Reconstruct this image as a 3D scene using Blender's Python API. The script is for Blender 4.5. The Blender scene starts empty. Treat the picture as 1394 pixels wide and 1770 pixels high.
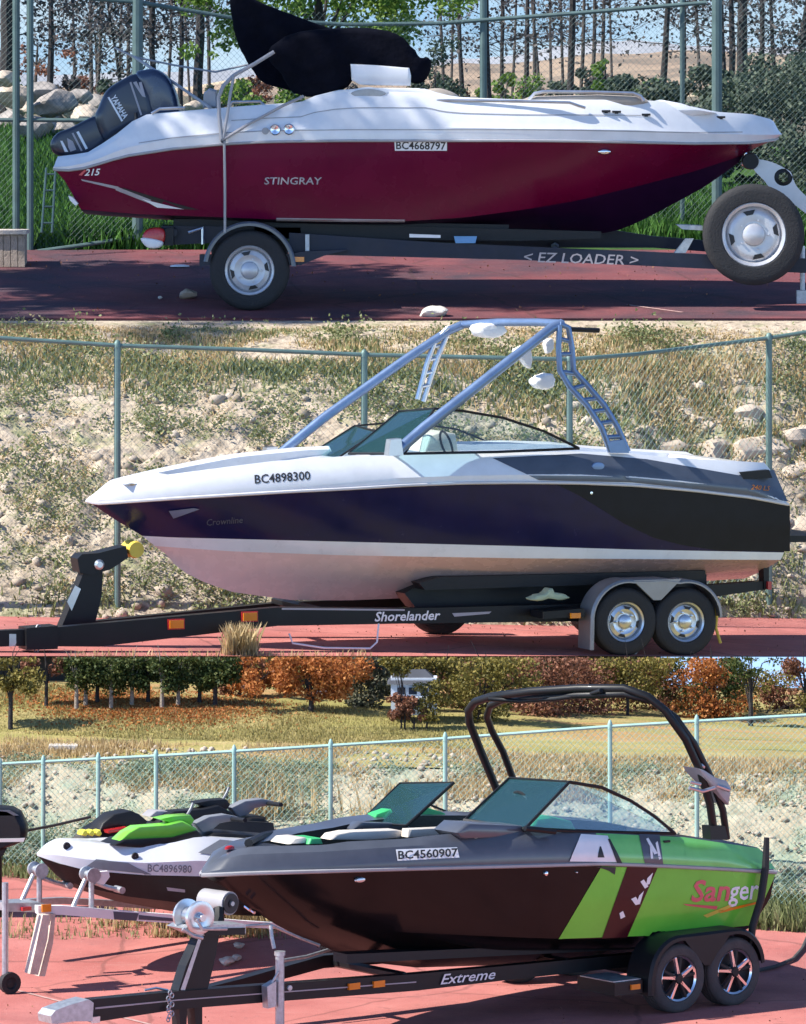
import bpy, bmesh, math, random
import numpy as np
from mathutils import Vector, Matrix
random.seed(7); rng = np.random.default_rng(7)
S = bpy.context.scene
COL = S.collection
# ------------------------------------------------------------------ camera, sky, sun, exposure
F, HZ, CX = 10000.0, 150.0, 697.0          # long lens: focal length, horizon row and centre column (photo pixels)
cam = bpy.data.cameras.new('camera'); camo = bpy.data.objects.new('camera', cam); COL.objects.link(camo)
cam.sensor_fit = 'HORIZONTAL'; cam.sensor_width = 36.0; cam.lens = 36.0 * F / 1394.0
cam.shift_y = -(885.0 - HZ) / 1394.0
cam.clip_start = 1.0; cam.clip_end = 3000.0
camo.location = (0, 0, 0); camo.rotation_euler = (math.radians(90), 0, 0)
S.camera = camo
SUN_EL, SUN_AZ = math.radians(46), math.radians(-104)      # azimuth clockwise from +Y
wd = bpy.data.worlds.new('World'); S.world = wd; wd.use_nodes = True
wt = wd.node_tree
sky = wt.nodes.new('ShaderNodeTexSky'); sky.sky_type = 'NISHITA'; sky.sun_disc = False
sky.sun_elevation = SUN_EL; sky.sun_rotation = SUN_AZ; sky.altitude = 1500; sky.air_density = 0.55
sky.dust_density = 0.0; sky.ozone_density = 4.0
wt.nodes['Background'].inputs['Strength'].default_value = 0.15
wt.links.new(sky.outputs[0], wt.nodes['Background'].inputs['Color'])
sl = bpy.data.lights.new('sun', 'SUN'); sl.energy = 4.2; sl.angle = math.radians(0.53); sl.color = (1.0, 0.95, 0.87)
so = bpy.data.objects.new('sun', sl); COL.objects.link(so)
sdir = Vector((math.sin(SUN_AZ) * math.cos(SUN_EL), math.cos(SUN_AZ) * math.cos(SUN_EL), math.sin(SUN_EL)))
so.rotation_euler = sdir.to_track_quat('Z', 'Y').to_euler(); so.location = (-40, 60, 60)
S.view_settings.view_transform = 'Standard'; S.view_settings.look = 'None'
S.view_settings.exposure = 1.05; S.view_settings.gamma = 1.0; S.view_settings.use_curve_mapping = False
S.render.engine = 'CYCLES'
S.cycles.max_bounces = 8; S.cycles.transparent_max_bounces = 24

# ------------------------------------------------------------------ helpers
def W(px, row, d): return Vector(((px - CX) * d / F, d, -(row - HZ) * d / F))
def lerp(a, b, t): return a + (b - a) * t
def tab(T, x):
    return float(np.interp(x, [p[0] for p in T], [p[1] for p in T]))

def tag(o, label=None, cat=None, group=None, kind=None):
    if label: o['label'] = label
    if cat: o['category'] = cat
    if group: o['group'] = group
    if kind: o['kind'] = kind
    return o
def empty(name, loc=(0, 0, 0), rz=0.0, parent=None):
    o = bpy.data.objects.new(name, None); COL.objects.link(o); o.location = loc; o.rotation_euler = (0, 0, rz)
    o.empty_display_size = 0.2
    if parent: o.parent = parent
    return o

class MB:
    """collects faces and links them as one mesh object"""
    def __init__(s): s.v = []; s.f = []; s.m = []
    def add(s, vs, fs, mi=0):
        b = len(s.v); s.v += [tuple(v) for v in vs]
        for f in fs: s.f.append(tuple(b + i for i in f)); s.m.append(mi)
        return s
    def box(s, c, h, rot=None, mi=0):
        c = Vector(c); vs = []
        for sx in (-1, 1):
            for sy in (-1, 1):
                for sz in (-1, 1):
                    p = Vector((sx * h[0], sy * h[1], sz * h[2]))
                    if rot: p = rot @ p
                    vs.append(c + p)
        return s.add(vs, [(0, 1, 3, 2), (4, 6, 7, 5), (0, 4, 5, 1), (2, 3, 7, 6), (0, 2, 6, 4), (1, 5, 7, 3)], mi)
    def tube(s, pts, r, n=8, mi=0, cap=True, closed=False):
        pts = [Vector(p) for p in pts]; k = len(pts)
        rs = r if isinstance(r, (list, tuple)) else [r] * k
        b = len(s.v); up = None
        for i, p in enumerate(pts):
            t = (pts[min(i + 1, k - 1)] - pts[max(i - 1, 0)])
            if t.length < 1e-9: t = Vector((0, 0, 1))
            t.normalize()
            if up is None or abs(up.dot(t)) > .98:
                up = Vector((0, 1, 0)) if abs(t.y) < .9 else Vector((1, 0, 0))
            a = t.cross(up).normalized(); c = a.cross(t).normalized(); up = c
            for j in range(n):
                q = 2 * math.pi * j / n
                s.v.append(tuple(p + a * (math.cos(q) * rs[i]) + c * (math.sin(q) * rs[i])))
        for i in range(k - 1):
            for j in range(n):
                s.f.append((b + i * n + j, b + i * n + (j + 1) % n, b + (i + 1) * n + (j + 1) % n, b + (i + 1) * n + j)); s.m.append(mi)
        if cap:
            s.f.append(tuple(b + j for j in range(n))); s.m.append(mi)
            s.f.append(tuple(b + (k - 1) * n + j for j in range(n))); s.m.append(mi)
        return s
    def lathe(s, c, prof, n=32, mi=0, axis='y'):
        """prof: (radius, along axis) pairs"""
        c = Vector(c); b = len(s.v)
        for (r, a) in prof:
            for j in range(n):
                q = 2 * math.pi * j / n
                if axis == 'y': p = Vector((r * math.cos(q), a, r * math.sin(q)))
                elif axis == 'z': p = Vector((r * math.cos(q), r * math.sin(q), a))
                else: p = Vector((a, r * math.cos(q), r * math.sin(q)))
                s.v.append(tuple(c + p))
        for i in range(len(prof) - 1):
            for j in range(n):
                s.f.append((b + i * n + j, b + i * n + (j + 1) % n, b + (i + 1) * n + (j + 1) % n, b + (i + 1) * n + j)); s.m.append(mi)
        return s
    def rings(s, rings, mi=0, cap=True):
        b = len(s.v); n = len(rings[0])
        for R in rings: s.v += [tuple(p) for p in R]
        for i in range(len(rings) - 1):
            for j in range(n):
                s.f.append((b + i * n + j, b + i * n + (j + 1) % n, b + (i + 1) * n + (j + 1) % n, b + (i + 1) * n + j)); s.m.append(mi)
        if cap:
            s.f.append(tuple(b + j for j in range(n))); s.m.append(mi)
            s.f.append(tuple(b + (len(rings) - 1) * n + j for j in range(n))); s.m.append(mi)
        return s
    def slab(s, pts, th, mi=0):
        """polygon in 3D given a thickness along its own normal"""
        P = [Vector(p) for p in pts]; nrm = Vector((0, 0, 0)); n = len(P)
        for i in range(n): nrm += (P[i] - P[0]).cross(P[(i + 1) % n] - P[0])
        nrm.normalize()
        return s.rings([[p - nrm * th / 2 for p in P], [p + nrm * th / 2 for p in P]], mi)
    def build(s, name, mats, parent=None, smooth=35, loc=None):
        me = bpy.data.meshes.new(name); me.from_pydata(s.v, [], s.f); me.validate()
        if not isinstance(mats, (list, tuple)): mats = [mats]
        for m in mats: me.materials.append(m)
        if len(me.polygons) == len(s.m): me.polygons.foreach_set('material_index', s.m)
        bm = bmesh.new(); bm.from_mesh(me); bmesh.ops.recalc_face_normals(bm, faces=bm.faces); bm.to_mesh(me); bm.free()
        if smooth:
            me.polygons.foreach_set('use_smooth', [True] * len(me.polygons)); me.set_sharp_from_angle(angle=math.radians(smooth))
        o = bpy.data.objects.new(name, me); COL.objects.link(o)
        if loc: o.location = loc
        if parent: o.parent = parent
        return o

def np_mesh(name, V, Fq, mat, parent=None, smooth=False):
    """fast mesh from numpy arrays (all faces with the same number of corners)"""
    me = bpy.data.meshes.new(name); k = Fq.shape[1]
    me.vertices.add(len(V)); me.vertices.foreach_set('co', np.ascontiguousarray(V, dtype=np.float32).ravel())
    me.loops.add(Fq.size); me.loops.foreach_set('vertex_index', np.ascontiguousarray(Fq, dtype=np.int32).ravel())
    me.polygons.add(len(Fq)); me.polygons.foreach_set('loop_start', np.arange(0, Fq.size, k, dtype=np.int32))
    me.polygons.foreach_set('loop_total', np.full(len(Fq), k, dtype=np.int32))
    me.update(calc_edges=True)
    if smooth: me.polygons.foreach_set('use_smooth', [True] * len(Fq))
    me.materials.append(mat)
    o = bpy.data.objects.new(name, me); COL.objects.link(o)
    if parent: o.parent = parent
    return o

def vnoise(x, y, seed=0):
    xi = np.floor(x).astype(np.int64); yi = np.floor(y).astype(np.int64); fx = x - xi; fy = y - yi
    def h(a, b):
        n = (a * 374761393 + b * 668265263 + seed * 974634777) & 0xffffffff
        n = ((n ^ (n >> 13)) * 1274126177) & 0xffffffff
        return ((n ^ (n >> 16)) & 0xffff) / 65535.0
    u = fx * fx * (3 - 2 * fx); v = fy * fy * (3 - 2 * fy)
    return (h(xi, yi) * (1 - u) + h(xi + 1, yi) * u) * (1 - v) + (h(xi, yi + 1) * (1 - u) + h(xi + 1, yi + 1) * u) * v
def fbm(x, y, o=4, seed=0):
    t = 0; a = .5
    for i in range(o): t = t + a * (vnoise(x * 2 ** i, y * 2 ** i, seed + i) - .5); a *= .5
    return t

# ------------------------------------------------------------------ materials
def nd(nt, t, **k):
    n = nt.nodes.new(t)
    for a, b in k.items():
        if a in n.inputs: n.inputs[a].default_value = b
        else: setattr(n, a, b)
    return n
def base_mat(name):
    m = bpy.data.materials.new(name); m.use_nodes = True; nt = m.node_tree
    return m, nt, nt.nodes['Principled BSDF']
def rampnode(nt, stops):
    r = nt.nodes.new('ShaderNodeValToRGB'); e = r.color_ramp.elements
    while len(e) < len(stops): e.new(.5)
    for i, (p, c) in enumerate(stops): e[i].position = p; e[i].color = (c[0], c[1], c[2], 1)
    return r
def mat(name, col, rough=.5, metal=0.0, var=.12, scale=6.0, bump=0.0, bscale=60.0, coat=0.0, spec=.5, dirt=0.0):
    """plain painted / moulded material with mottling, roughness wear and fine relief"""
    m, nt, b = base_mat(name)
    tc = nd(nt, 'ShaderNodeTexCoord'); n = nd(nt, 'ShaderNodeTexNoise', Scale=scale, Detail=6.0, Roughness=.6)
    nt.links.new(tc.outputs['Object'], n.inputs['Vector'])
    lo = [c * (1 - var) for c in col]; hi = [min(1, c * (1 + var)) for c in col]
    r = rampnode(nt, [(.3, lo), (.7, hi)]); nt.links.new(n.outputs['Fac'], r.inputs[0])
    out = r.outputs[0]
    if dirt:
        n2 = nd(nt, 'ShaderNodeTexNoise', Scale=2.3, Detail=8.0, Roughness=.7); nt.links.new(tc.outputs['Object'], n2.inputs['Vector'])
        r2 = rampnode(nt, [(.48, (0, 0, 0)), (.75, (dirt, dirt, dirt))]); nt.links.new(n2.outputs['Fac'], r2.inputs[0])
        mx = nd(nt, 'ShaderNodeMixRGB'); nt.links.new(r2.outputs[0], mx.inputs[0]); nt.links.new(out, mx.inputs[1])
        mx.inputs[2].default_value = (.22, .17, .13, 1); out = mx.outputs[0]
    nt.links.new(out, b.inputs['Base Color'])
    rr = nd(nt, 'ShaderNodeMapRange'); rr.inputs[3].default_value = max(.02, rough - .08); rr.inputs[4].default_value = min(1, rough + .12)
    nt.links.new(n.outputs['Fac'], rr.inputs[0]); nt.links.new(rr.outputs[0], b.inputs['Roughness'])
    b.inputs['Metallic'].default_value = metal; b.inputs['Coat Weight'].default_value = coat; b.inputs['Coat Roughness'].default_value = .06
    b.inputs['Specular IOR Level'].default_value = spec
    if bump:
        n3 = nd(nt, 'ShaderNodeTexNoise', Scale=bscale, Detail=3.0); nt.links.new(tc.outputs['Object'], n3.inputs['Vector'])
        bp = nd(nt, 'ShaderNodeBump', Strength=bump, Distance=.02); nt.links.new(n3.outputs['Fac'], bp.inputs['Height'])
        nt.links.new(bp.outputs[0], b.inputs['Normal'])
    return m
def leafmat(name, stops, rough=.6, trans=.0):
    m, nt, b = base_mat(name)
    g = nd(nt, 'ShaderNodeNewGeometry'); r = rampnode(nt, stops)
    nt.links.new(g.outputs['Random Per Island'], r.inputs[0]); nt.links.new(r.outputs[0], b.inputs['Base Color'])
    b.inputs['Roughness'].default_value = rough; b.inputs['Specular IOR Level'].default_value = .25
    if trans:
        t = nd(nt, 'ShaderNodeBsdfTranslucent'); nt.links.new(r.outputs[0], t.inputs[0])
        mx = nd(nt, 'ShaderNodeMixShader'); mx.inputs[0].default_value = trans
        nt.links.new(b.outputs[0], mx.inputs[1]); nt.links.new(t.outputs[0], mx.inputs[2])
        nt.links.new(mx.outputs[0], nt.nodes['Material Output'].inputs[0])
    return m
def groundmat(name, layers, rough=.9, bump=.5, bscale=25.0, cracks=0.0):
    """layers: first colour pair, then (scale, lo, hi, colour, detail) masks laid over it"""
    m, nt, b = base_mat(name); tc = nd(nt, 'ShaderNodeTexCoord')
    n = nd(nt, 'ShaderNodeTexNoise', Scale=layers[0][0], Detail=8.0, Roughness=.65); nt.links.new(tc.outputs['Object'], n.inputs['Vector'])
    r = rampnode(nt, [(.3, layers[0][1]), (.7, layers[0][2])]); nt.links.new(n.outputs['Fac'], r.inputs[0]); out = r.outputs[0]
    for i, (sc, lo, hi, c, st) in enumerate(layers[1:]):
        mp = nd(nt, 'ShaderNodeMapping'); mp.inputs['Location'].default_value = (13.7 * (i + 1), 5.1 * i, 2.2)
        if isinstance(sc, tuple): mp.inputs['Scale'].default_value = sc[1]; s0 = sc[0]
        else: s0 = sc
        nt.links.new(tc.outputs['Object'], mp.inputs[0])
        q = nd(nt, 'ShaderNodeTexNoise', Scale=s0, Detail=7.0, Roughness=.62); nt.links.new(mp.outputs[0], q.inputs['Vector'])
        k = rampnode(nt, [(lo, (0, 0, 0)), (hi, (st, st, st))]); nt.links.new(q.outputs['Fac'], k.inputs[0])
        mx = nd(nt, 'ShaderNodeMixRGB'); nt.links.new(k.outputs[0], mx.inputs[0]); nt.links.new(out, mx.inputs[1])
        mx.inputs[2].default_value = (*c, 1); out = mx.outputs[0]
    if cracks:
        dn = nd(nt, 'ShaderNodeTexNoise', Scale=3.0, Detail=5.0); nt.links.new(tc.outputs['Object'], dn.inputs['Vector'])
        ad = nd(nt, 'ShaderNodeMixRGB'); ad.inputs[0].default_value = .12; nt.links.new(tc.outputs['Object'], ad.inputs[1]); nt.links.new(dn.outputs['Color'], ad.inputs[2])
        vo = nd(nt, 'ShaderNodeTexVoronoi', Scale=.55); vo.feature = 'DISTANCE_TO_EDGE'; nt.links.new(ad.outputs[0], vo.inputs['Vector'])
        cr = rampnode(nt, [(.004, (cracks,) * 3), (.012, (0, 0, 0))]); nt.links.new(vo.outputs['Distance'], cr.inputs[0])
        sp = nd(nt, 'ShaderNodeTexNoise', Scale=70.0, Detail=2.0); nt.links.new(tc.outputs['Object'], sp.inputs['Vector'])
        sr = rampnode(nt, [(.66, (0, 0, 0)), (.72, (.5, .5, .5))]); nt.links.new(sp.outputs['Fac'], sr.inputs[0])
        m0 = nd(nt, 'ShaderNodeMixRGB'); nt.links.new(sr.outputs[0], m0.inputs[0]); nt.links.new(out, m0.inputs[1]); m0.inputs[2].default_value = (.5, .36, .32, 1)
        m1 = nd(nt, 'ShaderNodeMixRGB'); nt.links.new(cr.outputs[0], m1.inputs[0]); nt.links.new(m0.outputs[0], m1.inputs[1]); m1.inputs[2].default_value = (.05, .035, .03, 1); out = m1.outputs[0]
    nt.links.new(out, b.inputs['Base Color']); b.inputs['Roughness'].default_value = rough; b.inputs['Specular IOR Level'].default_value = .2
    if bump:
        n3 = nd(nt, 'ShaderNodeTexNoise', Scale=bscale, Detail=6.0); nt.links.new(tc.outputs['Object'], n3.inputs['Vector'])
        bp = nd(nt, 'ShaderNodeBump', Strength=bump, Distance=.03); nt.links.new(n3.outputs['Fac'], bp.inputs['Height']); nt.links.new(bp.outputs[0], b.inputs['Normal'])
    return m
def glassmat(name, tint, refl=.9, dust_sheen=.01, film=(.5, .55, .55)):
    m = bpy.data.materials.new(name); m.use_nodes = True; nt = m.node_tree; nt.nodes.clear()
    o = nd(nt, 'ShaderNodeOutputMaterial'); t = nd(nt, 'ShaderNodeBsdfTransparent'); t.inputs[0].default_value = (*tint, 1)
    g = nd(nt, 'ShaderNodeBsdfGlossy'); g.inputs[0].default_value = (refl, refl, refl, 1); g.inputs['Roughness'].default_value = .04
    lw = nd(nt, 'ShaderNodeFresnel'); lw.inputs[0].default_value = 1.5; mx = nd(nt, 'ShaderNodeMixShader')
    df = nd(nt, 'ShaderNodeBsdfDiffuse'); df.inputs[0].default_value = (*film, 1); m2 = nd(nt, 'ShaderNodeMixShader'); m2.inputs[0].default_value = dust_sheen
    nt.links.new(t.outputs[0], m2.inputs[1]); nt.links.new(df.outputs[0], m2.inputs[2])
    nt.links.new(lw.outputs[0], mx.inputs[0]); nt.links.new(m2.outputs[0], mx.inputs[1]); nt.links.new(g.outputs[0], mx.inputs[2]); nt.links.new(mx.outputs[0], o.inputs[0])
    return m

M = {}
M['court'] = groundmat('court_paint', [(1.1, (.38, .12, .105), (.53, .20, .175)),
    (.55, .5, .72, (.15, .07, .075), .55), (9.0, .56, .75, (.2, .09, .085), .5), ((1.4, (.25, 1.6, 1)), .6, .72, (.5, .25, .22), .5)], .85, .25, 90.0, .35)
M['court_dull'] = groundmat('court_paint_stained_shade', [(1.1, (.145, .046, .052), (.23, .075, .078)),
    (.5, .43, .62, (.06, .045, .058), .9), (7.0, .56, .75, (.12, .07, .075), .55), ((.9, (.3, 1.6, 1)), .62, .7, (.26, .17, .17), .4)], .85, .25, 80.0, .4)  # darker stains and the court's blotchy shade, both put into the colour
M['dirt'] = groundmat('bank_earth', [(4.0, (.36, .29, .21), (.58, .485, .375)),
    (7.0, .52, .64, (.13, .10, .075), .75), (6.0, .57, .66, (.54, .45, .36), .6), (2.2, .52, .66, (.24, .27, .12), .7)], .95, .9, 18.0)
M['dirt_low'] = groundmat('bank_scrub', [(5.0, (.33, .29, .205), (.48, .42, .31)),
    (2.6, .47, .62, (.26, .33, .24), .8), (9.0, .57, .66, (.50, .45, .35), .6), (8.0, .56, .68, (.15, .145, .10), .55)], .95, .9, 22.0)
M['field'] = groundmat('field_grass', [(2.0, (.30, .25, .10), (.42, .34, .15)),
    ((1.6, (.25, 1.5, 1)), .44, .58, (.28, .26, .08), .8), ((1.5, (.25, 1.6, 1)), .52, .64, (.46, .25, .12), .75), ((2.4, (.2, 2.0, 1)), .58, .66, (.08, .085, .03), .7)], .95, .6, 40.0)
M['turf'] = groundmat('lush_grass_soil', [(4.0, (.03, .075, .018), (.055, .12, .03))], .95, .6, 40.0)
M['scrub'] = groundmat('scrub_soil', [(1.5, (.11, .095, .07), (.2, .17, .12)), (3.0, .5, .65, (.07, .08, .04), .7)], .95, .6, 20.0)
M['tanhill'] = groundmat('dry_hill', [(.05, (.27, .195, .14), (.38, .29, .205)), (.16, .46, .6, (.17, .14, .11), .8), (.03, .52, .62, (.6, .5, .33), .7)], .95, .3, 2.0)
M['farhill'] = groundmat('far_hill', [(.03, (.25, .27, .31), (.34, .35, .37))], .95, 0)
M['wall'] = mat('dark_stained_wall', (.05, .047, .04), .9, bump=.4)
M['white_gel'] = mat('white_gelcoat', (.74, .75, .76), .28, var=.04, coat=.5, dirt=.12)
M['white_top'] = mat('white_gelcoat_cap', (.74, .745, .76), .3, var=.05, coat=.4, dirt=.09)
M['bottom_gel'] = mat('gelcoat_court_reflection', (.78, .54, .48), .25, var=.04, coat=.4)  # white bottom with the red court's pink reflection painted into it
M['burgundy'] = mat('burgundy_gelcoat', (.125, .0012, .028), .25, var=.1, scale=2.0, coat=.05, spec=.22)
M['burgundy_shade'] = mat('burgundy_bottom_shade', (.022, .003, .026), .3, var=.15, coat=.1, spec=.35)  # shaded copy of the burgundy: underside shade put into the colour
M['navy'] = mat('navy_gelcoat', (.006, .008, .048), .22, var=.12, coat=.12, spec=.3)
M['blackgel'] = mat('black_gelcoat', (.006, .0058, .0066), .2, var=.15, coat=.1, spec=.22)
M['greengel'] = mat('green_gelcoat', (.15, .54, .05), .24, var=.14, scale=1.6, coat=.3)
M['maroon'] = mat('dark_maroon_band', (.035, .005, .008), .22, var=.12, coat=.2, spec=.3)
M['greencap'] = mat('green_cap_gelcoat', (.17, .56, .14), .28, var=.08, coat=.4)
M['charcoal'] = mat('charcoal_gelcoat', (.075, .082, .10), .34, var=.12, coat=.5)
M['slate'] = mat('slate_gelcoat', (.075, .088, .115), .3, var=.1, coat=.5)
M['greyrail'] = mat('grey_rub_rail', (.33, .32, .33), .4, var=.1)
M['whiterail'] = mat('white_rub_rail', (.6, .58, .58), .4, var=.06)
M['blackpl'] = mat('black_plastic', (.014, .014, .016), .45, var=.2, bump=.1, spec=.3)
M['blackmetal'] = mat('black_powder_coat', (.009, .0095, .011), .42, var=.2, coat=.05, spec=.3)
M['navymetal'] = mat('navy_trailer_paint', (.009, .014, .034), .42, var=.2, coat=.05, spec=.3, dirt=.06)
M['galv'] = mat('galvanised_steel', (.46, .48, .5), .45, metal=.75, var=.2, scale=25, dirt=.1)
M['alu'] = mat('aluminium', (.62, .64, .66), .3, metal=.9, var=.12)
M['bluealu'] = mat('blue_grey_anodised', (.17, .25, .40), .35, metal=.55, var=.12)
M['chrome'] = mat('chrome', (.8, .8, .82), .12, metal=1.0, var=.05)
M['silverpaint'] = mat('silver_wheel_paint', (.55, .55, .57), .35, metal=.4, var=.1)
M['rubber'] = mat('tyre_rubber', (.019, .019, .021), .75, var=.25, bump=.3, bscale=50, dirt=.03)
M['rubber_grey'] = mat('dusty_tyre_rubber', (.055, .053, .052), .8, var=.25, bump=.3, bscale=50, dirt=.2)
M['canvas'] = mat('black_canvas', (.004, .0045, .009), .9, var=.3, bump=.8, bscale=9, spec=.06)
M['motor'] = mat('dark_navy_motor_paint', (.016, .022, .042), .3, var=.12, coat=.3)
M['fendersilver'] = mat('dull_silver_fender', (.30, .29, .285), .4, metal=.5, var=.12, dirt=.2)
M['cream'] = mat('cream_vinyl', (.68, .61, .52), .5, var=.05, bump=.1)
M['tan'] = mat('tan_vinyl', (.36, .31, .26), .55, var=.08, bump=.1)
M['greenvinyl'] = mat('green_vinyl', (.04, .42, .13), .45, var=.1)
M['amber'] = mat('amber_lens', (.75, .22, .01), .2, var=.1, coat=.5)
M['red'] = mat('red_lens', (.45, .02, .02), .25, var=.1, coat=.4)
M['yellow'] = mat('yellow_rubber', (.65, .47, .06), .55, var=.12)
M['lens'] = mat('grey_lens', (.3, .3, .31), .2, var=.2, coat=.5)
M['ink'] = mat('black_print', (.02, .02, .022), .5, var=.1)
M['whiteink'] = mat('white_print', (.78, .78, .78), .45, var=.05)
M['greyink'] = mat('silver_print', (.36, .33, .35), .4, var=.1)
M['redink'] = mat('red_print', (.62, .10, .12), .4, var=.15)
M['blueink'] = mat('blue_print', (.12, .3, .55), .4, var=.1)
M['fencepost'] = mat('green_grey_fence_paint', (.13, .21, .19), .5, metal=.2, var=.15, dirt=.1)
M['fencepale'] = mat('pale_green_fence_paint', (.30, .48, .42), .5, metal=0, var=.12)
M['fencedark'] = mat('dark_green_fence_paint', (.035, .075, .085), .5, var=.15)
M['fencedull'] = mat('dull_green_fence_paint', (.085, .14, .135), .55, metal=.1, var=.15, dirt=.1)
M['aftblack'] = mat('charcoal_aft_gelcoat', (.017, .017, .019), .4, var=.1, spec=.15)
M['wire'] = mat('green_coated_wire', (.22, .35, .30), .5, var=.1)
M['wiredark'] = mat('dark_coated_wire', (.07, .12, .115), .5, var=.1)
M['greenpl'] = mat('lime_green_plastic', (.20, .62, .06), .3, var=.06, coat=.4)
M['greypl'] = mat('grey_plastic', (.2, .21, .23), .45, var=.1)
M['wood'] = mat('weathered_wood', (.42, .33, .25), .8, var=.25, scale=9, bump=.4)
M['palewood'] = mat('pale_wood', (.58, .5, .42), .8, var=.2, scale=9, bump=.4)
M['stone'] = mat('grey_tan_stone', (.30, .27, .245), .9, var=.35, scale=5, bump=.9, bscale=10)
M['palestone'] = mat('pale_tan_stone', (.5, .41, .32), .9, var=.22, scale=5, bump=.9, bscale=10)
M['concrete'] = mat('pale_concrete', (.6, .56, .5), .9, var=.12, bump=.4)
M['bark'] = mat('dark_bark', (.035, .03, .03), .9, var=.4, scale=12, bump=.7)
M['bark_mid'] = mat('brown_grey_bark', (.085, .07, .06), .9, var=.4, scale=12, bump=.7)
M['bark_pale'] = mat('pale_bark', (.3, .25, .2), .9, var=.3, scale=12, bump=.6)
M['cloth_w'] = mat('white_cloth', (.75, .73, .7), .8, var=.06, bump=.4, bscale=20)
M['cloth_g'] = mat('pale_green_cloth', (.5, .54, .33), .85, var=.12, bump=.4)
M['roof'] = mat('dark_roofing', (.06, .065, .08), .8, var=.2)
M['housewall'] = mat('pale_blue_white_siding', (.6, .65, .72), .7, var=.06)
M['windowdark'] = mat('dark_window_glass', (.03, .04, .06), .1, var=.1)
M['glass'] = glassmat('clear_windscreen_glass', (.86, .93, .92))
M['glassblue'] = glassmat('blue_tinted_windscreen_glass', (.74, .92, .97), .9, .09, (.15, .46, .56))  # blue diffuse film paints the sky's reflection onto the panes
M['leaf_green'] = leafmat('spring_leaf', [(0, (.07, .14, .02)), (.5, (.13, .23, .04)), (1, (.26, .36, .08))], trans=.35)
M['leaf_dark'] = leafmat('dark_scrub_leaf', [(0, (.03, .045, .03)), (.6, (.065, .095, .062)), (1, (.13, .16, .11))], trans=.15)
M['leaf_pine'] = leafmat('pine_needles', [(0, (.025, .045, .012)), (.6, (.06, .085, .02)), (1, (.13, .14, .04))], trans=.2)
M['leaf_spruce'] = leafmat('spruce_needles', [(0, (.06, .07, .05)), (.6, (.12, .13, .08)), (1, (.2, .18, .12))], trans=.1)
M['leaf_orange'] = leafmat('autumn_leaf', [(0, (.22, .07, .02)), (.5, (.42, .14, .04)), (1, (.58, .26, .08))], trans=.3)
M['leaf_brown'] = leafmat('brown_autumn_leaf', [(0, (.12, .055, .03)), (.5, (.24, .10, .06)), (1, (.38, .19, .12))], trans=.25)
M['leaf_olive'] = leafmat('olive_yellow_leaf', [(0, (.09, .08, .02)), (.5, (.2, .17, .04)), (1, (.32, .25, .07))], trans=.25)
M['leaf_twig'] = leafmat('dry_twig', [(0, (.03, .03, .035)), (1, (.09, .08, .075))])
M['weed'] = leafmat('green_weed', [(0, (.13, .16, .06)), (.5, (.22, .25, .105)), (1, (.36, .37, .19))], trans=.3)
M['weed_blue'] = leafmat('grey_green_weed', [(0, (.13, .19, .12)), (.5, (.23, .30, .19)), (1, (.38, .42, .28))], trans=.3)
M['drygrass'] = leafmat('dry_straw', [(0, (.38, .27, .13)), (.5, (.56, .42, .22)), (1, (.72, .58, .34))], trans=.35)
M['lawn'] = leafmat('lush_grass_blade', [(0, (.03, .09, .015)), (.5, (.055, .15, .025)), (1, (.10, .22, .045))], trans=.25)
M['pebble'] = leafmat('pale_clod', [(0, (.32, .26, .19)), (.5, (.42, .35, .275)), (1, (.54, .46, .37))], rough=.9)
M['grass_olive'] = leafmat('olive_lawn_blade', [(0, (.22, .20, .07)), (.5, (.36, .31, .12)), (1, (.52, .43, .20))], trans=.3)
def skymat():
    m = bpy.data.materials.new('sky_glow'); m.use_nodes = True; nt = m.node_tree; nt.nodes.clear()
    o = nd(nt, 'ShaderNodeOutputMaterial'); e = nd(nt, 'ShaderNodeEmission'); e.inputs[0].default_value = (.36, .56, .92, 1); e.inputs[1].default_value = .85
    nt.links.new(e.outputs[0], o.inputs[0]); return m
M['sky'] = skymat()

# ------------------------------------------------------------------ boat-local frame, reached through a photo pixel and a distance off the centreline
class Pose:
    def __init__(s, px, d, yaw, near, gz):
        """origin under the bow tip; near = +1 when the camera sees the side of +y, -1 when the side of -y"""
        s.o = W(px, HZ, d); s.o.z = gz; s.near = near
        s.h = Vector((math.cos(yaw), math.sin(yaw), 0)); s.l = Vector((-math.sin(yaw), math.cos(yaw), 0)); s.yaw = yaw
        s.sc = d / F
    def x_at(s, px, lat):
        k = (px - CX) / F; y = lat * s.near
        a = s.o.x + y * s.l.x - k * (s.o.y + y * s.l.y); b = s.h.x - k * s.h.y
        return -a / b
    def depth(s, x, lat): return s.o.y + x * s.h.y + lat * s.near * s.l.y
    def px_of(s, x, lat):
        y = lat * s.near
        return CX + F * (s.o.x + x * s.h.x + y * s.l.x) / (s.o.y + x * s.h.y + y * s.l.y)
    def z_at(s, x, lat, row): return -(row - HZ) * s.depth(x, lat) / F - s.o.z
    def pt(s, px, row, lat):
        x = s.x_at(px, lat); return Vector((x, lat * s.near, s.z_at(x, lat, row)))
    def world(s, p): return s.o + s.h * p[0] + s.l * p[1] + Vector((0, 0, p[2]))
    def proj(s, p):
        w = s.world(p); return (CX + F * w.x / w.y, HZ - F * w.z / w.y)
    def root(s, name): return empty(name, s.o, s.yaw)

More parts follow.
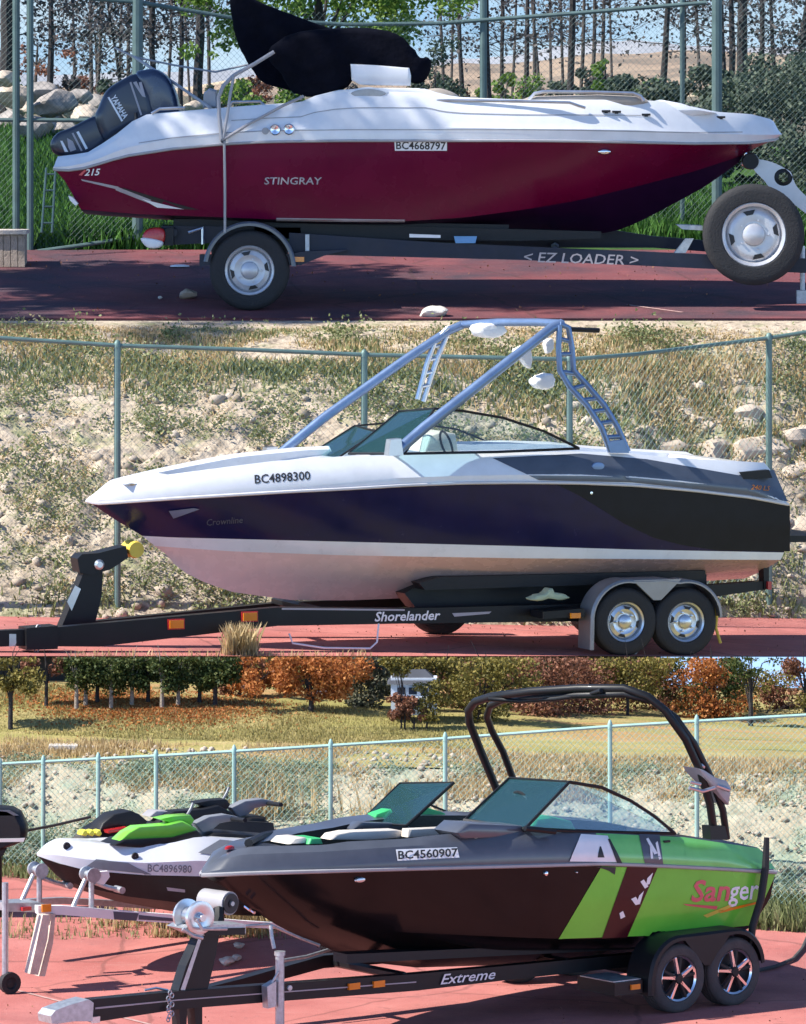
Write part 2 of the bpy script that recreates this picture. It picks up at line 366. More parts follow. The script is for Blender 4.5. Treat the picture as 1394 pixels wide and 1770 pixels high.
class Surf:
    """near-side skin of a lofted hull; turns a photo pixel into a point on it"""
    def __init__(s, pose, G):
        s.pose = pose; T = []
        for i in range(len(G) - 1):
            for j in range(len(G[0]) - 1):
                a, b, c, d = G[i][j], G[i + 1][j], G[i + 1][j + 1], G[i][j + 1]
                T += [(a, b, c), (a, c, d)]
        s.T = np.array([[tuple(p) for p in t] for t in T])
        s.P = np.array([[pose.proj(p) for p in t] for t in T])
    def __call__(s, px, row, off=.006):
        A, B, C = s.P[:, 0], s.P[:, 1], s.P[:, 2]
        d = (B[:, 0] - A[:, 0]) * (C[:, 1] - A[:, 1]) - (C[:, 0] - A[:, 0]) * (B[:, 1] - A[:, 1]); d = np.where(np.abs(d) < 1e-9, 1e-9, d)
        v = ((px - A[:, 0]) * (C[:, 1] - A[:, 1]) - (C[:, 0] - A[:, 0]) * (row - A[:, 1])) / d
        w = ((B[:, 0] - A[:, 0]) * (row - A[:, 1]) - (px - A[:, 0]) * (B[:, 1] - A[:, 1])) / d
        u = 1 - v - w; q = np.minimum(np.minimum(u, v), w)
        i = int(np.argmax(q)); t = s.T[i]
        p = Vector(t[0] * u[i] + t[1] * v[i] + t[2] * w[i])
        n = Vector(t[1] - t[0]).cross(Vector(t[2] - t[0]))
        if n.length < 1e-12: n = Vector((0, s.pose.near, 0))
        n.normalize()
        if n.y * s.pose.near < 0: n = -n
        return p + n * off

def loft(pose, lines, N=36):
    """lines: dict(bow px at the centreline, stern px at half-beam, B, rows table, p, q); returns grid [t][line] on the near side"""
    G = []
    for i in range(N + 1):
        t = i / N; t = 1 - (1 - t) ** 1.25; R = []
        for L in lines:
            xb = pose.x_at(L['bow'], 0.0); xs = pose.x_at(L['stern'], L['B'] * L.get('sb', .94))
            x = lerp(xs, xb, t); b = L['B'] * max(0.0, (1 - t ** L.get('p', 3.0))) ** L.get('q', .8)
            b *= lerp(L.get('sb', .94), 1.0, min(1, t / .35)) if t < .35 else 1
            z = pose.z_at(x, b, tab(L['rows'], pose.px_of(x, b)))
            R.append(Vector((x, b * pose.near, z)))
        G.append(R)
    return G
def mirror(G): return [[Vector((p.x, -p.y, p.z)) for p in R] for R in G]
def skin(mb, G, cols=None, mi=None):
    for H in (G, mirror(G)):
        n = len(H[0]); vs = [p for R in H for p in R]; fs = []; ms = []
        b = len(mb.v); mb.v += [tuple(p) for p in vs]
        for i in range(len(H) - 1):
            for j in range(n - 1):
                mb.f.append((b + i * n + j, b + (i + 1) * n + j, b + (i + 1) * n + j + 1, b + i * n + j + 1)); mb.m.append(mi[j] if mi else 0)
def transom(mb, G, mi=0):
    R = G[0]; Q = [Vector((p.x, -p.y, p.z)) for p in R]
    mb.add(R + Q[::-1], [tuple(range(2 * len(R)))], mi)

def resample(poly, n):
    P = [Vector((p[0], p[1])) for p in poly]; k = len(P); out = []
    per = [0]
    for i in range(k): per.append(per[-1] + (P[(i + 1) % k] - P[i]).length)
    for j in range(n):
        s = per[-1] * j / n; i = max(q for q in range(k) if per[q] <= s + 1e-9)
        f = (s - per[i]) / max(1e-9, per[i + 1] - per[i])
        p0, p1, p2, p3 = P[i - 1], P[i], P[(i + 1) % k], P[(i + 2) % k]
        out.append(.5 * ((2 * p1) + (p2 - p0) * f + (2 * p0 - 5 * p1 + 4 * p2 - p3) * f * f + (3 * p1 - p0 - 3 * p2 + p3) * f ** 3))
    return out
def pillow(mb, pose, poly, lat0, lat1, bev=.25, k=3, smooth_n=0, mi=0, wob=0.0):
    """outline in photo pixels at lat1, given depth lat0..lat1 across the boat, edges rounded by bev (share of the size)"""
    if smooth_n: poly = [tuple(p) for p in resample(poly, smooth_n)]
    P = [pose.pt(px, r, lat1) for px, r in poly]
    c = Vector((sum(p.x for p in P) / len(P), 0, sum(p.z for p in P) / len(P)))
    R = []
    hw = abs(lat1 - lat0) / 2; mid = (lat0 + lat1) / 2
    prof = [(1 - bev * (1 - math.sin(a)), -hw + hw * min(1, bev * 1.2) * (1 - math.cos(a))) for a in [math.pi / 2 * i / k for i in range(k + 1)]]
    prof = prof + [(a, -b) for a, b in reversed(prof)]
    for (f, y) in prof:
        ring = []
        for i, p in enumerate(P):
            ff = f + (wob * math.sin(i * 2.1 + y * 9) * .5 + wob * random.uniform(-.5, .5) if wob else 0)
            ring.append(Vector((c.x + (p.x - c.x) * ff, (mid + y) * pose.near, c.z + (p.z - c.z) * ff)))
        R.append(ring)
    mb.rings(R, mi); return mb
def prism(mb, pose, poly, lat0, lat1, mi=0):
    P = [pose.pt(px, r, lat1) for px, r in poly]
    mb.rings([[Vector((p.x, lat0 * pose.near, p.z)) for p in P], P], mi); return mb
def tubepx(mb, pose, pts, rpx, n=8, mi=0):
    mb.tube([pose.pt(*p) for p in pts], rpx * pose.sc if not isinstance(rpx, (list, tuple)) else [r * pose.sc for r in rpx], n, mi); return mb

def decal(name, quad, mapper, m, parent, nu=10, nv=4, off=.005):
    """quad: four photo-pixel corners, laid on a surface"""
    a, b, c, d = [Vector(q) for q in quad]; mb = MB(); V = []
    for i in range(nu + 1):
        for j in range(nv + 1):
            u, v = i / nu, j / nv; p = (a * (1 - u) + b * u) * (1 - v) + (d * (1 - u) + c * u) * v
            V.append(mapper(p.x, p.y, off))
    mb.add(V, [(i * (nv + 1) + j, (i + 1) * (nv + 1) + j, (i + 1) * (nv + 1) + j + 1, i * (nv + 1) + j + 1) for i in range(nu) for j in range(nv)])
    return mb.build(name, m, parent, 60)
def decal_cols(name, xs, top, bot, mapper, m, parent, nv=8, off=.005):
    mb = MB(); V = []
    for x in xs:
        for j in range(nv + 1): V.append(mapper(x, lerp(top(x), bot(x), j / nv), off))
    n = len(xs); mb.add(V, [(i * (nv + 1) + j, (i + 1) * (nv + 1) + j, (i + 1) * (nv + 1) + j + 1, i * (nv + 1) + j + 1) for i in range(n - 1) for j in range(nv)])
    return mb.build(name, m, parent, 60)
def textmesh(name, s, p0, p1, h, mapper, m, parent, shear=0.0, off=.006, bold=.0):
    """lettering whose baseline runs p0 -> p1 in photo pixels, h pixels tall, laid on a surface"""
    cu = bpy.data.curves.new('lettering', 'FONT'); cu.body = s; cu.shear = shear; cu.offset = bold; cu.resolution_u = 2
    o = bpy.data.objects.new('lettering', cu); COL.objects.link(o); bpy.context.view_layer.update()
    me = bpy.data.meshes.new_from_object(o.evaluated_get(bpy.context.evaluated_depsgraph_get()))
    bpy.data.objects.remove(o); me.name = name
    X = [v.co.x for v in me.vertices]; Y = [v.co.y for v in me.vertices]
    x0, x1 = min(X), max(X); y1 = .70
    a, b = Vector(p0), Vector(p1); up = Vector(((b - a).y, -(b - a).x)).normalized()
    for v in me.vertices:
        p = a + (b - a) * ((v.co.x - x0) / (x1 - x0)) + up * (v.co.y / y1 * h)
        v.co = mapper(p.x, p.y, off)
    me.materials.clear(); me.materials.append(m)
    o = bpy.data.objects.new(name, me); COL.objects.link(o); o.parent = parent
    return o
def flat(pose, lat): return lambda px, row, off=0: pose.pt(px, row, lat + off)

def wheel(parent, c, R, w, near, rimR, style='steel', tyre='rubber', metal='silverpaint'):
    e = empty('wheel', c, 0, parent)
    s = near
    mb = MB(); h = w / 2
    prof = [(rimR, -h * .8), (rimR * 1.04, -h * .95), (R * .86, -h), (R * .95, -h * .92), (R, -h * .7)]
    for k in range(4):                       # tread grooves
        y0 = -h * .62 + k * h * .33
        prof += [(R, y0), (R * .975, y0 + .004), (R * .975, y0 + .016), (R, y0 + .02)]
    prof += [(R, h * .7), (R * .95, h * .92), (R * .86, h), (rimR * 1.04, h * .95), (rimR, h * .8), (rimR * .97, 0), (rimR, -h * .8)]
    mb.lathe((0, 0, 0), prof, 40); mb.build('tyre', M[tyre], e, 40)
    rb = MB(); o = lambda a: a * s
    rb.lathe((0, 0, 0), [(rimR * 1.02, o(h * .82)), (rimR * .98, o(h * .92)), (rimR * .9, o(h * .8)), (rimR * .86, o(h * .3)), (rimR * .84, o(-h * .7))], 40)
    if style == 'steel':
        rb.lathe((0, 0, 0), [(rimR * .87, o(h * .28)), (rimR * .8, o(h * .5)), (rimR * .62, o(h * .62)), (rimR * .45, o(h * .5)), (rimR * .36, o(h * .52))], 40)
        rb.lathe((0, 0, 0), [(rimR * .36, o(h * .5)), (rimR * .33, o(h * .82)), (rimR * .22, o(h * .98)), (.001, o(h * 1.0))], 24)
        for k in range(8):
            a = 2 * math.pi * k / 8 + .2; a1, a2 = a - .2, a + .2
            P = [Vector((math.cos(q) * r * rimR, o(h * yy), math.sin(q) * r * rimR)) for q, r, yy in ((a1 - .05, .79, .60), (a2 + .05, .79, .60), (a2 - .04, .63, .66), (a1 + .04, .63, .66))]
            if k % 2 == 0: rb.rings([[p + Vector((0, o(.004), 0)) for p in P], [p - Vector((0, o(.02), 0)) for p in P]], 1)
        for k in range(5):
            a = 2 * math.pi * k / 5; rb.lathe((math.cos(a) * rimR * .46, o(h * .5), math.sin(a) * rimR * .46), [(.012, 0), (.012, o(.03)), (.0, o(.032))], 8)
        rb.build('rim', [M[metal], M['ink']], e, 35)
    else:
        rb.lathe((0, 0, 0), [(rimR * .86, o(h * .1)), (.001, o(h * .1))], 40, 1)
        for k in range(5):
            a = 2 * math.pi * k / 5 + .3
            for da in (-.17, .17):
                p0 = Vector((math.cos(a + da * .5) * rimR * .2, o(h * .7), math.sin(a + da * .5) * rimR * .2)); p1 = Vector((math.cos(a + da) * rimR * .93, o(h * .72), math.sin(a + da) * rimR * .93))
                rb.tube([p0, p1], [rimR * .13, rimR * .1], 6, 2 if da > 0 else 0)
        rb.lathe((0, 0, 0), [(rimR * .26, o(h * .3)), (rimR * .26, o(h * .85)), (rimR * .18, o(h * 1.0)), (.001, o(h * 1.0))], 20, 2)
        rb.build('rim', [M['chrome'], M['ink'], M['blackmetal']], e, 35)
    return e

# ------------------------------------------------------------------ foliage, stones, fences
def quads(C, size, normal_up=0.0, aspect=1.0, r=None):
    n = len(C); r = r or rng
    a = r.normal(size=(n, 3)); a /= np.linalg.norm(a, axis=1)[:, None]
    b = r.normal(size=(n, 3)); b[:, 2] *= (1 - normal_up); a[:, 2] *= (1 - normal_up)
    a /= np.linalg.norm(a, axis=1)[:, None]
    b -= a * (a * b).sum(1)[:, None]; b /= np.linalg.norm(b, axis=1)[:, None]
    s = size[:, None] if isinstance(size, np.ndarray) else size
    V = np.stack([C - a * s - b * s * aspect * .2, C - b * s * aspect, C + a * s + b * s * aspect * .1, C + b * s * aspect], 1).reshape(-1, 3)
    return V, np.arange(4 * n).reshape(n, 4)
def blob_points(n, clumps):
    """points near the outside of ellipsoid clumps (cx,cy,cz,rx,ry,rz)"""
    cl = np.array(clumps); wgt = cl[:, 3] * cl[:, 5]; idx = rng.choice(len(cl), n, p=wgt / wgt.sum())
    d = rng.normal(size=(n, 3)); d /= np.linalg.norm(d, axis=1)[:, None]; d *= (rng.random(n) ** .45)[:, None]
    return cl[idx, :3] + d * cl[idx, 3:]
def blades(P, h, w, lean=.3):
    """P: base points (n,3); h: heights"""
    n = len(P); a = rng.random(n) * 6.283; dx = np.stack([np.cos(a), np.sin(a), 0 * a], 1) * (w[:, None] if isinstance(w, np.ndarray) else w)
    b = rng.random(n) * 6.283; ln = np.stack([np.cos(b), np.sin(b), 0 * b], 1) * (h * lean * rng.random(n))[:, None]
    up = np.zeros((n, 3)); up[:, 2] = h
    V = np.stack([P - dx, P + dx, P + ln * .4 + up * .6 + dx * .55, P + ln + up], 1).reshape(-1, 3)
    return V, np.arange(4 * n).reshape(n, 4)
ICO_V, ICO_F = None, None
def ico():
    global ICO_V, ICO_F
    if ICO_V is None:
        bm = bmesh.new(); bmesh.ops.create_icosphere(bm, subdivisions=1, radius=1.0)
        ICO_V = np.array([v.co[:] for v in bm.verts]); ICO_F = np.array([[v.index for v in f.verts] for f in bm.faces]); bm.free()
    return ICO_V, ICO_F
def pebbles(C, size):
    V0, F0 = ico(); n = len(C); k = len(V0)
    sc = rng.uniform(.6, 1.3, (n, 1, 3)) * size[:, None, None]; sc[:, :, 2] *= .75
    V = V0[None] * sc * (1 + rng.uniform(-.28, .28, (n, k, 1))) + C[:, None, :]
    Fc = (F0[None] + (np.arange(n) * k)[:, None, None]).reshape(-1, 3)
    return V.reshape(-1, 3), Fc
def boulder(name, c, r, m, label, group, squash=.75, seed=0, parent=None, cat='boulder', rough=.0):
    bm = bmesh.new(); bmesh.ops.create_icosphere(bm, subdivisions=3, radius=1.0); rr = random.Random(seed)
    planes = [(Vector((rr.gauss(0, 1), rr.gauss(0, 1), rr.gauss(0, 1))).normalized(), rr.uniform(.6, .9)) for _ in range(14)]
    for v in bm.verts:
        for n, k in planes:
            d = v.co.dot(n)
            if d > k: v.co -= n * (d - k) * .85
        v.co *= 1 + .06 * math.sin(v.co.x * 7 + seed) * math.cos(v.co.z * 6 - seed)
        if rough: v.co *= 1 + rough * (math.sin(v.co.x * 5.3 + seed * 1.7) + math.sin(v.co.y * 6.1 + seed) + math.sin(v.co.z * 7.7 + v.co.x * 3))
        v.co = Vector((v.co.x * r * rr.uniform(.985, 1.015) * 1.15, v.co.y * r, v.co.z * r * squash))
    me = bpy.data.meshes.new(name); bm.to_mesh(me); bm.free(); me.materials.append(m)
    me.polygons.foreach_set('use_smooth', [True] * len(me.polygons)); me.set_sharp_from_angle(angle=math.radians(28))
    o = bpy.data.objects.new(name, me); COL.objects.link(o); o.location = c; o.rotation_euler = (0, 0, rr.uniform(0, 6))
    if parent: o.parent = parent
    else: tag(o, label, cat, group)
    return o
def chainlink(base, top, pitch, r, m, parent):
    """base/top: matching polylines; diagonal wires woven between them"""
    mb = MB()
    for (b0, b1, t0, t1) in zip(base[:-1], base[1:], top[:-1], top[1:]):
        L = (b1 - b0).length; Hh = ((t0 - b0).length + (t1 - b1).length) / 2
        P = lambda u, v: (b0 * (1 - u / L) + b1 * (u / L)) * (1 - v / Hh) + (t0 * (1 - u / L) + t1 * (u / L)) * (v / Hh)
        k = -Hh
        while k < L:
            for sgn in (1, -1):
                u0, u1 = k, k + Hh; v0, v1 = 0.0, Hh
                if u0 < 0: v0 = -u0; u0 = 0.0
                if u1 > L: v1 -= (u1 - L); u1 = L
                if u1 - u0 > pitch * .3:
                    if sgn < 0: v0, v1 = Hh - v0, Hh - v1
                    off = Vector((0, .004 * sgn, 0)); mb.tube([P(u0, v0) + off, P(u1, v1) + off], r, 3, cap=False)
            k += pitch
    o = mb.build('wire_mesh', m, parent, 0); o['kind'] = 'stuff'
    return o
def terrain(name, X0, X1, nx, y0f, y1f, ny, zf, m, kind='structure', bottom=None):
    xs = np.linspace(X0, X1, nx); t = np.linspace(0, 1, ny)
    XX = np.repeat(xs[:, None], ny, 1); Y0 = y0f(xs)[:, None]; Y1 = y1f(xs)[:, None]; YY = Y0 + (Y1 - Y0) * t[None]
    ZZ = zf(XX, YY); V = np.stack([XX, YY, ZZ], 2).reshape(-1, 3)
    i = np.arange(nx - 1)[:, None] * ny + np.arange(ny - 1)[None]; i = i.ravel()
    Fq = np.stack([i, i + ny, i + ny + 1, i + 1], 1)
    o = np_mesh(name, V, Fq, m, None, True); tag(o, kind=kind); return o
# ================================================================== TERRACES
def s01(x): return np.clip(x, 0, 1)
def smooth(x): x = s01(x); return x * x * (3 - 2 * x)
# lower terrace
def fence3(X): return 49.3 - .25 * X
def g3(X, Y):
    X = np.asarray(X, float); Y = np.asarray(Y, float); u = Y - fence3(X); xl = (X + 3.5) / 7.0
    base = -7.16 + .105 * np.maximum(0, np.minimum(Y, fence3(X)) - 46.5)
    rise = lerp(.70, 1.0, s01(xl)); bank = rise * np.power(s01(u / 1.6), .8)
    topz = lerp(-5.62, -5.98, s01(xl)); b0 = -7.16 + .105 * np.maximum(0, fence3(X) - 46.5) + rise
    return np.where(u < 1.6, base + bank, b0 + (topz - b0) * smooth((u - 1.6) / 2.9))
# middle terrace
def edge2(X): return 55.96 + .385 * np.asarray(X, float)
def foot2(X):
    X = np.asarray(X, float); t = np.clip((X - 2.0) / 1.4, 0, 1); return 59.39 + .229 * X + 1.3 * t * t * (3 - 2 * t)
def g2(X, Y): return -.0984 * edge2(np.clip(X, -12, 12)) + 0 * np.asarray(Y, float)
def hill2(X, Y):
    X = np.asarray(X, float); Y = np.asarray(Y, float); f = foot2(X); s = (Y - f) / (65.3 - f)
    z = g2(X, Y) + (-2.64 - g2(X, Y)) * (1 - np.power(1 - s01(s), 1.6)) - .05 * (s <= 0)
    e = np.sin(np.pi * s01(s)) ** .5 * s01((1 - s) * 6)
    low = smooth((.55 - s) / .15)
    bump = fbm(X * 1.1, Y * 1.1, 3, 3) * .35 + (np.abs(fbm(X * 3.2, Y * 3.2, 4, 9)) * .42 + fbm(X * 9, Y * 9, 3, 21) * .13) * (.25 + .75 * low)
    return z + bump * e * .8
# upper terrace
def g1(X, Y):
    Y = np.asarray(Y, float); a = -2.632 + .0875 * (np.minimum(Y, 72) - 65.3); b = .159 * (np.clip(Y, 72, 80) - 72)
    return a + b + .0065 * (np.clip(Y, 80, 110) - 80) + .04 * fbm(np.asarray(X) * .4, Y * .4, 3, 5) * (Y > 72.5)

HW = 11.0
one = lambda c: (lambda x: np.full_like(x, c))
court3 = terrain('court', -HW, HW, 60, one(37.0), lambda x: fence3(x) + .05, 60, g3, M['court'])
bank3 = terrain('bank', -HW, HW, 420, lambda x: fence3(x) + .03, lambda x: fence3(x) + 1.75, 70,
    lambda X, Y: g3(X, Y) - .004 + (fbm(X * 2.4, Y * 2.4, 4, 31) * .16 + np.abs(fbm(X * 7, Y * 7, 3, 37)) * .13) * np.sin(np.pi * s01((Y - fence3(X)) / 1.75)) ** .6, M['dirt_low'])
field3 = terrain('field', -HW, HW, 200, lambda x: fence3(x) + 1.7, lambda x: edge2(x) + .1, 60,
    lambda X, Y: g3(X, Y) + .012 + fbm(X * 2, Y * 2, 3, 41) * .05, M['field'])
court2 = terrain('court', -HW, HW, 40, lambda x: edge2(x), lambda x: foot2(x) + .15, 20, g2, M['court'])
hill = terrain('hillside', -HW, HW, 560, lambda x: foot2(x) - .05, one(65.29), 230, hill2, M['dirt'])
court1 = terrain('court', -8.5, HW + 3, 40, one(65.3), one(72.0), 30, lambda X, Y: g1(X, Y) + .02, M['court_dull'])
verge1 = terrain('grass_verge', -32, -8.5, 40, one(65.3), one(72.0), 20, lambda X, Y: g1(X, Y) + .02, M['turf'])
verge0 = terrain('grass_verge', -32, -11.05, 30, one(58.0), one(65.3), 20, lambda X, Y: -2.612 + 0 * X, M['turf'])
lawn1 = terrain('grass_slope', -32, 20, 60, one(71.95), one(84.0), 40, g1, M['turf'])
ground1 = terrain('ground', -160, 160, 40, one(83.9), one(900.0), 60, lambda X, Y: g1(X, Y) - .05, M['scrub'])
# edges of the terraces, with real thickness
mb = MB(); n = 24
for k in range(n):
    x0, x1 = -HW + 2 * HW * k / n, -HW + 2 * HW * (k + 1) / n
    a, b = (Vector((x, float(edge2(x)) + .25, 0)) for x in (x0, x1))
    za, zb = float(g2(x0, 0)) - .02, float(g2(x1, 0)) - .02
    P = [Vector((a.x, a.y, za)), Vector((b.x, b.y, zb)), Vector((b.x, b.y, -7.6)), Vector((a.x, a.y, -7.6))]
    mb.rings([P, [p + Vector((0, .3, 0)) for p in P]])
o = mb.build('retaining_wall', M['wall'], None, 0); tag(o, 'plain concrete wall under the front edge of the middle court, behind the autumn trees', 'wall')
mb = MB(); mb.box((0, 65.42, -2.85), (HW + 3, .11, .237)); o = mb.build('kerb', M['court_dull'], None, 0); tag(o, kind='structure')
# sky glimpsed between the trees at the top of the lower terrace
mb = MB(); xs = np.linspace(2.55, 5.2, 12)
for x0, x1 in zip(xs[:-1], xs[1:]):
    P = [Vector((x, float(edge2(x)) + dy, z)) for x, dy, z in ((x0, .17, float(g2(x0, 0)) - .03), (x1, .17, float(g2(x1, 0)) - .03), (x1, .17, -6.2), (x0, .17, -6.2))]
    mb.rings([P, [p + Vector((0, .04, 0)) for p in P]])
o = mb.build('sky', M['sky'], None, 0); tag(o, kind='structure')

# painted court line of the lower terrace
def strip(name, pts, w, zf, m, dz=.005):
    mb = MB(); P = [Vector(p) for p in pts]; V = []
    for i, p in enumerate(P):
        t = (P[min(i + 1, len(P) - 1)] - P[max(i - 1, 0)]); t.z = 0; t.normalize(); nrm = Vector((-t.y, t.x, 0))
        for s in (-1, 1):
            q = p + nrm * w * s / 2; V.append((q.x, q.y, float(zf(q.x, q.y)) + dz))
    mb.add(V, [(2 * i, 2 * i + 1, 2 * i + 3, 2 * i + 2) for i in range(len(P) - 1)])
    o = mb.build(name, m, None, 0); tag(o, kind='structure'); return o
def on(px, row, zf, d0, d1):
    """ground point seen at a photo pixel"""
    best = None
    for d in np.linspace(d0, d1, 400):
        e = abs(float(zf((px - CX) * d / F, d)) + (row - HZ) * d / F)
        if best is None or e < best[0]: best = (e, d)
    d = best[1]; return Vector(((px - CX) * d / F, d, float(zf((px - CX) * d / F, d))))
M['line'] = mat('faded_line_paint', (.46, .28, .25), .85, var=.25, scale=14)
a, b = on(-60, 1690, g3, 43, 48), on(330, 1790, g3, 42, 46)
strip('court_line', [lerp(a, b, t) for t in np.linspace(0, 1, 9)], .035, g3, M['line'])
a, b = on(1085, 527, lambda x, y: g1(x, y) + .02, 65.3, 68), on(1180, 540, lambda x, y: g1(x, y) + .02, 65.3, 68)
strip('court_line', [lerp(a, b, t) for t in np.linspace(0, 1, 5)], .05, lambda x, y: g1(x, y) + .02, M['line'])

# sky behind the upper terrace: a high curved backdrop far beyond the hills
M['skyfar'] = bpy.data.materials.new('pale_blue_sky'); M['skyfar'].use_nodes = True; nt = M['skyfar'].node_tree; nt.nodes.clear()
o_ = nd(nt, 'ShaderNodeOutputMaterial'); e_ = nd(nt, 'ShaderNodeEmission'); tc = nd(nt, 'ShaderNodeTexCoord'); n_ = nd(nt, 'ShaderNodeTexNoise', Scale=.02, Detail=6.0)
mp_ = nd(nt, 'ShaderNodeMapping'); mp_.inputs['Scale'].default_value = (1, 1, 2.6); nt.links.new(tc.outputs['Object'], mp_.inputs[0]); nt.links.new(mp_.outputs[0], n_.inputs['Vector'])
r_ = rampnode(nt, [(.38, (.33, .55, .78)), (.66, (.62, .76, .86))]); nt.links.new(n_.outputs['Fac'], r_.inputs[0]); nt.links.new(r_.outputs[0], e_.inputs[0]); e_.inputs[1].default_value = .60; nt.links.new(e_.outputs[0], o_.inputs[0])
mb = MB(); R = []
for k in range(33):
    a = math.radians(-62 + 124 * k / 32); R.append([Vector((math.sin(a) * 1100, math.cos(a) * 1100, z)) for z in (-20, 60, 160)])
mb.add([p for r in R for p in r], [(i * 3 + j, (i + 1) * 3 + j, (i + 1) * 3 + j + 1, i * 3 + j + 1) for i in range(32) for j in range(2)])
o = mb.build('sky', M['skyfar'], None, 60); tag(o, kind='structure')

# ------------------------------------------------------------------ far hills behind the upper court
def ridge(name, d, prof, m, base=12):
    xs = np.linspace(-200, 200, 300); px = CX + xs * F / d; r = np.interp(px, [p[0] for p in prof], [p[1] for p in prof])
    top = -(r - HZ) * d / F + fbm(xs * .25, xs * 0 + 3.3, 4, int(d)) * 1.1
    V = []; nn = 10
    for k in range(nn):
        f = k / (nn - 1); V.append(np.stack([xs, d - 60 * (1 - f) + fbm(xs * .1, xs * 0 + k, 3, 9) * 5, lerp(-3.0, top, f ** .8) + fbm(xs * .3, xs * 0 + k * .7, 3, 5) * .8 * (k not in (0, nn - 1))], 1))
    V.append(np.stack([xs, xs * 0 + d + 60, top * 0 - 3], 1)); nn += 1
    V = np.stack(V, 1).reshape(-1, 3); i = (np.arange(299)[:, None] * nn + np.arange(nn - 1)[None]).ravel()
    o = np_mesh(name, V, np.stack([i, i + nn, i + nn + 1, i + 1], 1), m, None, True); tag(o, kind='structure')
ridge('hill', 420.0, [(-3000, 150), (300, 150), (700, 120), (850, 108), (1050, 88), (1160, 92), (1394, 100), (2500, 120)], M['tanhill'])
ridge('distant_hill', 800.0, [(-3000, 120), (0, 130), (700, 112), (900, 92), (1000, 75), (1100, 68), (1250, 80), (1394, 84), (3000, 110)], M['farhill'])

# ------------------------------------------------------------------ fences
def fence(name, label, posts, rails, m, rp, rr, mesh, wm, extra=None):
    root = empty(name, posts[0][0]); tag(root, label, 'fence'); inv = -posts[0][0]
    for (b, t, *r) in posts:
        mb = MB(); R = (r[0] if r else rp); mb.tube([b + inv + Vector((0, 0, -.1)), t + inv], R, 10); mb.lathe(t + inv, [(R * 1.15, -.02), (R * 1.1, .02), (R * .6, .05), (.001, .06)], 10, axis='z'); mb.build('post', m, root)
    for pts in rails:
        mb = MB(); mb.tube([p + inv for p in pts], rr, 8); mb.build('rail', m, root)
    if mesh: chainlink([p + inv for p in mesh[0]], [p + inv for p in mesh[1]], mesh[2], mesh[3], wm, root)
    return root
# lower terrace fence
px3 = [-260, -120, 0, 75, 170, 270, 405, 572, 770, 1055, 1205, 1420, 1700]
top3 = [(-260, 1322), (0, 1321), (75, 1317), (170, 1312), (270, 1307), (405, 1299), (572, 1289), (770, 1277), (1055, 1256), (1205, 1247), (1394, 1236), (1700, 1222)]
posts = []; bl = []; tl = []
for p in px3:
    X = (p - CX) * 49.3 / F; d = float(fence3(X)); X = (p - CX) * d / F; d = float(fence3(X)) - .06
    b = Vector((X, d, float(g3(X, d)))); t = W(p, tab(top3, p), d); posts.append((b, t)); bl.append(b + Vector((0, 0, .04))); tl.append(t)
fence('chain_link_fence', 'pale green chain-link fence behind the dark and green boat and the jet skis', posts, [tl], M['fencepale'], .019, .014, (bl, tl, .058, .0021), M['wire'])
# middle terrace fence
px2 = [-330, -60, 203, 630, 985, 1330, 1640]
top2 = [(-330, 575), (0, 584), (203, 597), (420, 604), (630, 613), (985, 621), (1100, 612), (1330, 584), (1394, 574), (1640, 545)]
posts = []; bl = []; tl = []
for p in px2:
    X = (p - CX) * 59.4 / F; d = float(foot2(X)) + .15
    X = (p - CX) * d / F; b = Vector((X, d, float(hill2(X, d)))); t = W(p, tab(top2, p), d); posts.append((b, t)); bl.append(b + Vector((0, 0, .05))); tl.append(t)
rail = []
for p in (-330, 0, 203, 420, 630, 820, 985, 1100, 1200, 1330, 1394, 1640):
    d = float(foot2((p - CX) * 59.4 / F)) + .15; rail.append(W(p, tab(top2, p), d))
fence('chain_link_fence', 'tall chain-link fence with grey-green posts at the foot of the weedy bank', posts, [rail], M['fencepost'], .034, .022, (bl, tl, .085, .0016), M['wire'])
# upper terrace fence
D1 = 72.0
def p1(px, top, d=D1, r=None):
    X = (px - CX) * d / F; b = Vector((X, d, float(g1(X, d)))); t = W(px, top, d); return (b, t, r) if r else (b, t)
posts = [p1(-330, -30), p1(28, -40, r=.046), p1(52, -40, r=.044), p1(238, -50, 72.2, .068), p1(836, -60, 73.2, .045), p1(1180, -40, 73.0, .03), p1(1240, -60, 72.9, .066), p1(1700, -60, 72.6, .06)]
R1 = [W(60, -10, D1), W(238, 3, 72.2), W(400, 30, 72.6), W(600, 42, 73), W(760, 40, 73.2), W(1000, 22, 73), W(1222, 4, 72.9)]
R2 = [W(-100, 207, D1), W(60, 207, D1), W(165, 208, D1)]
R3 = [W(52, 436, D1 - .02), W(140, 424, D1), W(238, 409, 72.2)]
bl = [posts[i][0] + Vector((0, 0, .03)) for i in (0, 2, 3, 4, 6, 7)]; tl = [W(-330, -10, D1), W(52, -10, D1), W(238, 3, 72.2), W(836, 36, 73.2), W(1240, 3, 72.9), W(1700, -10, 72.6)]
f1 = fence('chain_link_fence', 'tall dark green chain-link fence with thick posts behind the burgundy boat', posts, [R1, R2, R3], M['fencedull'], .05, .026, (bl, tl, .075, .0017), M['wiredark'])

# ------------------------------------------------------------------ bank and hillside cover
def ground_scatter(n, X0, X1, y0f, y1f):
    X = rng.uniform(X0, X1, n); t = rng.random(n); Y = y0f(X) + (y1f(X) - y0f(X)) * t; return X, Y, t
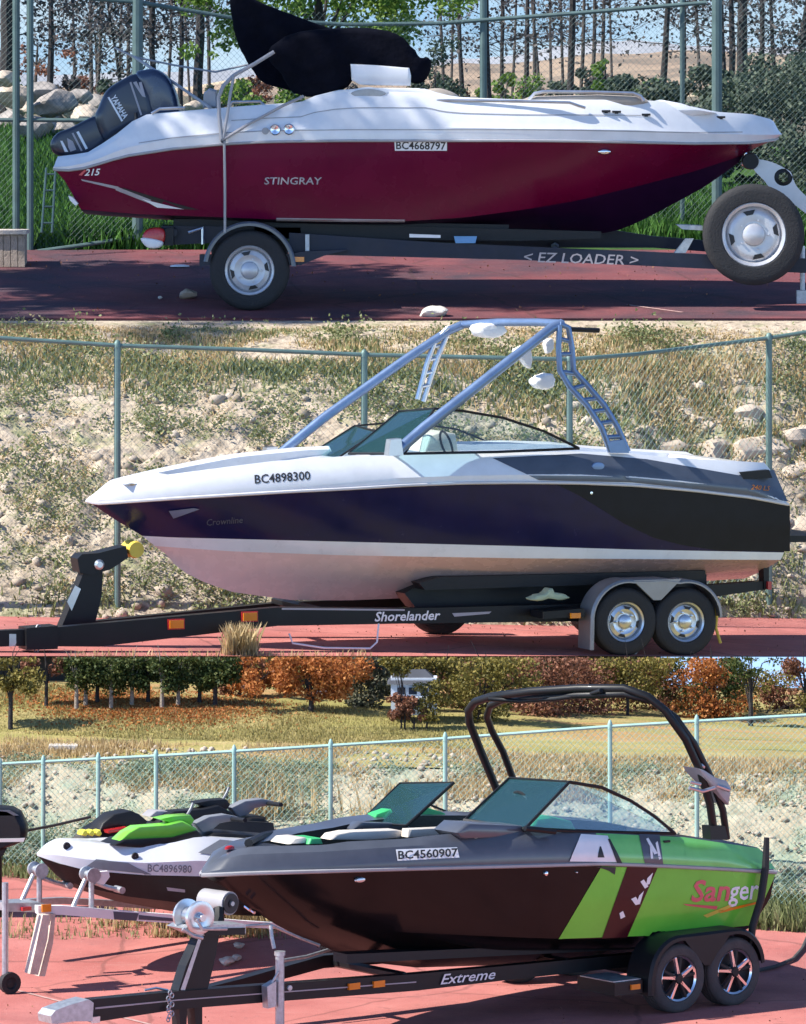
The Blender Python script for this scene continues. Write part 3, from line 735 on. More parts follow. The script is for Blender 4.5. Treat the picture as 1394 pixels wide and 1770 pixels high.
# clods on the middle hillside
X, Y, t = ground_scatter(4200, -6.2, 6.2, foot2, lambda x: 0 * x + 65.1)
k = (fbm(X * 2.2, Y * 2.2, 3, 51) + .12 > rng.random(len(X)) * .5 - .2) & (t < .62 + .2 * fbm(X, Y, 2, 8)); X, Y, t = X[k], Y[k], t[k]
sz = .010 + .085 * rng.random(len(X)) ** 5
V, Fq = pebbles(np.stack([X, Y, hill2(X, Y) + sz * .2], 1), sz); o = np_mesh('gravel', V, Fq, M['pebble']); tag(o, kind='stuff')
# weeds on the middle hillside: leafy tufts in patches
def weeds(name, n, zf, X0, X1, y0, y1, dens, sz, m, seed, hfac=1.0, per=22):
    X, Y, t = ground_scatter(n, X0, X1, y0, y1); k = dens(X, Y, t) > rng.random(n); X, Y = X[k], Y[k]
    r = sz * (.5 + rng.random(len(X))); C = np.repeat(np.stack([X, Y, zf(X, Y)], 1), per, 0); R = np.repeat(r, per)
    dd = rng.normal(size=C.shape) * (R * .55)[:, None]; dd[:, 2] = np.abs(dd[:, 2]) * hfac
    V, Fq = quads(C + dd, R * .16, 0.0, .6); o = np_mesh(name, V, Fq, m); tag(o, kind='stuff'); return o
weeds('dry_weeds', 9000, hill2, -6.2, 6.2, foot2, lambda x: 0 * x + 64.6,
      lambda X, Y, t: s01(fbm(X * 2.1, Y * 2.1, 4, 161) * 3.0 + .05) * .5, .09, M['drygrass'], 6)
weeds('weeds', 15000, hill2, -6.2, 6.2, foot2, lambda x: 0 * x + 64.6,
      lambda X, Y, t: s01(fbm(X * 1.6, Y * 1.6, 4, 61) * 3.2 + .18 - .12 * (X > 1.5) + .25 * (t < .06) + .1 * (t > .6)) * .8, .11, M['weed'], 1)
X, Y, t = ground_scatter(130000, -6.2, 6.2, lambda x: 0 * x + 62.2, lambda x: 0 * x + 65.0)
k = (s01((t - .06) * 3) * (.4 + fbm(X * 1.5, Y * 2.5, 3, 71) * 2) > rng.random(len(X))); X, Y, t = X[k], Y[k], t[k]
gr = (fbm(X * .7, Y * 1.6, 3, 77) * 2.2 + 1.0 - 1.1 * np.maximum(0, t - .3) * 1.4 - .2 * (X > 0)) > rng.random(len(X))
for nm, kk, mm in (('grass', gr, 'weed'), ('dry_grass', ~gr, 'drygrass')):
    h = (.05 + .09 * rng.random(kk.sum())) * np.clip((65.1 - Y[kk]) * .7, .12, 1)
    V, Fq = blades(np.stack([X[kk], Y[kk], hill2(X[kk], Y[kk]) - .01], 1), h, .012, .6); o = np_mesh(nm, V, Fq, M[mm]); tag(o, kind='stuff')
# dry tufts sticking up high on the hillside and a green fringe at its foot
X, Y, t = ground_scatter(16000, -6.5, 6.5, lambda x: foot2(x) - .05, lambda x: foot2(x) + .5)
k = s01(.3 + 2.5 * fbm(X * 2, Y * 2, 3, 12)) * .55 > rng.random(len(X)); X, Y = X[k], Y[k]
V, Fq = blades(np.stack([X, Y, hill2(X, Y) - .02], 1), .05 + .1 * rng.random(len(X)), .012, .5); o = np_mesh('grass', V, Fq, M['weed']); tag(o, kind='stuff')
for (px, row, d0, d1, s, lab) in ((1235, 765, 61, 64, .30, 'pale tan boulder on the bank beside the right-hand fence post'), (1100, 740, 61, 64, .2, 'pale boulder just left of the large tan boulder on the bank'),
        (1105, 715, 61, 65, .13, 'small tan stone above the pale boulders on the bank'), (1290, 720, 61, 65, .26, 'tan boulder high on the bank right of the fence post'),
        (1170, 690, 61, 65, .15, 'tan rock half way up the bank above the stern of the navy boat'), (1370, 800, 61, 64, .28, 'tan boulder at the right edge of the bank'),
        (1015, 680, 61, 65, .16, 'tan stone on the bank behind the rear tower leg'), (850, 570, 63, 65.2, .12, 'round white rock at the top of the bank behind the wake tower'),
        (375, 672, 61, 65, .05, 'small white stone high on the bank left of the navy boat'), (1385, 900, 60, 63, .22, 'tan rock low on the bank behind the stern of the navy boat'),
        (60, 800, 60, 64, .14, 'brown clod on the bank at the left, behind the winch post'), (1160, 770, 60, 64, .24, 'wide pale rock between the tan boulders and the rear tower leg'), (1205, 720, 61, 65, .22, 'wide pale rock directly left of the fence post at the right'), (1260, 700, 61, 65, .14, 'small pale rock above the large tan boulder on the bank'),
        (1310, 770, 60, 64, .3, 'broad pale rock right of the fence post at the right'), (1375, 745, 61, 64, .26, 'pale rock near the right edge of the bank above the other one'), (1150, 715, 61, 65, .12, 'low pale stone among the rocks above the stern'),
        (330, 900, 59, 63, .16, 'pale clod on the bank under the bow of the navy boat')):
    P = on(px, row, hill2, d0, d1); boulder('boulder', P + Vector((0, .12, -.3 * s)), s * 1.15, M['palestone'] if s != .05 and px != 850 else M['concrete'], lab, 'boulders on the weedy bank', .6, px, rough=.07)
# lower bank: scrub, clods and dry grass
b0, b1 = lambda x: fence3(x) + .05, lambda x: fence3(x) + 1.75
X, Y, t = ground_scatter(7000, -5, 5, b0, lambda x: fence3(x) + 2.4)
k = fbm(X * 2.5, Y * 2.5, 3, 81) + .05 > rng.random(len(X)) * .5 - .2; X, Y = X[k], Y[k]; sz = .008 + .03 * rng.random(len(X)) ** 3
V, Fq = pebbles(np.stack([X, Y, g3(X, Y) + .02], 1), sz); o = np_mesh('gravel', V, Fq, M['pebble']); tag(o, kind='stuff')
weeds('weeds', 15000, lambda X, Y: g3(X, Y) + .02, -5, 5, b0, b1, lambda X, Y, t: s01(fbm(X * 2.2, Y * 2.2, 4, 91) * 3 + .25 - .35 * (X > 0)) * .8, .06, M['weed_blue'], 2)
def grassfield(name, n, X0, X1, y0, y1, zf, dens, h0, h1, m, w=.008, lean=.5):
    X, Y, t = ground_scatter(n, X0, X1, y0, y1); k = dens(X, Y, t) > rng.random(n); X, Y = X[k], Y[k]
    V, Fq = blades(np.stack([X, Y, zf(X, Y) - .01], 1), h0 + (h1 - h0) * rng.random(len(X)), w, lean); o = np_mesh(name, V, Fq, M[m]); tag(o, kind='stuff'); return o
grassfield('dry_grass', 80000, -5, 5, lambda x: fence3(x) + 1.15, lambda x: fence3(x) + 2.55, lambda X, Y: g3(X, Y) + .01,
           lambda X, Y, t: s01(fbm(X * 1.3, Y * 2.2, 4, 95) * 3.5 + .45), .02, .09, 'drygrass', .006)
grassfield('dry_grass', 14000, -1.75, .9, lambda x: fence3(x) + .1, lambda x: fence3(x) + .9, g3,
           lambda X, Y, t: s01(fbm(X * 1.5, Y * 1.6, 3, 97) * 3 + .3) * np.exp(-((X + .75) / .6) ** 2), .1, .42, 'drygrass', .007, .25)
grassfield('dry_grass', 16000, -3.6, -.75, lambda x: 0 * x + 47.75, lambda x: 0 * x + 48.5, g3,
           lambda X, Y, t: s01(.3 + fbm(X * 2.5, Y * 2.5, 3, 99) * 3) * .8, .05, .24, 'drygrass', .006, .4)
grassfield('weeds', 1500, -3.6, -.75, lambda x: 0 * x + 47.7, lambda x: 0 * x + 48.4, g3, lambda X, Y, t: .6 + 0 * X, .03, .09, 'weed', .007, .5)
grassfield('grass', 9000, 2.6, 5.5, lambda x: fence3(x) - .55, lambda x: fence3(x) + .1, g3, lambda X, Y, t: .8 + 0 * X, .05, .22, 'weed', .008, .5)
grassfield('grass', 9000, -6, -2.0, lambda x: fence3(x) - .35, lambda x: fence3(x) + .1, g3, lambda X, Y, t: .7 + 0 * X, .03, .12, 'weed', .008, .5)
# tuft in front of the navy boat's trailer
grassfield('dry_grass', 900, -1.75, -1.4, lambda x: edge2(x) + .05, lambda x: edge2(x) + .3, g2, lambda X, Y, t: np.exp(-((X + 1.55) / .12) ** 2), .12, .34, 'drygrass', .007, .5)
grassfield('dry_grass', 500, -3.2, -.3, lambda x: edge2(x) + .01, lambda x: edge2(x) + .08, g2, lambda X, Y, t: .6 + 0 * X, .02, .09, 'drygrass', .006, .6)
# olive lawn strip and fallen leaves under the pine row of the lower field
grassfield('grass', 60000, -5, 1.2, lambda x: fence3(x) + 2.7, lambda x: fence3(x) + 4.3, lambda X, Y: g3(X, Y) + .01, lambda X, Y, t: s01(1.2 - 1.2 * s01((X + .5) / 1.5)), .015, .045, 'grass_olive', .005, .5)
X = rng.normal(size=9000) * .55 - 2.35; Y = 53.75 - .42 * (X + 3.4) * .3 + rng.normal(size=9000) * .28; k = (Y < edge2(X) - .05); X, Y = X[k], Y[k]
V, Fq = quads(np.stack([X, Y, g3(X, Y) + .02], 1), .010 + .01 * rng.random(len(X)), .3, .8); o = np_mesh('leaf_litter', V, Fq, M['leaf_orange']); tag(o, kind='stuff')
# leaves and grit blown against the fence bases and over the courts
def litter(n, X0, X1, y0, y1, zf, dens, sz, m):
    X, Y, t = ground_scatter(n, X0, X1, y0, y1); k = dens(X, Y, t) > rng.random(n); X, Y = X[k], Y[k]
    V, Fq = quads(np.stack([X, Y, zf(X, Y) + .012], 1), sz * (.5 + rng.random(len(X))), .2, .7); o = np_mesh('leaf_litter', V, Fq, M[m]); tag(o, kind='stuff')
litter(5000, -5, 5, lambda x: fence3(x) - .9, lambda x: fence3(x) + .05, g3, lambda X, Y, t: t ** 3 * .8, .011, 'leaf_brown')
litter(1500, -5, 5, lambda x: 0 * x + 43.0, lambda x: fence3(x) - .3, g3, lambda X, Y, t: s01(fbm(X * .8, Y * .8, 3, 5) * 3), .008, 'leaf_brown')
litter(1200, -5, 5, lambda x: edge2(x) + .1, lambda x: foot2(x), g2, lambda X, Y, t: .15 + .8 * t ** 2, .010, 'leaf_brown')
litter(1500, -5.5, 5.5, lambda x: 0 * x + 65.6, lambda x: 0 * x + 72, lambda X, Y: g1(X, Y) + .02, lambda X, Y, t: .1 + .9 * t ** 2, .013, 'leaf_brown')
# upper lawn
grassfield('grass', 75000, -8.4, -1.6, lambda x: 0 * x + 72.05, lambda x: 0 * x + 80.5, g1, lambda X, Y, t: 1 + 0 * X, .12, .34, 'lawn', .014, .5)
grassfield('grass', 24000, 1.5, 7, lambda x: 0 * x + 72.3, lambda x: 0 * x + 75.5, g1, lambda X, Y, t: 1 + 0 * X, .12, .34, 'lawn', .014, .5)

# ------------------------------------------------------------------ boulder heap behind the upper fence
rr = random.Random(3)
HEAP = ((20, 165, 42), (70, 160, 34), (95, 180, 46), (128, 190, 36), (20, 215, 44), (60, 222, 36), (150, 200, 34), (170, 180, 30), (110, 222, 34), (85, 255, 30), (30, 190, 26), (140, 165, 26),
        (55, 185, 24), (165, 222, 26), (95, 205, 22), (335, 185, 22), (300, 190, 24), (-40, 190, 50), (-60, 220, 44), (200, 215, 30), (360, 190, 20), (8, 135, 26))
BL = {}
for lo, hi, w_ in ((0, 178, 'top'), (178, 208, 'middle'), (208, 400, 'bottom')):
    for k_, p_ in enumerate(sorted(q for q in [(a, b) for a, b, c in HEAP] if lo <= q[1] < hi)):
        BL[p_] = 'grey-tan boulder, ' + 'first second third fourth fifth sixth seventh eighth ninth tenth eleventh twelfth'.split()[k_] + ' from the left in the ' + w_ + ' layer of the heap by the outboard'
for i, (px, row, s) in enumerate(HEAP):
    d = 79.5 + rr.uniform(-.5, 2.5); P = W(px, row, d)
    boulder('boulder', P, s * d / F * .85, M['stone'] if i % 3 else M['palestone'], BL[(px, row)], 'boulders heaped behind the upper fence', .72, i + 40)

# ------------------------------------------------------------------ trees
def bare_tree(px, wpx, base_row, top_row, d, lean=0, m='bark', label='thin dark bare trunk behind the upper fence', group='bare trees behind the upper fence', twigs=1.0, foliage=.35, seed=0):
    r = random.Random(seed); lean += r.gauss(0, 12); b = W(px, base_row, d); b.z -= .3; t = W(px + lean, top_row, d); root = empty('bare_tree', b); tag(root, label, 'tree', group)
    R = wpx * .86 * d / F / 2; mb = MB(); n = 7; pts = []
    for i in range(n):
        f = i / (n - 1); pts.append((t - b) * f + Vector((r.uniform(-.4, .4) * R, r.uniform(-.3, .3) * R, 0)) * (0 < i))
    mb.tube(pts, [R * (1.2 - .5 * i / (n - 1)) * r.uniform(.88, 1.1) for i in range(n)], 8); mb.build('trunk', M[m], root)
    bb = MB(); H = (t - b).length; tips = []
    for i in range(int(14 * twigs)):
        f = r.uniform(.3, 1.0); p = (t - b) * f; a = r.uniform(0, 6.28); L = r.uniform(.25, .8) * min(1.0, H * .3) * 1.5
        q = p + Vector((math.cos(a) * L * .5, math.sin(a) * L * .5, r.uniform(-.05, .35) * L)); e = q + Vector((math.cos(a + .4) * L * .5, math.sin(a) * L * .5, r.uniform(-.2, .4) * L))
        rb = max(.006, R * .16); bb.tube([p, q, e], [rb, rb * .7, rb * .3], 4, cap=False); tips += [q, e, (q + e) / 2]
        for _ in range(3):
            g = e + Vector((r.uniform(-1, 1), r.uniform(-1, 1), r.uniform(-.6, .8))) * L * .4; bb.tube([q.lerp(e, r.random()), g], [rb * .35, rb * .15], 3, cap=False); tips.append(g)
    if bb.v: bb.build('branches', M[m], root, 0)
    if foliage and tips:
        C = np.repeat(np.array([p[:] for p in tips]), int(22 * foliage) + 1, 0); C = C + rng.normal(size=C.shape) * .14
        V, Fq = quads(C, .016 + .03 * rng.random(len(C)), 0, .7); np_mesh('twigs', V, Fq, M['leaf_twig'], root)['kind'] = 'stuff'
    return root
T1 = [(10, 26, 135, 84), (85, 11, 150, 86), (165, 7, 160, 88), (158, 7, 165, 92), (313, 9, 168, 86), (268, 12, 165, 85), (343, 17, 165, 84), (222, 7, 165, 90), (290, 6, 168, 95), (366, 7, 165, 98),
      (770, 6, 165, 98), (802, 8, 165, 92), (848, 13, 165, 85), (869, 8, 165, 92), (884, 5, 165, 99), (908, 9, 165, 90), (925, 6, 165, 95), (937, 6, 165, 97), (984, 13, 165, 86), (976, 6, 165, 92), (1003, 7, 168, 94), (1024, 7, 170, 95), (1040, 7, 170, 98),
      (1140, 13, 172, 84), (1184, 8, 175, 88), (1254, 9, 160, 86), (1268, 12, 160, 85), (1290, 20, 165, 82.5), (1318, 10, 165, 90), (1060, 5, 165, 105), (955, 5, 165, 105), (780, 5, 165, 108), (205, 5, 165, 105), (130, 6, 165, 104), (330, 5, 165, 108), (1215, 6, 170, 100), (1345, 8, 170, 95)]
LT = {10: 'thick dark trunk at the left edge behind the upper fence', 343: 'thick dark trunk left of the black canvas cover', 848: 'dark trunk right beside the middle fence post', 984: 'dark trunk standing right of the middle of the upper fence',
      1140: 'dark straight trunk left of the thin fence post', 1290: 'thickest dark trunk among the right-hand trees', 85: 'slim dark trunk just right of the two fence posts'}
ORD = 'first second third fourth fifth sixth seventh eighth ninth tenth eleventh twelfth thirteenth fourteenth fifteenth sixteenth seventeenth eighteenth nineteenth twentieth'.split()
TL = {}
for lo, hi, w_ in ((0, 400, 'left of the black canvas cover'), (700, 1120, 'between the canvas cover and the thin fence post'), (1120, 1400, 'among those at the right behind the dark bushes')):
    for k_, p_ in enumerate(sorted(p for p, *_ in T1 if lo <= p < hi and p not in LT)): TL[p_] = ORD[k_] + ' thin bare trunk from the left, ' + w_
for i, (px, w, br, d) in enumerate(T1):
    top = -160 - (i * 37 % 120)
    bare_tree(px, w, br + 25, top, d, lean=(i * 53 % 17) - 8 + (14 if px == 984 else 0), m='bark' if w > 7 else 'bark_mid', seed=i, twigs=2.1 if w < 14 else 1.2, foliage=.26 if px < 420 or px > 1200 else .12,
              **({'label': LT[px], 'group': None} if px in LT else {'label': TL[px]}))
bare_tree(1370, 15, 190, -120, 83, lean=40, label='thick trunk leaning right at the right edge behind the dark bushes', group=None, seed=77, twigs=2.2, foliage=.6)
bare_tree(222, 6, 190, -40, 84, lean=-45, label='thin trunk leaning left above the outboard motor', group=None, seed=78, twigs=2)
def leafy_tree(name, base, trunk_pts, rt, clumps, n, leaf, m, bark, label, group=None, cat='tree', aspect=.7, maxrow=None):
    root = empty(name, base); tag(root, label, cat, group)
    if trunk_pts:
        mb = MB(); P = [Vector(p) - base for p in trunk_pts]; k = len(P); mb.tube(P, [rt * (1.1 - .6 * i / (k - 1)) for i in range(k)], 8)
        for c in clumps[:8]:
            q = Vector(c[:3]) - base; mb.tube([P[-1].lerp(P[0], .35 + .3 * random.random()), P[-1].lerp(q, .5), q], [rt * .35, rt * .22, rt * .08], 5, cap=False)
        mb.build('trunk', M[bark], root)
    C = blob_points(n, clumps)
    if maxrow is not None:
        row = HZ - F * C[:, 2] / C[:, 1]; C = C[row > maxrow(C[:, 0]) + 3]
    V, Fq = quads(C - np.array(base[:]), leaf * (.55 + .9 * rng.random(len(C))), 0, aspect); np_mesh('crown', V, Fq, M[m], root)['kind'] = 'stuff'; return root
def clumps_px(cx, cy, rx, ry, d, n, rel=.32, seed=0, depth=1.0):
    r = random.Random(seed); out = []
    for i in range(n):
        a = r.uniform(0, 6.28); q = math.sqrt(r.random()); px, row = cx + rx * q * math.cos(a), cy + ry * q * math.sin(a); dd = d + r.uniform(-1, 1) * rx * d / F * depth
        p = W(px, row, dd); s = d / F * min(rx, ry) * rel * r.uniform(.6, 1.3); out.append((p.x, p.y, p.z, s * 1.3, s * 1.2, s))
    return out
b = W(560, 210, 82); b.z = float(g1(b.x, 82))
leafy_tree('leafy_tree', b, [b, W(555, 60, 82), W(545, -60, 82)], .09, clumps_px(560, -30, 250, 110, 82, 46, .3, 5, .5) + clumps_px(355, 40, 45, 75, 82.5, 9, .3, 6, .5), 16000, .035, 'leaf_green', 'bark', 'bright green leafy tree rising behind the black canvas cover')
# unseen trees added left of the upper court to shade the burgundy boat
for i, (x, y, h, r_) in enumerate(((-12.6, 64.6, 9.6, 2.7), (-11.4, 66.6, 7.4, 2.0), (-17.0, 63.4, 13.0, 3.2))):
    b = Vector((x, y, float(g1(x, y)))); cl = []
    q = random.Random(60 + i)
    for _ in range(26):
        a, e, k = q.uniform(0, 6.28), q.uniform(-1, 1), q.random() ** .4 * r_
        cl.append((x + k * math.cos(a) * math.sqrt(1 - e * e), y + k * math.sin(a) * math.sqrt(1 - e * e), h + e * k * .8, .75, .75, .6))
    leafy_tree('leafy_tree', b, [b, Vector((x + .1, y, h * .4)), Vector((x, y, h))], .16, cl, 9000, .085, 'leaf_green', 'bark', ('unseen tall shade tree added on the grass left of the upper court, in the middle', 'smallest unseen shade tree added on the grass left of the upper court', 'largest unseen shade tree added farthest left of the upper court')[i])
b = W(480, 250, 81); b.z = float(g1(b.x, 81))
leafy_tree('leafy_shrub', b, [b, W(470, 190, 81)], .03, clumps_px(455, 170, 80, 42, 81, 16, .35, 8), 2600, .03, 'leaf_green', 'bark', 'green shrub low behind the silver frame poles of the burgundy boat', cat='shrub')
b = W(1048, 190, 80); b.z = float(g1(b.x, 80))
leafy_tree('leafy_shrub', b, [b, W(1047, 110, 80)], .02, clumps_px(1047, 140, 18, 50, 80, 9, .5, 9), 700, .028, 'leaf_green', 'bark', 'slender bright green sapling behind the bow rail', cat='shrub')
b = W(752, 190, 81); b.z = float(g1(b.x, 81))
leafy_tree('leafy_shrub', b, [b, W(752, 120, 81)], .02, clumps_px(770, 130, 40, 60, 81, 9, .4, 19), 900, .026, 'leaf_dark', 'bark', 'dull green shrub right of the black canvas cover', cat='shrub')
b = W(905, 190, 80); b.z = float(g1(b.x, 80))
leafy_tree('leafy_shrub', b, [b, W(905, 140, 80)], .015, clumps_px(912, 150, 22, 28, 80, 6, .5, 20), 350, .026, 'leaf_green', 'bark', 'small green shrub among the trunks behind the bow seats', cat='shrub')
for i, (px, row, rx, ry, d, lab) in enumerate(((1110, 175, 70, 40, 80, 'low dark bush behind the bow deck'), (1350, 150, 70, 50, 79.5, 'tallest soft grey-green bush right of the thick fence post'), (1215, 160, 60, 42, 80.5, 'soft grey-green bush behind the thick fence post'), (1180, 200, 80, 60, 79, 'dark bush left of the thick right-hand fence post'), (1275, 215, 90, 70, 78, 'broad dark bush under the right-hand trunks'),
        (1370, 205, 80, 85, 77, 'tall dark bush at the right edge'), (1330, 280, 90, 55, 76, 'dark grey-green bush above the spare wheel'), (1240, 262, 60, 40, 76.5, 'low dark bush beyond the bow tip'), (1420, 300, 90, 90, 75.5, 'dark bush cut by the right edge above the winch arm'))):
    b = W(px, row, d); b.z = float(g1(b.x, d))
    leafy_tree('bush', b, [b, W(px, row, d)], .02, clumps_px(px, row, rx, ry, d, 16, .42, 30 + i), 3600, .032, 'leaf_dark', 'bark', lab + ' of the upper court', None, 'bush')
b = W(140, 110, 90)
leafy_tree('bare_tree', W(170, 170, 90), [W(170, 170, 90), W(165, 60, 90)], .03, clumps_px(190, 60, 130, 80, 90, 22, .22, 50), 1300, .03, 'leaf_twig', 'bark_mid', 'twiggy dark tree behind the boulder heap')
leafy_tree('bare_tree', W(60, 160, 91), [W(60, 160, 91), W(65, 80, 91)], .03, clumps_px(70, 95, 60, 35, 91, 12, .3, 51), 500, .03, 'leaf_brown', 'bark_mid', 'dark reddish tree low behind the left fence posts')

rs_ = random.Random(17); SH = []
for i in range(26):
    px = rs_.uniform(-40, 760) if i % 2 else rs_.uniform(740, 1160); d = rs_.uniform(84, 104); row = 158 + rs_.uniform(-14, 14); b = W(px, row + 30, d)
    leafy_tree('shrub', b, [b, W(px, row, d)], .015, clumps_px(px, row, rs_.uniform(18, 46), rs_.uniform(14, 34), d, 8, .45, 400 + i), 420, .035, ('leaf_dark', 'leaf_brown', 'leaf_twig', 'leaf_dark', 'leaf_green')[i % 5], 'bark', ('low dull dark shrub', 'low brownish shrub', 'low twiggy grey shrub', 'low dark green shrub', 'low bright green shrub')[i % 5] + ' among the trunks ' + ('behind the outboard motor' if px < 250 else 'left of the canvas cover' if px < 400 else 'behind the canvas cover' if px < 745 else 'behind the bow seats' if px < 950 else 'behind the bow rail'), 'low shrubs among the bare trunks', 'shrub'); SH.append((px, COL.objects[-1].parent))
seen = {}
for px, o in sorted(SH, key=lambda t: t[0]): seen.setdefault(o['label'], []).append(o)
for lab, os_ in seen.items():
    if len(os_) > 1:
        for k, o in enumerate(os_): o['label'] = lab + ', ' + ORD[k] + ' from left'
# ------------------------------------------------------------------ trees, house and field objects of the lower terrace
lim = lambda X: 1134 + 0 * X
def small_tree(px, base_row, d, cx, cy, rx, ry, m, bark, label, n=1300, nc=14, name='autumn_tree', group=None, wpx=6, leaf=.016, rel=.34, seed=0):
    b = W(px, base_row, d); z = float(g3(b.x, d)); b.z = min(b.z, z + .02)
    leafy_tree(name, b, [b, W(px + 1, (base_row + cy) / 2, d), W(cx, max(1142, cy), d)], wpx * d / F / 2, clumps_px(cx, cy - (10 if px > 690 else 0), rx * 1.18, ry * 1.35, d, int(nc * 1.3), rel, seed, .35), int(n * 2.3), leaf * 1.05, m, bark, label, group, 'tree', .7, lim)
for i, px in enumerate((132, 148, 168, 192, 228, 256, 280, 308, 345)):
    small_tree(px, 1172 + i * 2.2, 53.5 + .1 * (i % 3), px, 1150, 27, 31, 'leaf_pine', 'bark_pale' if i % 3 < 2 else 'bark', ('first', 'second', 'third', 'fourth', 'fifth', 'sixth', 'seventh', 'eighth', 'ninth')[i] + ' dark green pine from the left in the row above the field', 1100, 11, 'pine_tree', 'row of pines above the field', 7, .013, .45, 100 + i)
small_tree(372, 1188, 53.6, 372, 1150, 34, 30, 'leaf_pine', 'bark', 'darkest bushy pine at the right end of the row', 1700, 12, 'pine_tree', None, 8, .014, .4, 120)
small_tree(18, 1190, 53, 15, 1150, 46, 42, 'leaf_olive', 'bark', 'olive tree in the top left corner of the field', 2200, 14, 'autumn_tree', None, 8, .015, .35, 121)
small_tree(80, 1165, 53.6, 80, 1145, 32, 22, 'leaf_brown', 'bark', 'brown tree between the olive tree and the pine row', 900, 8, 'autumn_tree', None, 6, .013, .4, 122)
small_tree(538, 1228, 53.4, 525, 1160, 92, 36, 'leaf_orange', 'bark', 'wide bright orange tree with a dark trunk on the field', 3000, 26, 'autumn_tree', None, 9, .016, .4, 123)
small_tree(440, 1196, 54.2, 445, 1165, 45, 30, 'leaf_orange', 'bark', 'orange tree just left of the wide orange tree', 1200, 12, 'autumn_tree', None, 6, .015, .4, 124)
small_tree(640, 1236, 53.8, 642, 1180, 26, 50, 'leaf_spruce', 'bark', 'grey-green spruce left of the white house', 2200, 16, 'spruce_tree', None, 8, .014, .5, 125)
small_tree(745, 1237, 53.7, 765, 1179, 46, 60.5, 'leaf_olive', 'bark', 'olive-green tree right of the white house', 2400, 16, 'autumn_tree', None, 7, .015, .36, 126)
small_tree(812, 1280, 53.1, 850, 1179, 64, 55.5, 'leaf_olive', 'bark', 'olive tree with a dark trunk behind the tower top', 2600, 18, 'autumn_tree', None, 10, .015, .36, 127)
small_tree(930, 1257, 53.9, 925, 1209, 60, 68, 'leaf_brown', 'bark', 'brown tree under the tower bar', 2400, 18, 'autumn_tree', None, 7, .015, .34, 128)
small_tree(1000, 1260, 54.2, 1005, 1219, 50, 53, 'leaf_brown', 'bark_mid', 'brown bare-looking tree in the middle of the tower arch', 1500, 14, 'autumn_tree', None, 6, .013, .36, 129)
small_tree(1085, 1252, 54.3, 1090, 1169, 50, 40.5, 'leaf_olive', 'bark', 'yellow-green tree above the right end of the tower', 1500, 12, 'autumn_tree', None, 6, .014, .4, 130)
small_tree(1232, 1227, 54.7, 1235, 1164, 44, 43, 'leaf_pine', 'bark', 'dark conifer right of the tower', 1300, 12, 'pine_tree', None, 9, .014, .36, 131)
small_tree(1215, 1252, 54.3, 1215, 1219, 58, 45.5, 'leaf_orange', 'bark', 'orange-brown bush-like tree right of the tower', 2000, 16, 'autumn_tree', None, 6, .014, .36, 132)
small_tree(1298, 1274, 53.9, 1298, 1156, 42, 23, 'leaf_pine', 'bark', 'tall thin dark trunk beside the patch of blue sky', 420, 8, 'pine_tree', None, 9, .013, .45, 133)
small_tree(1392, 1222, 55.1, 1390, 1164, 28, 40.5, 'leaf_brown', 'bark', 'brown tree at the top right corner', 900, 9, 'autumn_tree', None, 6, .014, .4, 134)
small_tree(1150, 1257, 54.9, 1150, 1214, 50, 58, 'leaf_brown', 'bark_mid', 'brown tree behind the bend of the tower', 1200, 14, 'autumn_tree', None, 5, .013, .34, 135)
small_tree(1320, 1252, 55, 1330, 1226, 60, 35.5, 'leaf_olive', 'bark_mid', 'low olive tree below the patch of sky', 900, 12, 'autumn_tree', None, 4, .013, .36, 136)
for i, (px, br, d, cx, cy, rx, ry, m, lab) in enumerate(((415, 1192, 54.3, 410, 1160, 34, 34, 'leaf_brown', 'brown tree at the right end of the pine row'), (492, 1200, 54.5, 490, 1152, 46, 26, 'leaf_olive', 'yellow-olive tree behind the wide orange tree'),
        (596, 1206, 54.6, 600, 1160, 40, 36, 'leaf_orange', 'rusty orange tree left of the spruce'), (668, 1215, 55, 672, 1160, 26, 30, 'leaf_pine', 'dark conifer between the spruce and the house'),
        (800, 1248, 54.1, 800, 1204, 46, 58, 'leaf_brown', 'rust-brown tree behind the left bend of the tower'), (880, 1252, 54.4, 890, 1174, 44, 50.5, 'leaf_pine', 'dark green tree above the left half of the tower bar'),
        (960, 1252, 54.6, 965, 1179, 44, 50.5, 'leaf_brown', 'brown tree above the middle of the tower bar'), (1040, 1252, 54.6, 1045, 1199, 46, 63, 'leaf_brown', 'reddish brown tree under the right half of the tower bar'),
        (1130, 1250, 55, 1128, 1184, 40, 58, 'leaf_olive', 'olive tree outside the right bend of the tower'), (1185, 1244, 55.2, 1180, 1179, 36, 53, 'leaf_pine', 'dark pine between the tower and the orange bush'),
        (1262, 1250, 55.2, 1262, 1204, 34, 58, 'leaf_brown', 'brown tree left of the tall dark trunk'), (1365, 1234, 55.5, 1362, 1214, 34, 35.5, 'leaf_brown', 'low brown tree at the right under the sky patch'))):
    small_tree(px, br, d, cx, cy, rx, ry, m, 'bark', lab, 1100, 13, 'autumn_tree' if m != 'leaf_pine' else 'pine_tree', None, 5, .014, .4, 150 + i)
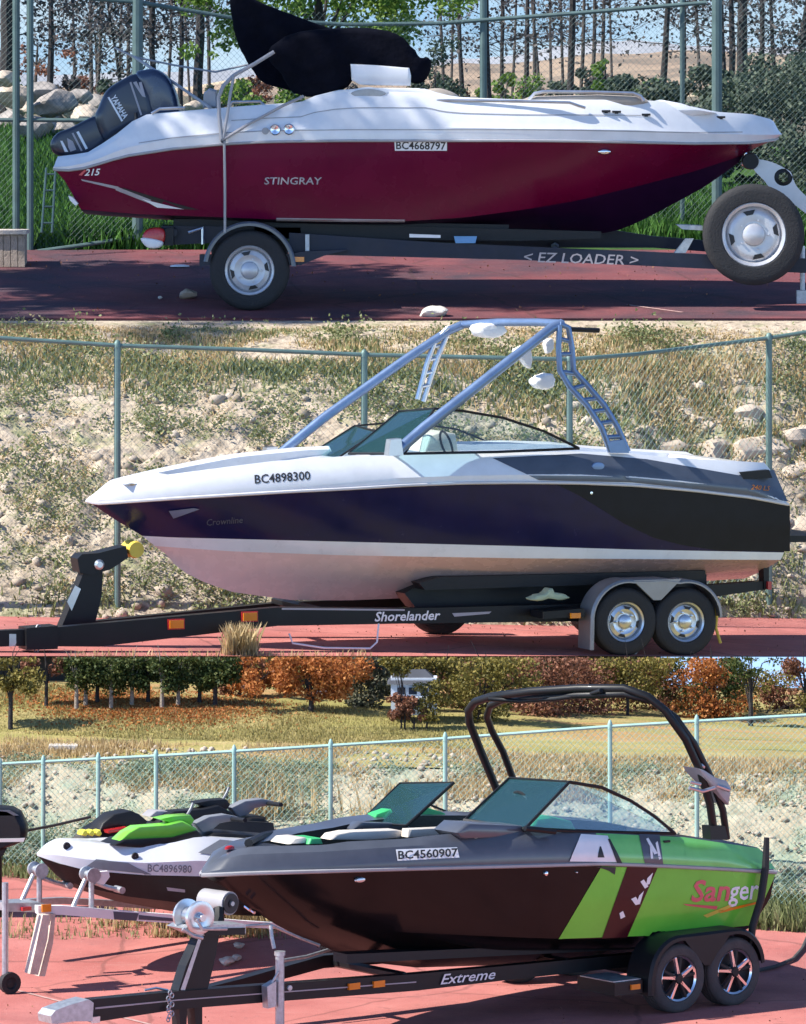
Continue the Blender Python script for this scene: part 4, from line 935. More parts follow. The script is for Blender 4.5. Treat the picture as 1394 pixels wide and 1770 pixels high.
# white house seen between the trees
hd = 53.0; hx = W(716, 1190, hd).x; hs = hd / F; zb = float(W(0, 1234, hd).z)
root = empty('house', (hx, hd, zb)); tag(root, 'small pale house with a dark roof far behind the trees', 'house')
mb = MB(); mb.box((0, .1, 30 * hs), (40 * hs, .12, 32 * hs)); mb.build('wall', M['housewall'], root, 0)
mb = MB(); mb.rings([[(-46 * hs, -.06, 52 * hs), (46 * hs, -.06, 52 * hs), (46 * hs, .3, 52 * hs), (-46 * hs, .3, 52 * hs)], [(-30 * hs, .08, 74 * hs), (20 * hs, .08, 74 * hs), (20 * hs, .16, 74 * hs), (-30 * hs, .16, 74 * hs)]]); mb.build('roof', M['roof'], root, 0)
for x, z, w, h in ((-22, 40, 7, 6), (-2, 40, 7, 6), (18, 40, 6, 6), (-22, 18, 7, 7), (6, 18, 9, 7)):
    mb = MB(); mb.box((x * hs, -.024, z * hs), (w * hs, .008, h * hs)); f = mb.build('window', M['windowdark'], root, 0)
mb = MB(); mb.box((0, -.06, 29 * hs), (40 * hs, .04, 1.5 * hs)); mb.build('balcony', M['housewall'], root, 0)
for px, cx, cy, rx, ry, m, lab in ((694, 690, 1222, 20, 14, 'leaf_brown', 'low brown shrub at the left corner of the pale house'), (738, 742, 1212, 22, 24, 'leaf_olive', 'olive shrub in front of the right corner of the pale house'), (716, 716, 1232, 26, 8, 'leaf_brown', 'low brown hedge in front of the pale house'), (700, 690, 1152, 26, 16, 'leaf_olive', 'olive branches hanging before the roof of the pale house')):
    small_tree(px, 1240, 52.7, cx, cy + (10 if px > 690 else 0), rx, ry, m, 'bark', lab, 600, 8, 'shrub', None, 3, .013, .45, px)
# parked vehicles glimpsed under the orange trees
for px, row, cm, lab in ((552, 1200, 'whiteink', 'white car parked far behind the wide orange tree'), (430, 1193, 'blueink', 'blue car parked behind the left orange tree')):
    d = 54.55; p = W(px, row, d); q = d / F; root = empty('parked_car', p); tag(root, lab, 'car', 'cars parked behind the trees')
    mb = MB(); mb.rings([[(-14 * q, y, 0), (14 * q, y, 0), (14 * q, y, 5 * q), (8 * q, y, 6 * q), (5 * q, y, 10 * q), (-6 * q, y, 10 * q), (-9 * q, y, 6 * q), (-14 * q, y, 5 * q)] for y in (0, .06)]); mb.build('body', M[cm], root, 0)
    mb = MB(); mb.box((-.5 * q, -.003, 7.6 * q), (5 * q, .002, 1.6 * q)); mb.build('window', M['windowdark'], root, 0)
    for x in (-8.5, 8.5): mb = MB(); mb.lathe((x * q, 0, 0), [(.001, -.004), (2.6 * q, -.004), (2.6 * q, .01), (.001, .01)], 12); mb.build('wheel', M['rubber'], root, 0)
p = on(110, 1297, g3, 51, 55); mb = MB(); mb.box((0, 0, .012), (.13, .09, .02)); mb.box((.22, .03, .005), (.12, .06, .012)); o = mb.build('concrete_slab', M['concrete'], None, 0, p + Vector((0, 0, .02))); tag(o, 'pale flat concrete slab lying in the dry grass at the left', 'slab')
# ================================================================== BURGUNDY BOAT (upper court), seen square from its right side, bow to the right
B1 = Pose(1350, 67.2, 0.0, -1, float(g1(4.2, 66.2)) + .02)
gz1 = lambda x, y: float(g1(x, y)) + .02
boat = B1.root('deck_boat'); tag(boat, 'burgundy and white deck boat with a tilted outboard on a single axle trailer', 'boat')
rail1 = [(92, 292), (130, 294), (165, 284), (215, 269), (300, 256), (385, 248), (460, 244), (600, 242), (770, 242), (900, 242), (1000, 243), (1100, 245), (1200, 247), (1300, 246), (1340, 241), (1352, 234)]
ch1 = [(92, 318), (140, 362), (240, 370), (350, 374), (480, 379), (600, 382), (700, 382), (800, 376), (900, 363), (1000, 346), (1100, 322), (1200, 296), (1285, 268)]
mid1 = [(92, 305), (140, 322), (300, 318), (600, 312), (800, 310), (1000, 300), (1150, 282), (1300, 256)]
keel1 = [(92, 345), (150, 370), (300, 380), (500, 390), (700, 397), (860, 404), (1000, 406), (1060, 401), (1100, 386), (1150, 360), (1220, 322), (1270, 286), (1300, 262)]
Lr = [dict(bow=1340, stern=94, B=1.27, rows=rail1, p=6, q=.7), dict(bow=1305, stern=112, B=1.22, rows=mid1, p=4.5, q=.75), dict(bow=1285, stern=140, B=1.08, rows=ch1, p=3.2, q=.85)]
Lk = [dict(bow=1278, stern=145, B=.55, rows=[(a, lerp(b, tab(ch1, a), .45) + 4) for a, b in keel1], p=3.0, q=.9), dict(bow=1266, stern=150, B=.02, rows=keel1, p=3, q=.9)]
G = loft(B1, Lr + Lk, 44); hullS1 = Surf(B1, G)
mb = MB(); skin(mb, G, mi=[0, 0, 1, 1]); transom(mb, G); hull = mb.build('hull', [M['burgundy'], M['burgundy_shade']], boat, 28)
# white cap: side, rounded shoulder, deck
top1 = [(92, 280), (100, 270), (150, 264), (165, 255), (190, 240), (215, 221), (235, 204), (255, 197), (300, 193), (385, 186), (450, 181), (520, 177), (545, 165), (580, 157), (620, 153), (740, 153), (765, 163), (800, 168), (900, 172), (1100, 172), (1150, 175), (1180, 180), (1240, 193), (1300, 197), (1335, 206), (1352, 226)]
step1 = [(a, lerp(b, tab(rail1, a), .55)) for a, b in top1]
Lc = [dict(bow=1345, stern=92, B=1.30, rows=[(a, b - 1) for a, b in rail1], p=6, q=.7), dict(bow=1353, stern=92, B=1.31, rows=[(a, lerp(tab(top1, a), b, .72)) for a, b in rail1], p=6, q=.7),
      dict(bow=1351, stern=94, B=1.27, rows=step1, p=6, q=.7), dict(bow=1345, stern=96, B=1.24, rows=[(a, lerp(b, tab(rail1, a), .25)) for a, b in top1], p=6, q=.7), dict(bow=1338, stern=100, B=1.16, rows=top1, p=6, q=.7), dict(bow=1322, stern=104, B=.95, rows=[(a, b + 1) for a, b in top1], p=6, q=.7)]
G = loft(B1, Lc, 60); capS1 = Surf(B1, [R[:5] for R in G])
for R in G: R.append(Vector((R[-1].x, 0, R[-1].z - .02)))
mb = MB(); skin(mb, G); mb.build('deck', M['white_top'], boat, 28)
mb = MB(); mb.tube([Vector((p.x, p.y, p.z)) for p in [R[0] + Vector((0, 0, -.012)) for R in G]], .016, 6); mb.tube([Vector((p.x, -p.y, p.z)) for p in [R[0] + Vector((0, 0, -.012)) for R in G]], .016, 6); mb.build('rub_rail', M['greyrail'], boat)
decal_cols('styling_line', [240 + 12 * k for k in range(88)], lambda x: tab(rail1, x) - 19, lambda x: tab(rail1, x) - 17.4, capS1, M['greyrail'], boat, 1, .004)
decal_cols('styling_line', [400 + 12 * k for k in range(60)], lambda x: lerp(tab(top1, x), tab(rail1, x), .36), lambda x: lerp(tab(top1, x), tab(rail1, x), .36) + 1.5, capS1, M['greyrail'], boat, 1, .004)
# raised console side with the oval window, seats, rails, fittings
mb = MB(); pillow(mb, B1, [(500, 190), (520, 176), (545, 165), (585, 155), (640, 151), (725, 152), (745, 160), (760, 175), (740, 190)], .2, 1.17, .08); mb.build('console', M['white_top'], boat, 40)
mb = MB(); pillow(mb, B1, [(606, 110), (650, 112), (708, 117), (711, 130), (710, 148), (640, 147), (622, 146), (608, 138)], .75, 1.12, .12); mb.build('seat_back', M['white_top'], boat, 40)
mb = MB(); pillow(mb, B1, [(603, 161), (612, 154), (637, 150), (662, 154), (673, 161), (660, 169), (637, 172), (613, 169)], 1.1, 1.19, .2, smooth_n=28); wf = mb.build('window', M['white_gel'], boat, 60)
mb = MB(); pillow(mb, B1, [(607, 161), (616, 156), (637, 153), (658, 156), (668, 161), (655, 167), (637, 169), (618, 167)], 1.185, 1.2, .1, smooth_n=28); mb.build('pane', M['lens'], wf, 60)
mb = MB(); pillow(mb, B1, [(727, 165), (735, 155), (760, 152), (785, 160), (793, 168), (770, 174), (735, 174)], .55, 1.12, .3, smooth_n=24); mb.build('cushion', M['tan'], boat, 60)
mb = MB(); pillow(mb, B1, [(870, 180), (905, 172), (920, 166), (1040, 163), (1112, 166), (1125, 176), (1100, 186), (900, 186)], .2, 1.0, .25); mb.build('seat', M['tan'], boat, 50)
mb = MB(); pillow(mb, B1, [(1130, 176), (1145, 172), (1178, 178), (1215, 190), (1240, 195), (1200, 200), (1130, 190)], .1, .85, .2); mb.build('step_pad', M['white_top'], boat, 50)
mb = MB(); tubepx(mb, B1, [(915, 172, 1.0), (925, 161, 1.0), (940, 158, 1.0), (1030, 159, 1.0), (1095, 161, 1.0), (1108, 166, 1.0), (1113, 174, 1.0)], 3.0); mb.build('bow_rail', M['alu'], boat)
mb = MB(); tubepx(mb, B1, [(740, 176, 1.18), (760, 173, 1.18), (860, 174, 1.18), (985, 177, 1.18), (1002, 183, 1.16), (1012, 186, 1.14)], 2.6); mb.build('grab_rail', M['alu'], boat)
mb = MB(); tubepx(mb, B1, [(395, 186, 1.1), (402, 176, 1.1), (450, 175, 1.1), (458, 182, 1.1)], 2.6); mb.build('grab_rail', M['alu'], boat)
mb = MB(); tubepx(mb, B1, [(262, 196, 1.12), (276, 188, 1.12), (320, 186, 1.12)], 2.6); mb.build('grab_rail', M['alu'], boat)
for a, b in ((1048, 192), (1066, 193), (1117, 198), (1246, 203)):
    mb = MB(); q = capS1(a, b, .012); mb.box(q, (.05, .012, .012)); mb.box(q + Vector((0, .004, -.014)), (.02, .012, .01)); mb.build('cleat', M['blackpl'], boat, 0)
mb = MB(); q = capS1(1190, 186, .0); mb.lathe(q, [(.036, -.012), (.034, -.02), (.024, -.022), (.001, -.02)], 16); mb.build('cup_holder', M['ink'], boat)
for a, b, r in ((476, 224, 9.5), (500, 223, 9.5)):
    q = capS1(a, b, 0); mb = MB(); r *= B1.sc; mb.lathe(q, [(r, 0), (r, -.02), (r * .8, -.035), (r * .3, -.03), (.001, -.024)], 18); mb.build('vent', M['chrome'], boat)
mb = MB(); q = capS1(459, 226, 0); r = 6 * B1.sc; mb.lathe(q, [(r, 0), (r, -.006), (r * .6, -.008), (.001, -.006)], 14); mb.build('fuel_cap', M['greyrail'], boat)
mb = MB(); q = hullS1(1045, 261, .01); mb.rings([[q + Vector((math.cos(a) * .075 * f, -.03 * g, math.sin(a) * .035 * f)) for a in [6.283 * k / 16 for k in range(16)]] for f, g in ((1, 0), (.95, .6), (.6, 1))]); mb.build('docking_light', M['chrome'], boat, 50)
decal('registration_plate', [(682, 242), (773, 243), (773, 260), (683, 260)], hullS1, M['whiteink'], boat, 12, 4)
textmesh('registration_number', 'BC4668797', (685, 257), (771, 258), 13, hullS1, M['ink'], boat, bold=.02)
textmesh('lettering', 'STINGRAY', (457, 318), (557, 318), 12, hullS1, M['greyink'], boat, .1, bold=.012)
textmesh('lettering', '215', (146, 303), (174, 302), 11, hullS1, M['whiteink'], boat, .3, bold=.02)
decal('accent_mark', [(136, 302), (146, 293), (150, 294), (141, 303)], hullS1, M['redink'], boat, 3, 2, .007)
decal('stripe', [(140, 309), (205, 322), (204, 327), (142, 312)], hullS1, M['greyink'], boat, 10, 2, .006)
decal('stripe', [(200, 321), (262, 345), (256, 350), (200, 328)], hullS1, M['greyink'], boat, 10, 2, .007)
decal('stripe', [(210, 323), (285, 345), (280, 351), (225, 334)], hullS1, M['ink'], boat, 10, 2, .006)
decal('stripe', [(245, 343), (285, 353), (318, 361), (272, 358)], hullS1, M['whiteink'], boat, 10, 2, .0085)
decal('stripe', [(262, 338), (300, 350), (345, 362), (318, 361)], hullS1, M['ink'], boat, 10, 2, .0075)
decal('chine_highlight', [(478, 376), (700, 379), (700, 383), (478, 381)], hullS1, M['greyink'], boat, 16, 2, .006)  # pale strip painted as the highlight along the chine
mb = MB(); prism(mb, B1, [(118, 338), (126, 341), (135, 352), (130, 355), (121, 346)], 1.0, 1.2); mb.build('trim_fitting', M['whiteink'], boat)
# bow eye and nose roller bracket
mb = MB(); tubepx(mb, B1, [(1288, 262, 0), (1293, 278, 0), (1282, 284, 0)], 3.5); mb.build('bow_eye', M['chrome'], boat)
# folded sunshade frame
fr = MB()
tubepx(fr, B1, [(388, 243, 1.33), (389, 320, 1.33), (389, 402, 1.33)], 2.3)
tubepx(fr, B1, [(384, 243, 1.33), (379, 200, 1.3), (378, 168, 1.28), (386, 148, 1.26), (404, 130, 1.22), (440, 110, 1.18), (474, 89, 1.15)], 3.4)
tubepx(fr, B1, [(386, 240, 1.33), (393, 200, 1.3), (398, 165, 1.28), (404, 132, 1.25)], 2.6)
tubepx(fr, B1, [(386, 241, 1.33), (430, 214, 1.3), (490, 182, 1.28), (525, 166, 1.2)], 2.6)
fr.lathe(B1.pt(386, 243, 1.33), [(.03, -.03), (.03, .03), (.001, .03)], 10); fr.build('sunshade_frame', M['greyrail'], boat)
fr = MB(); tubepx(fr, B1, [(232, 98, -.6), (300, 142, .1), (364, 186, 1.1)], 2.6); tubepx(fr, B1, [(198, 82, -.9), (232, 98, -.6), (300, 112, -.5), (372, 124, -.4), (480, 100, -.3)], 1.8); fr.build('sunshade_frame', M['greyrail'], boat)
mb = MB(); pillow(mb, B1, [(350, 186), (352, 160), (362, 152), (374, 156), (376, 186)], .3, .9, .2); mb.build('seat_back', M['greyrail'], boat)
# outboard motor, tilted up
mot = MB()
pillow(mot, B1, [(163, 206), (170, 184), (182, 158), (202, 142), (236, 127), (255, 146), (268, 178), (268, 205), (236, 214), (200, 232), (178, 242)], -.26, .26, .3, 5, 40)
mo = mot.build('outboard_motor', M['motor'], boat, 50)
mb = MB(); pillow(mb, B1, [(234, 128), (250, 120), (268, 119), (289, 132), (303, 158), (310, 188), (306, 200), (280, 205), (262, 203), (252, 170)], -.25, .25, .32, 5, 40); mb.build('cowl_top', M['navyglow'] if 'navyglow' in M else mat('steel_blue_cowl_paint', (.022, .036, .075), .25, var=.1, coat=.5), mo, 50)
mb = MB(); pillow(mb, B1, [(86, 250), (98, 230), (122, 220), (158, 202), (178, 200), (190, 214), (184, 244), (160, 262), (136, 268), (98, 268)], -.22, .2, .26, 4, 36); mb.build('lower_unit', M['motor'], mo, 50)
fm = flat(B1, .262); fl = flat(B1, .205)
textmesh('lettering', 'YAMAHA', (191, 168), (214, 206), 10, fm, M['whiteink'], mo, off=.006, bold=.02)
def poly3(name, pts, mapper, m, parent, off=.006, th=.004):
    mb = MB(); mb.slab([mapper(a, b, off) for a, b in pts], th); return mb.build(name, m, parent, 0)
poly3('stripe', [(186, 168), (189, 167), (213, 208), (210, 210)], fm, M['whiteink'], mo); poly3('stripe', [(224, 142), (227, 141), (246, 198), (243, 199)], fm, M['greyink'], mo)
poly3('emblem', [(230, 142), (236, 140), (243, 155), (240, 142), (245, 141), (252, 168), (246, 166)], fm, M['greyink'], mo)
poly3('stripe', [(104, 243), (108, 243), (118, 262), (112, 262)], fl, M['whiteink'], mo, .004); poly3('stripe', [(116, 238), (126, 244), (132, 258), (122, 262), (118, 254)], fl, M['greyink'], mo, .004)
poly3('stripe', [(124, 230), (127, 229), (143, 260), (140, 261)], fl, M['greyink'], mo, .004); poly3('stripe', [(132, 228), (136, 226), (152, 256), (148, 258)], fl, M['whiteink'], mo, .004)
mb = MB(); tubepx(mb, B1, [(235, 195, .7), (236, 205, .72), (233, 218, .75)], 3.5); tubepx(mb, B1, [(240, 206, .7), (262, 210, 1.0), (300, 205, 1.15)], 1.6); mb.build('rigging_hose', M['blackpl'], mo)

# black canvas cover bundled over the helm
root = empty('canvas_cover', B1.world(B1.pt(600, 150, .4))); tag(root, 'black canvas sunshade bundled up over the helm of the burgundy boat', 'cover')
def shift(o, root, pose):      # a part modelled in a boat frame, hung under another root
    o.parent = root; o.matrix_parent_inverse = Matrix.Identity(4)
    o.location = pose.o - root.location; o.rotation_euler = (0, 0, pose.yaw)
mb = MB(); pillow(mb, B1, [(398, -25), (430, -6), (482, 16), (520, 30), (570, 48), (610, 56), (600, 90), (560, 150), (515, 157), (470, 148), (450, 138), (428, 108), (412, 76), (402, 38)], -.5, .5, .14, 6, 60, wob=.012)
shift(mb.build('flap', M['canvas'], None, 60), root, B1)
mb = MB(); pillow(mb, B1, [(462, 96), (478, 72), (520, 54), (600, 47), (650, 49), (690, 60), (715, 84), (729, 101), (743, 99), (746, 112), (737, 138), (716, 144), (700, 130), (620, 130), (600, 150), (565, 164), (535, 167), (505, 158), (488, 130)], .0, 1.05, .2, 6, 70, wob=.012)
shift(mb.build('bundle', M['canvas'], None, 60), root, B1)

# ------------------------------------------------------------------ its trailer
tr = B1.root('boat_trailer'); tag(tr, 'dark blue single axle trailer with a spare wheel under the burgundy boat', 'trailer')
mb = MB(); prism(mb, B1, [(500, 402), (760, 419), (1000, 430), (1400, 447), (1400, 472), (1216, 464), (900, 449), (700, 444), (500, 439)], .86, .98); mb.build('frame_rail', M['navymetal'], tr, 30)
mb = MB(); prism(mb, B1, [(500, 404), (760, 412), (1000, 408), (1058, 397), (1130, 408), (1400, 430), (1400, 448), (1130, 428), (900, 428), (500, 420)], -.7, -.58); mb.build('frame_rail', M['navymetal'], tr, 30)
mb = MB(); prism(mb, B1, [(440, 384), (900, 396), (1040, 400), (1040, 412), (900, 416), (500, 412), (440, 400)], .45, .8); mb.build('bunk', M['blackpl'], tr, 30)  # black filler bar added to darken the gap between hull and frame
for px, row in ((300, 402), (640, 424), (960, 432)):
    mb = MB(); a, b = B1.pt(px, row, .95), B1.pt(px, row, -.9); b.z = a.z; mb.tube([a, b], .05, 6); mb.build('crossmember', M['navymetal'], tr)
mb = MB(); prism(mb, B1, [(280, 390), (520, 393), (520, 412), (280, 424)], .3, .8); mb.build('rear_frame', M['navymetal'], tr, 30)
mb = MB(); prism(mb, B1, [(300, 378), (880, 388), (880, 400), (300, 392)], .55, .75); mb.build('bunk', M['blackpl'], tr, 30)
poly3('reflector', [(708, 404), (762, 406), (762, 411), (708, 410)], flat(B1, .99), M['whiteink'], tr)
poly3('strap', [(785, 408), (825, 408), (822, 420), (788, 420)], flat(B1, .995), M['blueink'], tr)
textmesh('lettering', '< EZ LOADER >', (906, 452), (1104, 458), 17, flat(B1, .99), M['greyink'], tr, .15, bold=.008)
# wheel, fender and lamps on the near side; wheel on the far side
R1w = 69 * B1.sc * .985
def ground_wheel(pose, tr, px, lat, R, zf, **k):
    x = pose.x_at(px, lat); p = pose.world(Vector((x, lat * pose.near, 0))); z = zf(p.x, p.y) - pose.o.z + R - .006
    return wheel(tr, Vector((x, lat * pose.near, z)), R, k.pop('w', .22), pose.near, k.pop('rim', R * .62), **k), Vector((x, lat * pose.near, z))
w, c = ground_wheel(B1, tr, 432, 1.12, R1w, gz1, w=.26)
ground_wheel(B1, tr, 432, -1.12, R1w, gz1, w=.26)
mb = MB(); mb.tube([Vector((c.x, 1.05, c.z)), Vector((c.x, -1.05, c.z))], .045, 8); mb.build('axle', M['blackmetal'], tr)
def fender(name, pose, tr, path, lat0, lat1, m, lip=.05, th=.012):
    """sheet bent along a side-view path (local x, z), with an outer lip"""
    mb = MB(); n = len(path); V = []
    s = pose.near; cx = sum(p[0] for p in path) / n; cz = min(p[1] for p in path)
    for x, z in path:
        d = Vector((cx - x, 0, cz - z)); d = d.normalized() if d.length > 1e-6 else Vector((0, 0, -1))
        V += [Vector((x, lat0 * s, z)), Vector((x, (lat1 - .02) * s, z)), Vector((x, lat1 * s, z)) + d * .02, Vector((x, lat1 * s, z)) + d * lip, Vector((x, (lat1 - th) * s, z)) + d * lip, Vector((x, (lat1 - .03) * s, z)) + d * th, Vector((x, lat0 * s, z)) + d * th]
    k = 7; F_ = []
    for i in range(n - 1):
        for j in range(k): F_.append((i * k + j, (i + 1) * k + j, (i + 1) * k + (j + 1) % k, i * k + (j + 1) % k))
    F_ += [tuple(range(k)), tuple((n - 1) * k + j for j in range(k))]
    mb.add(V, F_); return mb.build(name, m, tr, 40)
Rf = R1w * 1.16
path = [(c.x + math.cos(a) * Rf, c.z + .03 + math.sin(a) * Rf) for a in np.linspace(math.radians(172), math.radians(2), 22)]
fender('fender', B1, tr, path, .95, 1.27, M['slate'])
mb = MB(); prism(mb, B1, [(345, 440), (366, 440), (366, 458), (345, 460)], .95, 1.2); prism(mb, B1, [(492, 440), (530, 434), (600, 432), (560, 442), (520, 458), (492, 458)], .95, 1.2); mb.build('fender_bracket', M['navymetal'], tr)
mb = MB(); q = B1.pt(517, 448, 1.21); mb.box(q, (.06, .015, .028)); mb.build('marker_light', M['amber'], tr)
mb = MB(); prism(mb, B1, [(528, 405), (535, 405), (535, 434), (528, 434)], .98, 1.03); mb.build('guide_bracket', M['galv'], tr)
mb = MB(); tubepx(mb, B1, [(326, 402, 1.05), (350, 394, 1.05), (351, 422, 1.05)], 3.5); mb.build('guide_bracket', M['alu'], tr)
mb = MB(); pillow(mb, B1, [(246, 408), (255, 396), (275, 393), (285, 400), (283, 420), (268, 428), (250, 424)], .85, 1.05, .3, smooth_n=20); tl_ = mb.build('tail_light', M['red'], tr, 60)
mb = MB(); pillow(mb, B1, [(243, 412), (262, 412), (282, 418), (276, 428), (255, 428)], .86, 1.08, .3, smooth_n=20); mb.build('lens', M['whiteink'], tl_, 60)
mb = MB(); prism(mb, B1, [(285, 396), (300, 392), (300, 424), (285, 424)], .8, 1.0); mb.build('lamp_bracket', M['blackpl'], tr)
# spare wheel, bow stop arm, roller, step, jack
Rs = 86 * B1.sc
cs = B1.pt(1303, 405, 1.2); spare = wheel(tr, cs, Rs, .26, -1, Rs * .63, 'steel', 'rubber'); spare.name = 'spare_wheel'
mb = MB(); mb.tube([cs, Vector((cs.x, -.7, cs.z))], .06, 8); mb.build('spare_carrier', M['navymetal'], tr)
mb = MB()
arm = resample([(1296, 276), (1320, 276), (1345, 284), (1366, 298), (1378, 322), (1400, 345), (1420, 372), (1400, 372), (1372, 352), (1340, 335), (1322, 312), (1306, 296)], 40)
hole = [(1355 + 16 * math.cos(a), 306 + 15 * math.sin(a)) for a in [2 * math.pi * k / 40 for k in range(40)]]
# ring plate: match every outline point with a point of the hole
oc = [math.atan2(p[1] - 306, p[0] - 1355) for p in arm]
for l0, l1 in ((-.04, .06),):
    A0 = [B1.pt(p[0], p[1], l1) for p in arm]; H0 = [B1.pt(1355 + 16 * math.cos(a), 306 + 15 * math.sin(a), l1) for a in oc]
    A1 = [Vector((p.x, -l0, p.z)) for p in A0]; H1 = [Vector((p.x, -l0, p.z)) for p in H0]; n = len(arm); V = A0 + H0 + A1 + H1; Fs = []
    for i in range(n):
        j = (i + 1) % n; Fs += [(i, j, n + j, n + i), (2 * n + i, 2 * n + j, 3 * n + j, 3 * n + i), (i, j, 2 * n + j, 2 * n + i), (n + i, n + j, 3 * n + j, 3 * n + i)]
    mb.add(V, Fs)
mb.build('bow_stop_arm', M['silverpaint'], tr, 30)
mb = MB(); mb.lathe(B1.pt(1297, 278, 0), [(.001, -.14), (.09, -.14), (.1, -.1), (.07, 0), (.1, .1), (.09, .14), (.001, .14)], 20); mb.build('bow_roller', M['blackpl'], tr)
mb = MB(); mb.lathe(B1.pt(1355, 306, 0), [(.06, -.05), (.11, -.04), (.11, .04), (.06, .05)], 20); mb.build('winch', M['blackmetal'], tr)
mb = MB(); prism(mb, B1, [(1166, 437), (1186, 437), (1200, 412), (1186, 412)], .75, .9); prism(mb, B1, [(1170, 388), (1215, 390), (1215, 398), (1180, 396)], .5, .9); mb.build('step', M['galv'], tr)
mb = MB(); pj = B1.pt(1388, 440, .5); gz = gz1(B1.world(pj).x, B1.world(pj).y) - B1.o.z
mb.tube([Vector((pj.x, pj.y, gz + .15)), Vector((pj.x, pj.y, pj.z + .1))], .03, 10); mb.build('jack', M['galv'], tr)
mb = MB(); mb.box((pj.x, pj.y, gz + .07), (.07, .07, .075)); mb.build('jack_foot', M['galv'], tr)

# ------------------------------------------------------------------ small things on the upper court
def gp1(px, row): return on(px, row, lambda x, y: g1(x, y) + .02, 65.3, 72)
p = gp1(14, 462); root = empty('planter_box', p); tag(root, 'pale wooden slatted box at the left edge of the upper court', 'box'); q = p.y / F
mb = MB(); mb.box((-10 * q, .28, 30 * q), (38 * q, .24, 28 * q)); mb.build('box_body', M['wood'], root, 0)
for k in range(6):
    mb = MB(); mb.box(((-40 + k * 12.6) * q, .02 + .002 * (k % 2), 28 * q), (5.7 * q, .015, 27 * q)); mb.build('slat', M['wood'], root, 0)
mb = MB(); mb.box((-10 * q, .26, 61 * q), (42 * q, .3, 3.5 * q)); mb.build('lid', M['palewood'], root, 0)
mb = MB(); mb.lathe((0, 0, 0), [(.001, .02), (.06, .026), (.11, .018), (.12, .004), (.11, 0)], 24, axis='z'); o = mb.build('lid_disc', M['whiteink'], None, 60, gp1(311, 461)); tag(o, 'round white lid lying on the red court left of the trailer wheel', 'lid')
p = gp1(325, 516); boulder('brick_piece', p + Vector((0, 0, .05)), .125, M['wood'], 'brownish broken block lying on the court in front of the trailer wheel', None, .55, 11, cat='block')
p = gp1(277, 517); boulder('pebble', p + Vector((0, 0, .02)), .03, M['concrete'], 'tiny white pebble left of the brownish block', None, .7, 12, cat='stone')
p = W(748, 552, 65.42); p.z = float(g1(p.x, p.y)) + .02; boulder('stone', p + Vector((0, .1, .05)), .165, M['concrete'], 'white stand-in stone for a wake tower fitting, at the very front edge of the upper court', None, .5, 15, cat='stone')  # rock stands in for a white fitting on top of the wake tower
# ladder leaning by the fence
d = 71.3; root = empty('ladder', W(82, 402, d)); tag(root, 'thin dark ladder standing by the upper fence under the stern', 'ladder'); q = d / F
for x0, x1 in ((-10, -4), (8, 12)):
    mb = MB(); mb.tube([(x0 * q, 0, 0), (x1 * q, .25, 112 * q)], 2 * q, 6); mb.build('side_rail', M['fencedark'], root)
for k in range(4):
    mb = MB(); f = .15 + .25 * k; mb.tube([((-10 + 6 * f) * q, .25 * f, 112 * q * f), ((8 + 4 * f) * q, .25 * f, 112 * q * f)], 1.6 * q, 6); mb.build('rung', M['fencedark'], root)
# ================================================================== NAVY BOAT (middle court), bow to the left and a little nearer
B2 = Pose(152, 55.95, math.pi + math.radians(22), 1, -5.50)
boat = B2.root('bowrider_boat'); tag(boat, 'navy and white bowrider boat with a blue-grey wake tower on a tandem trailer', 'boat')
rail2 = [(150, 866), (165, 871), (200, 869), (300, 862), (400, 856), (500, 850), (600, 845), (700, 839), (800, 835), (900, 834), (1000, 835), (1100, 839), (1200, 848), (1300, 860), (1362, 872)]
boot2 = [(240, 926), (300, 929), (500, 934), (700, 939), (900, 944), (1100, 950), (1355, 955)]
mid2 = [(a, lerp(tab(rail2, a), tab(boot2, a), .5)) for a in range(190, 1370, 60)]
ch2 = [(270, 944), (400, 953), (600, 960), (900, 965), (1350, 968)]
keel2 = [(285, 962), (320, 990), (350, 1005), (400, 1023), (500, 1037), (600, 1038), (800, 1030), (1290, 1000)]
L = [dict(bow=152, stern=1362, B=1.08, rows=rail2, p=2.7, q=.8), dict(bow=198, stern=1368, B=1.06, rows=mid2, p=2.6, q=.85), dict(bow=246, stern=1356, B=1.02, rows=boot2, p=2.5, q=.95),
     dict(bow=268, stern=1350, B=.99, rows=ch2, p=2.4, q=1.0), dict(bow=288, stern=1315, B=.5, rows=[(a, lerp(tab(ch2, a), b, .55) + 3) for a, b in keel2], p=2.4, q=1.1), dict(bow=300, stern=1288, B=.02, rows=keel2, p=2.4, q=1)]
G = loft(B2, L, 44); hullS2 = Surf(B2, G)
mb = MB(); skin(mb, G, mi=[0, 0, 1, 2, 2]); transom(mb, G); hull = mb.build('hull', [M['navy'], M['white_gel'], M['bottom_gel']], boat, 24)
top2 = [(150, 856), (175, 845), (204, 832), (300, 819), (400, 806), (470, 797), (560, 791), (600, 788), (700, 786), (850, 783), (1000, 780), (1080, 782), (1130, 788), (1200, 793), (1330, 800), (1346, 830), (1362, 866)]
Lc = [dict(bow=150, stern=1363, B=1.10, rows=[(a, b - 2) for a, b in rail2], p=2.7, q=.8), dict(bow=149, stern=1363, B=1.11, rows=[(a, lerp(tab(top2, a), b, .75)) for a, b in rail2], p=2.7, q=.8),
      dict(bow=156, stern=1355, B=1.05, rows=[(a, lerp(tab(top2, a), b, .3)) for a, b in rail2], p=2.7, q=.8), dict(bow=170, stern=1344, B=.99, rows=top2, p=2.7, q=.8), dict(bow=196, stern=1338, B=.86, rows=[(a, b + 3) for a, b in top2], p=2.7, q=.85)]
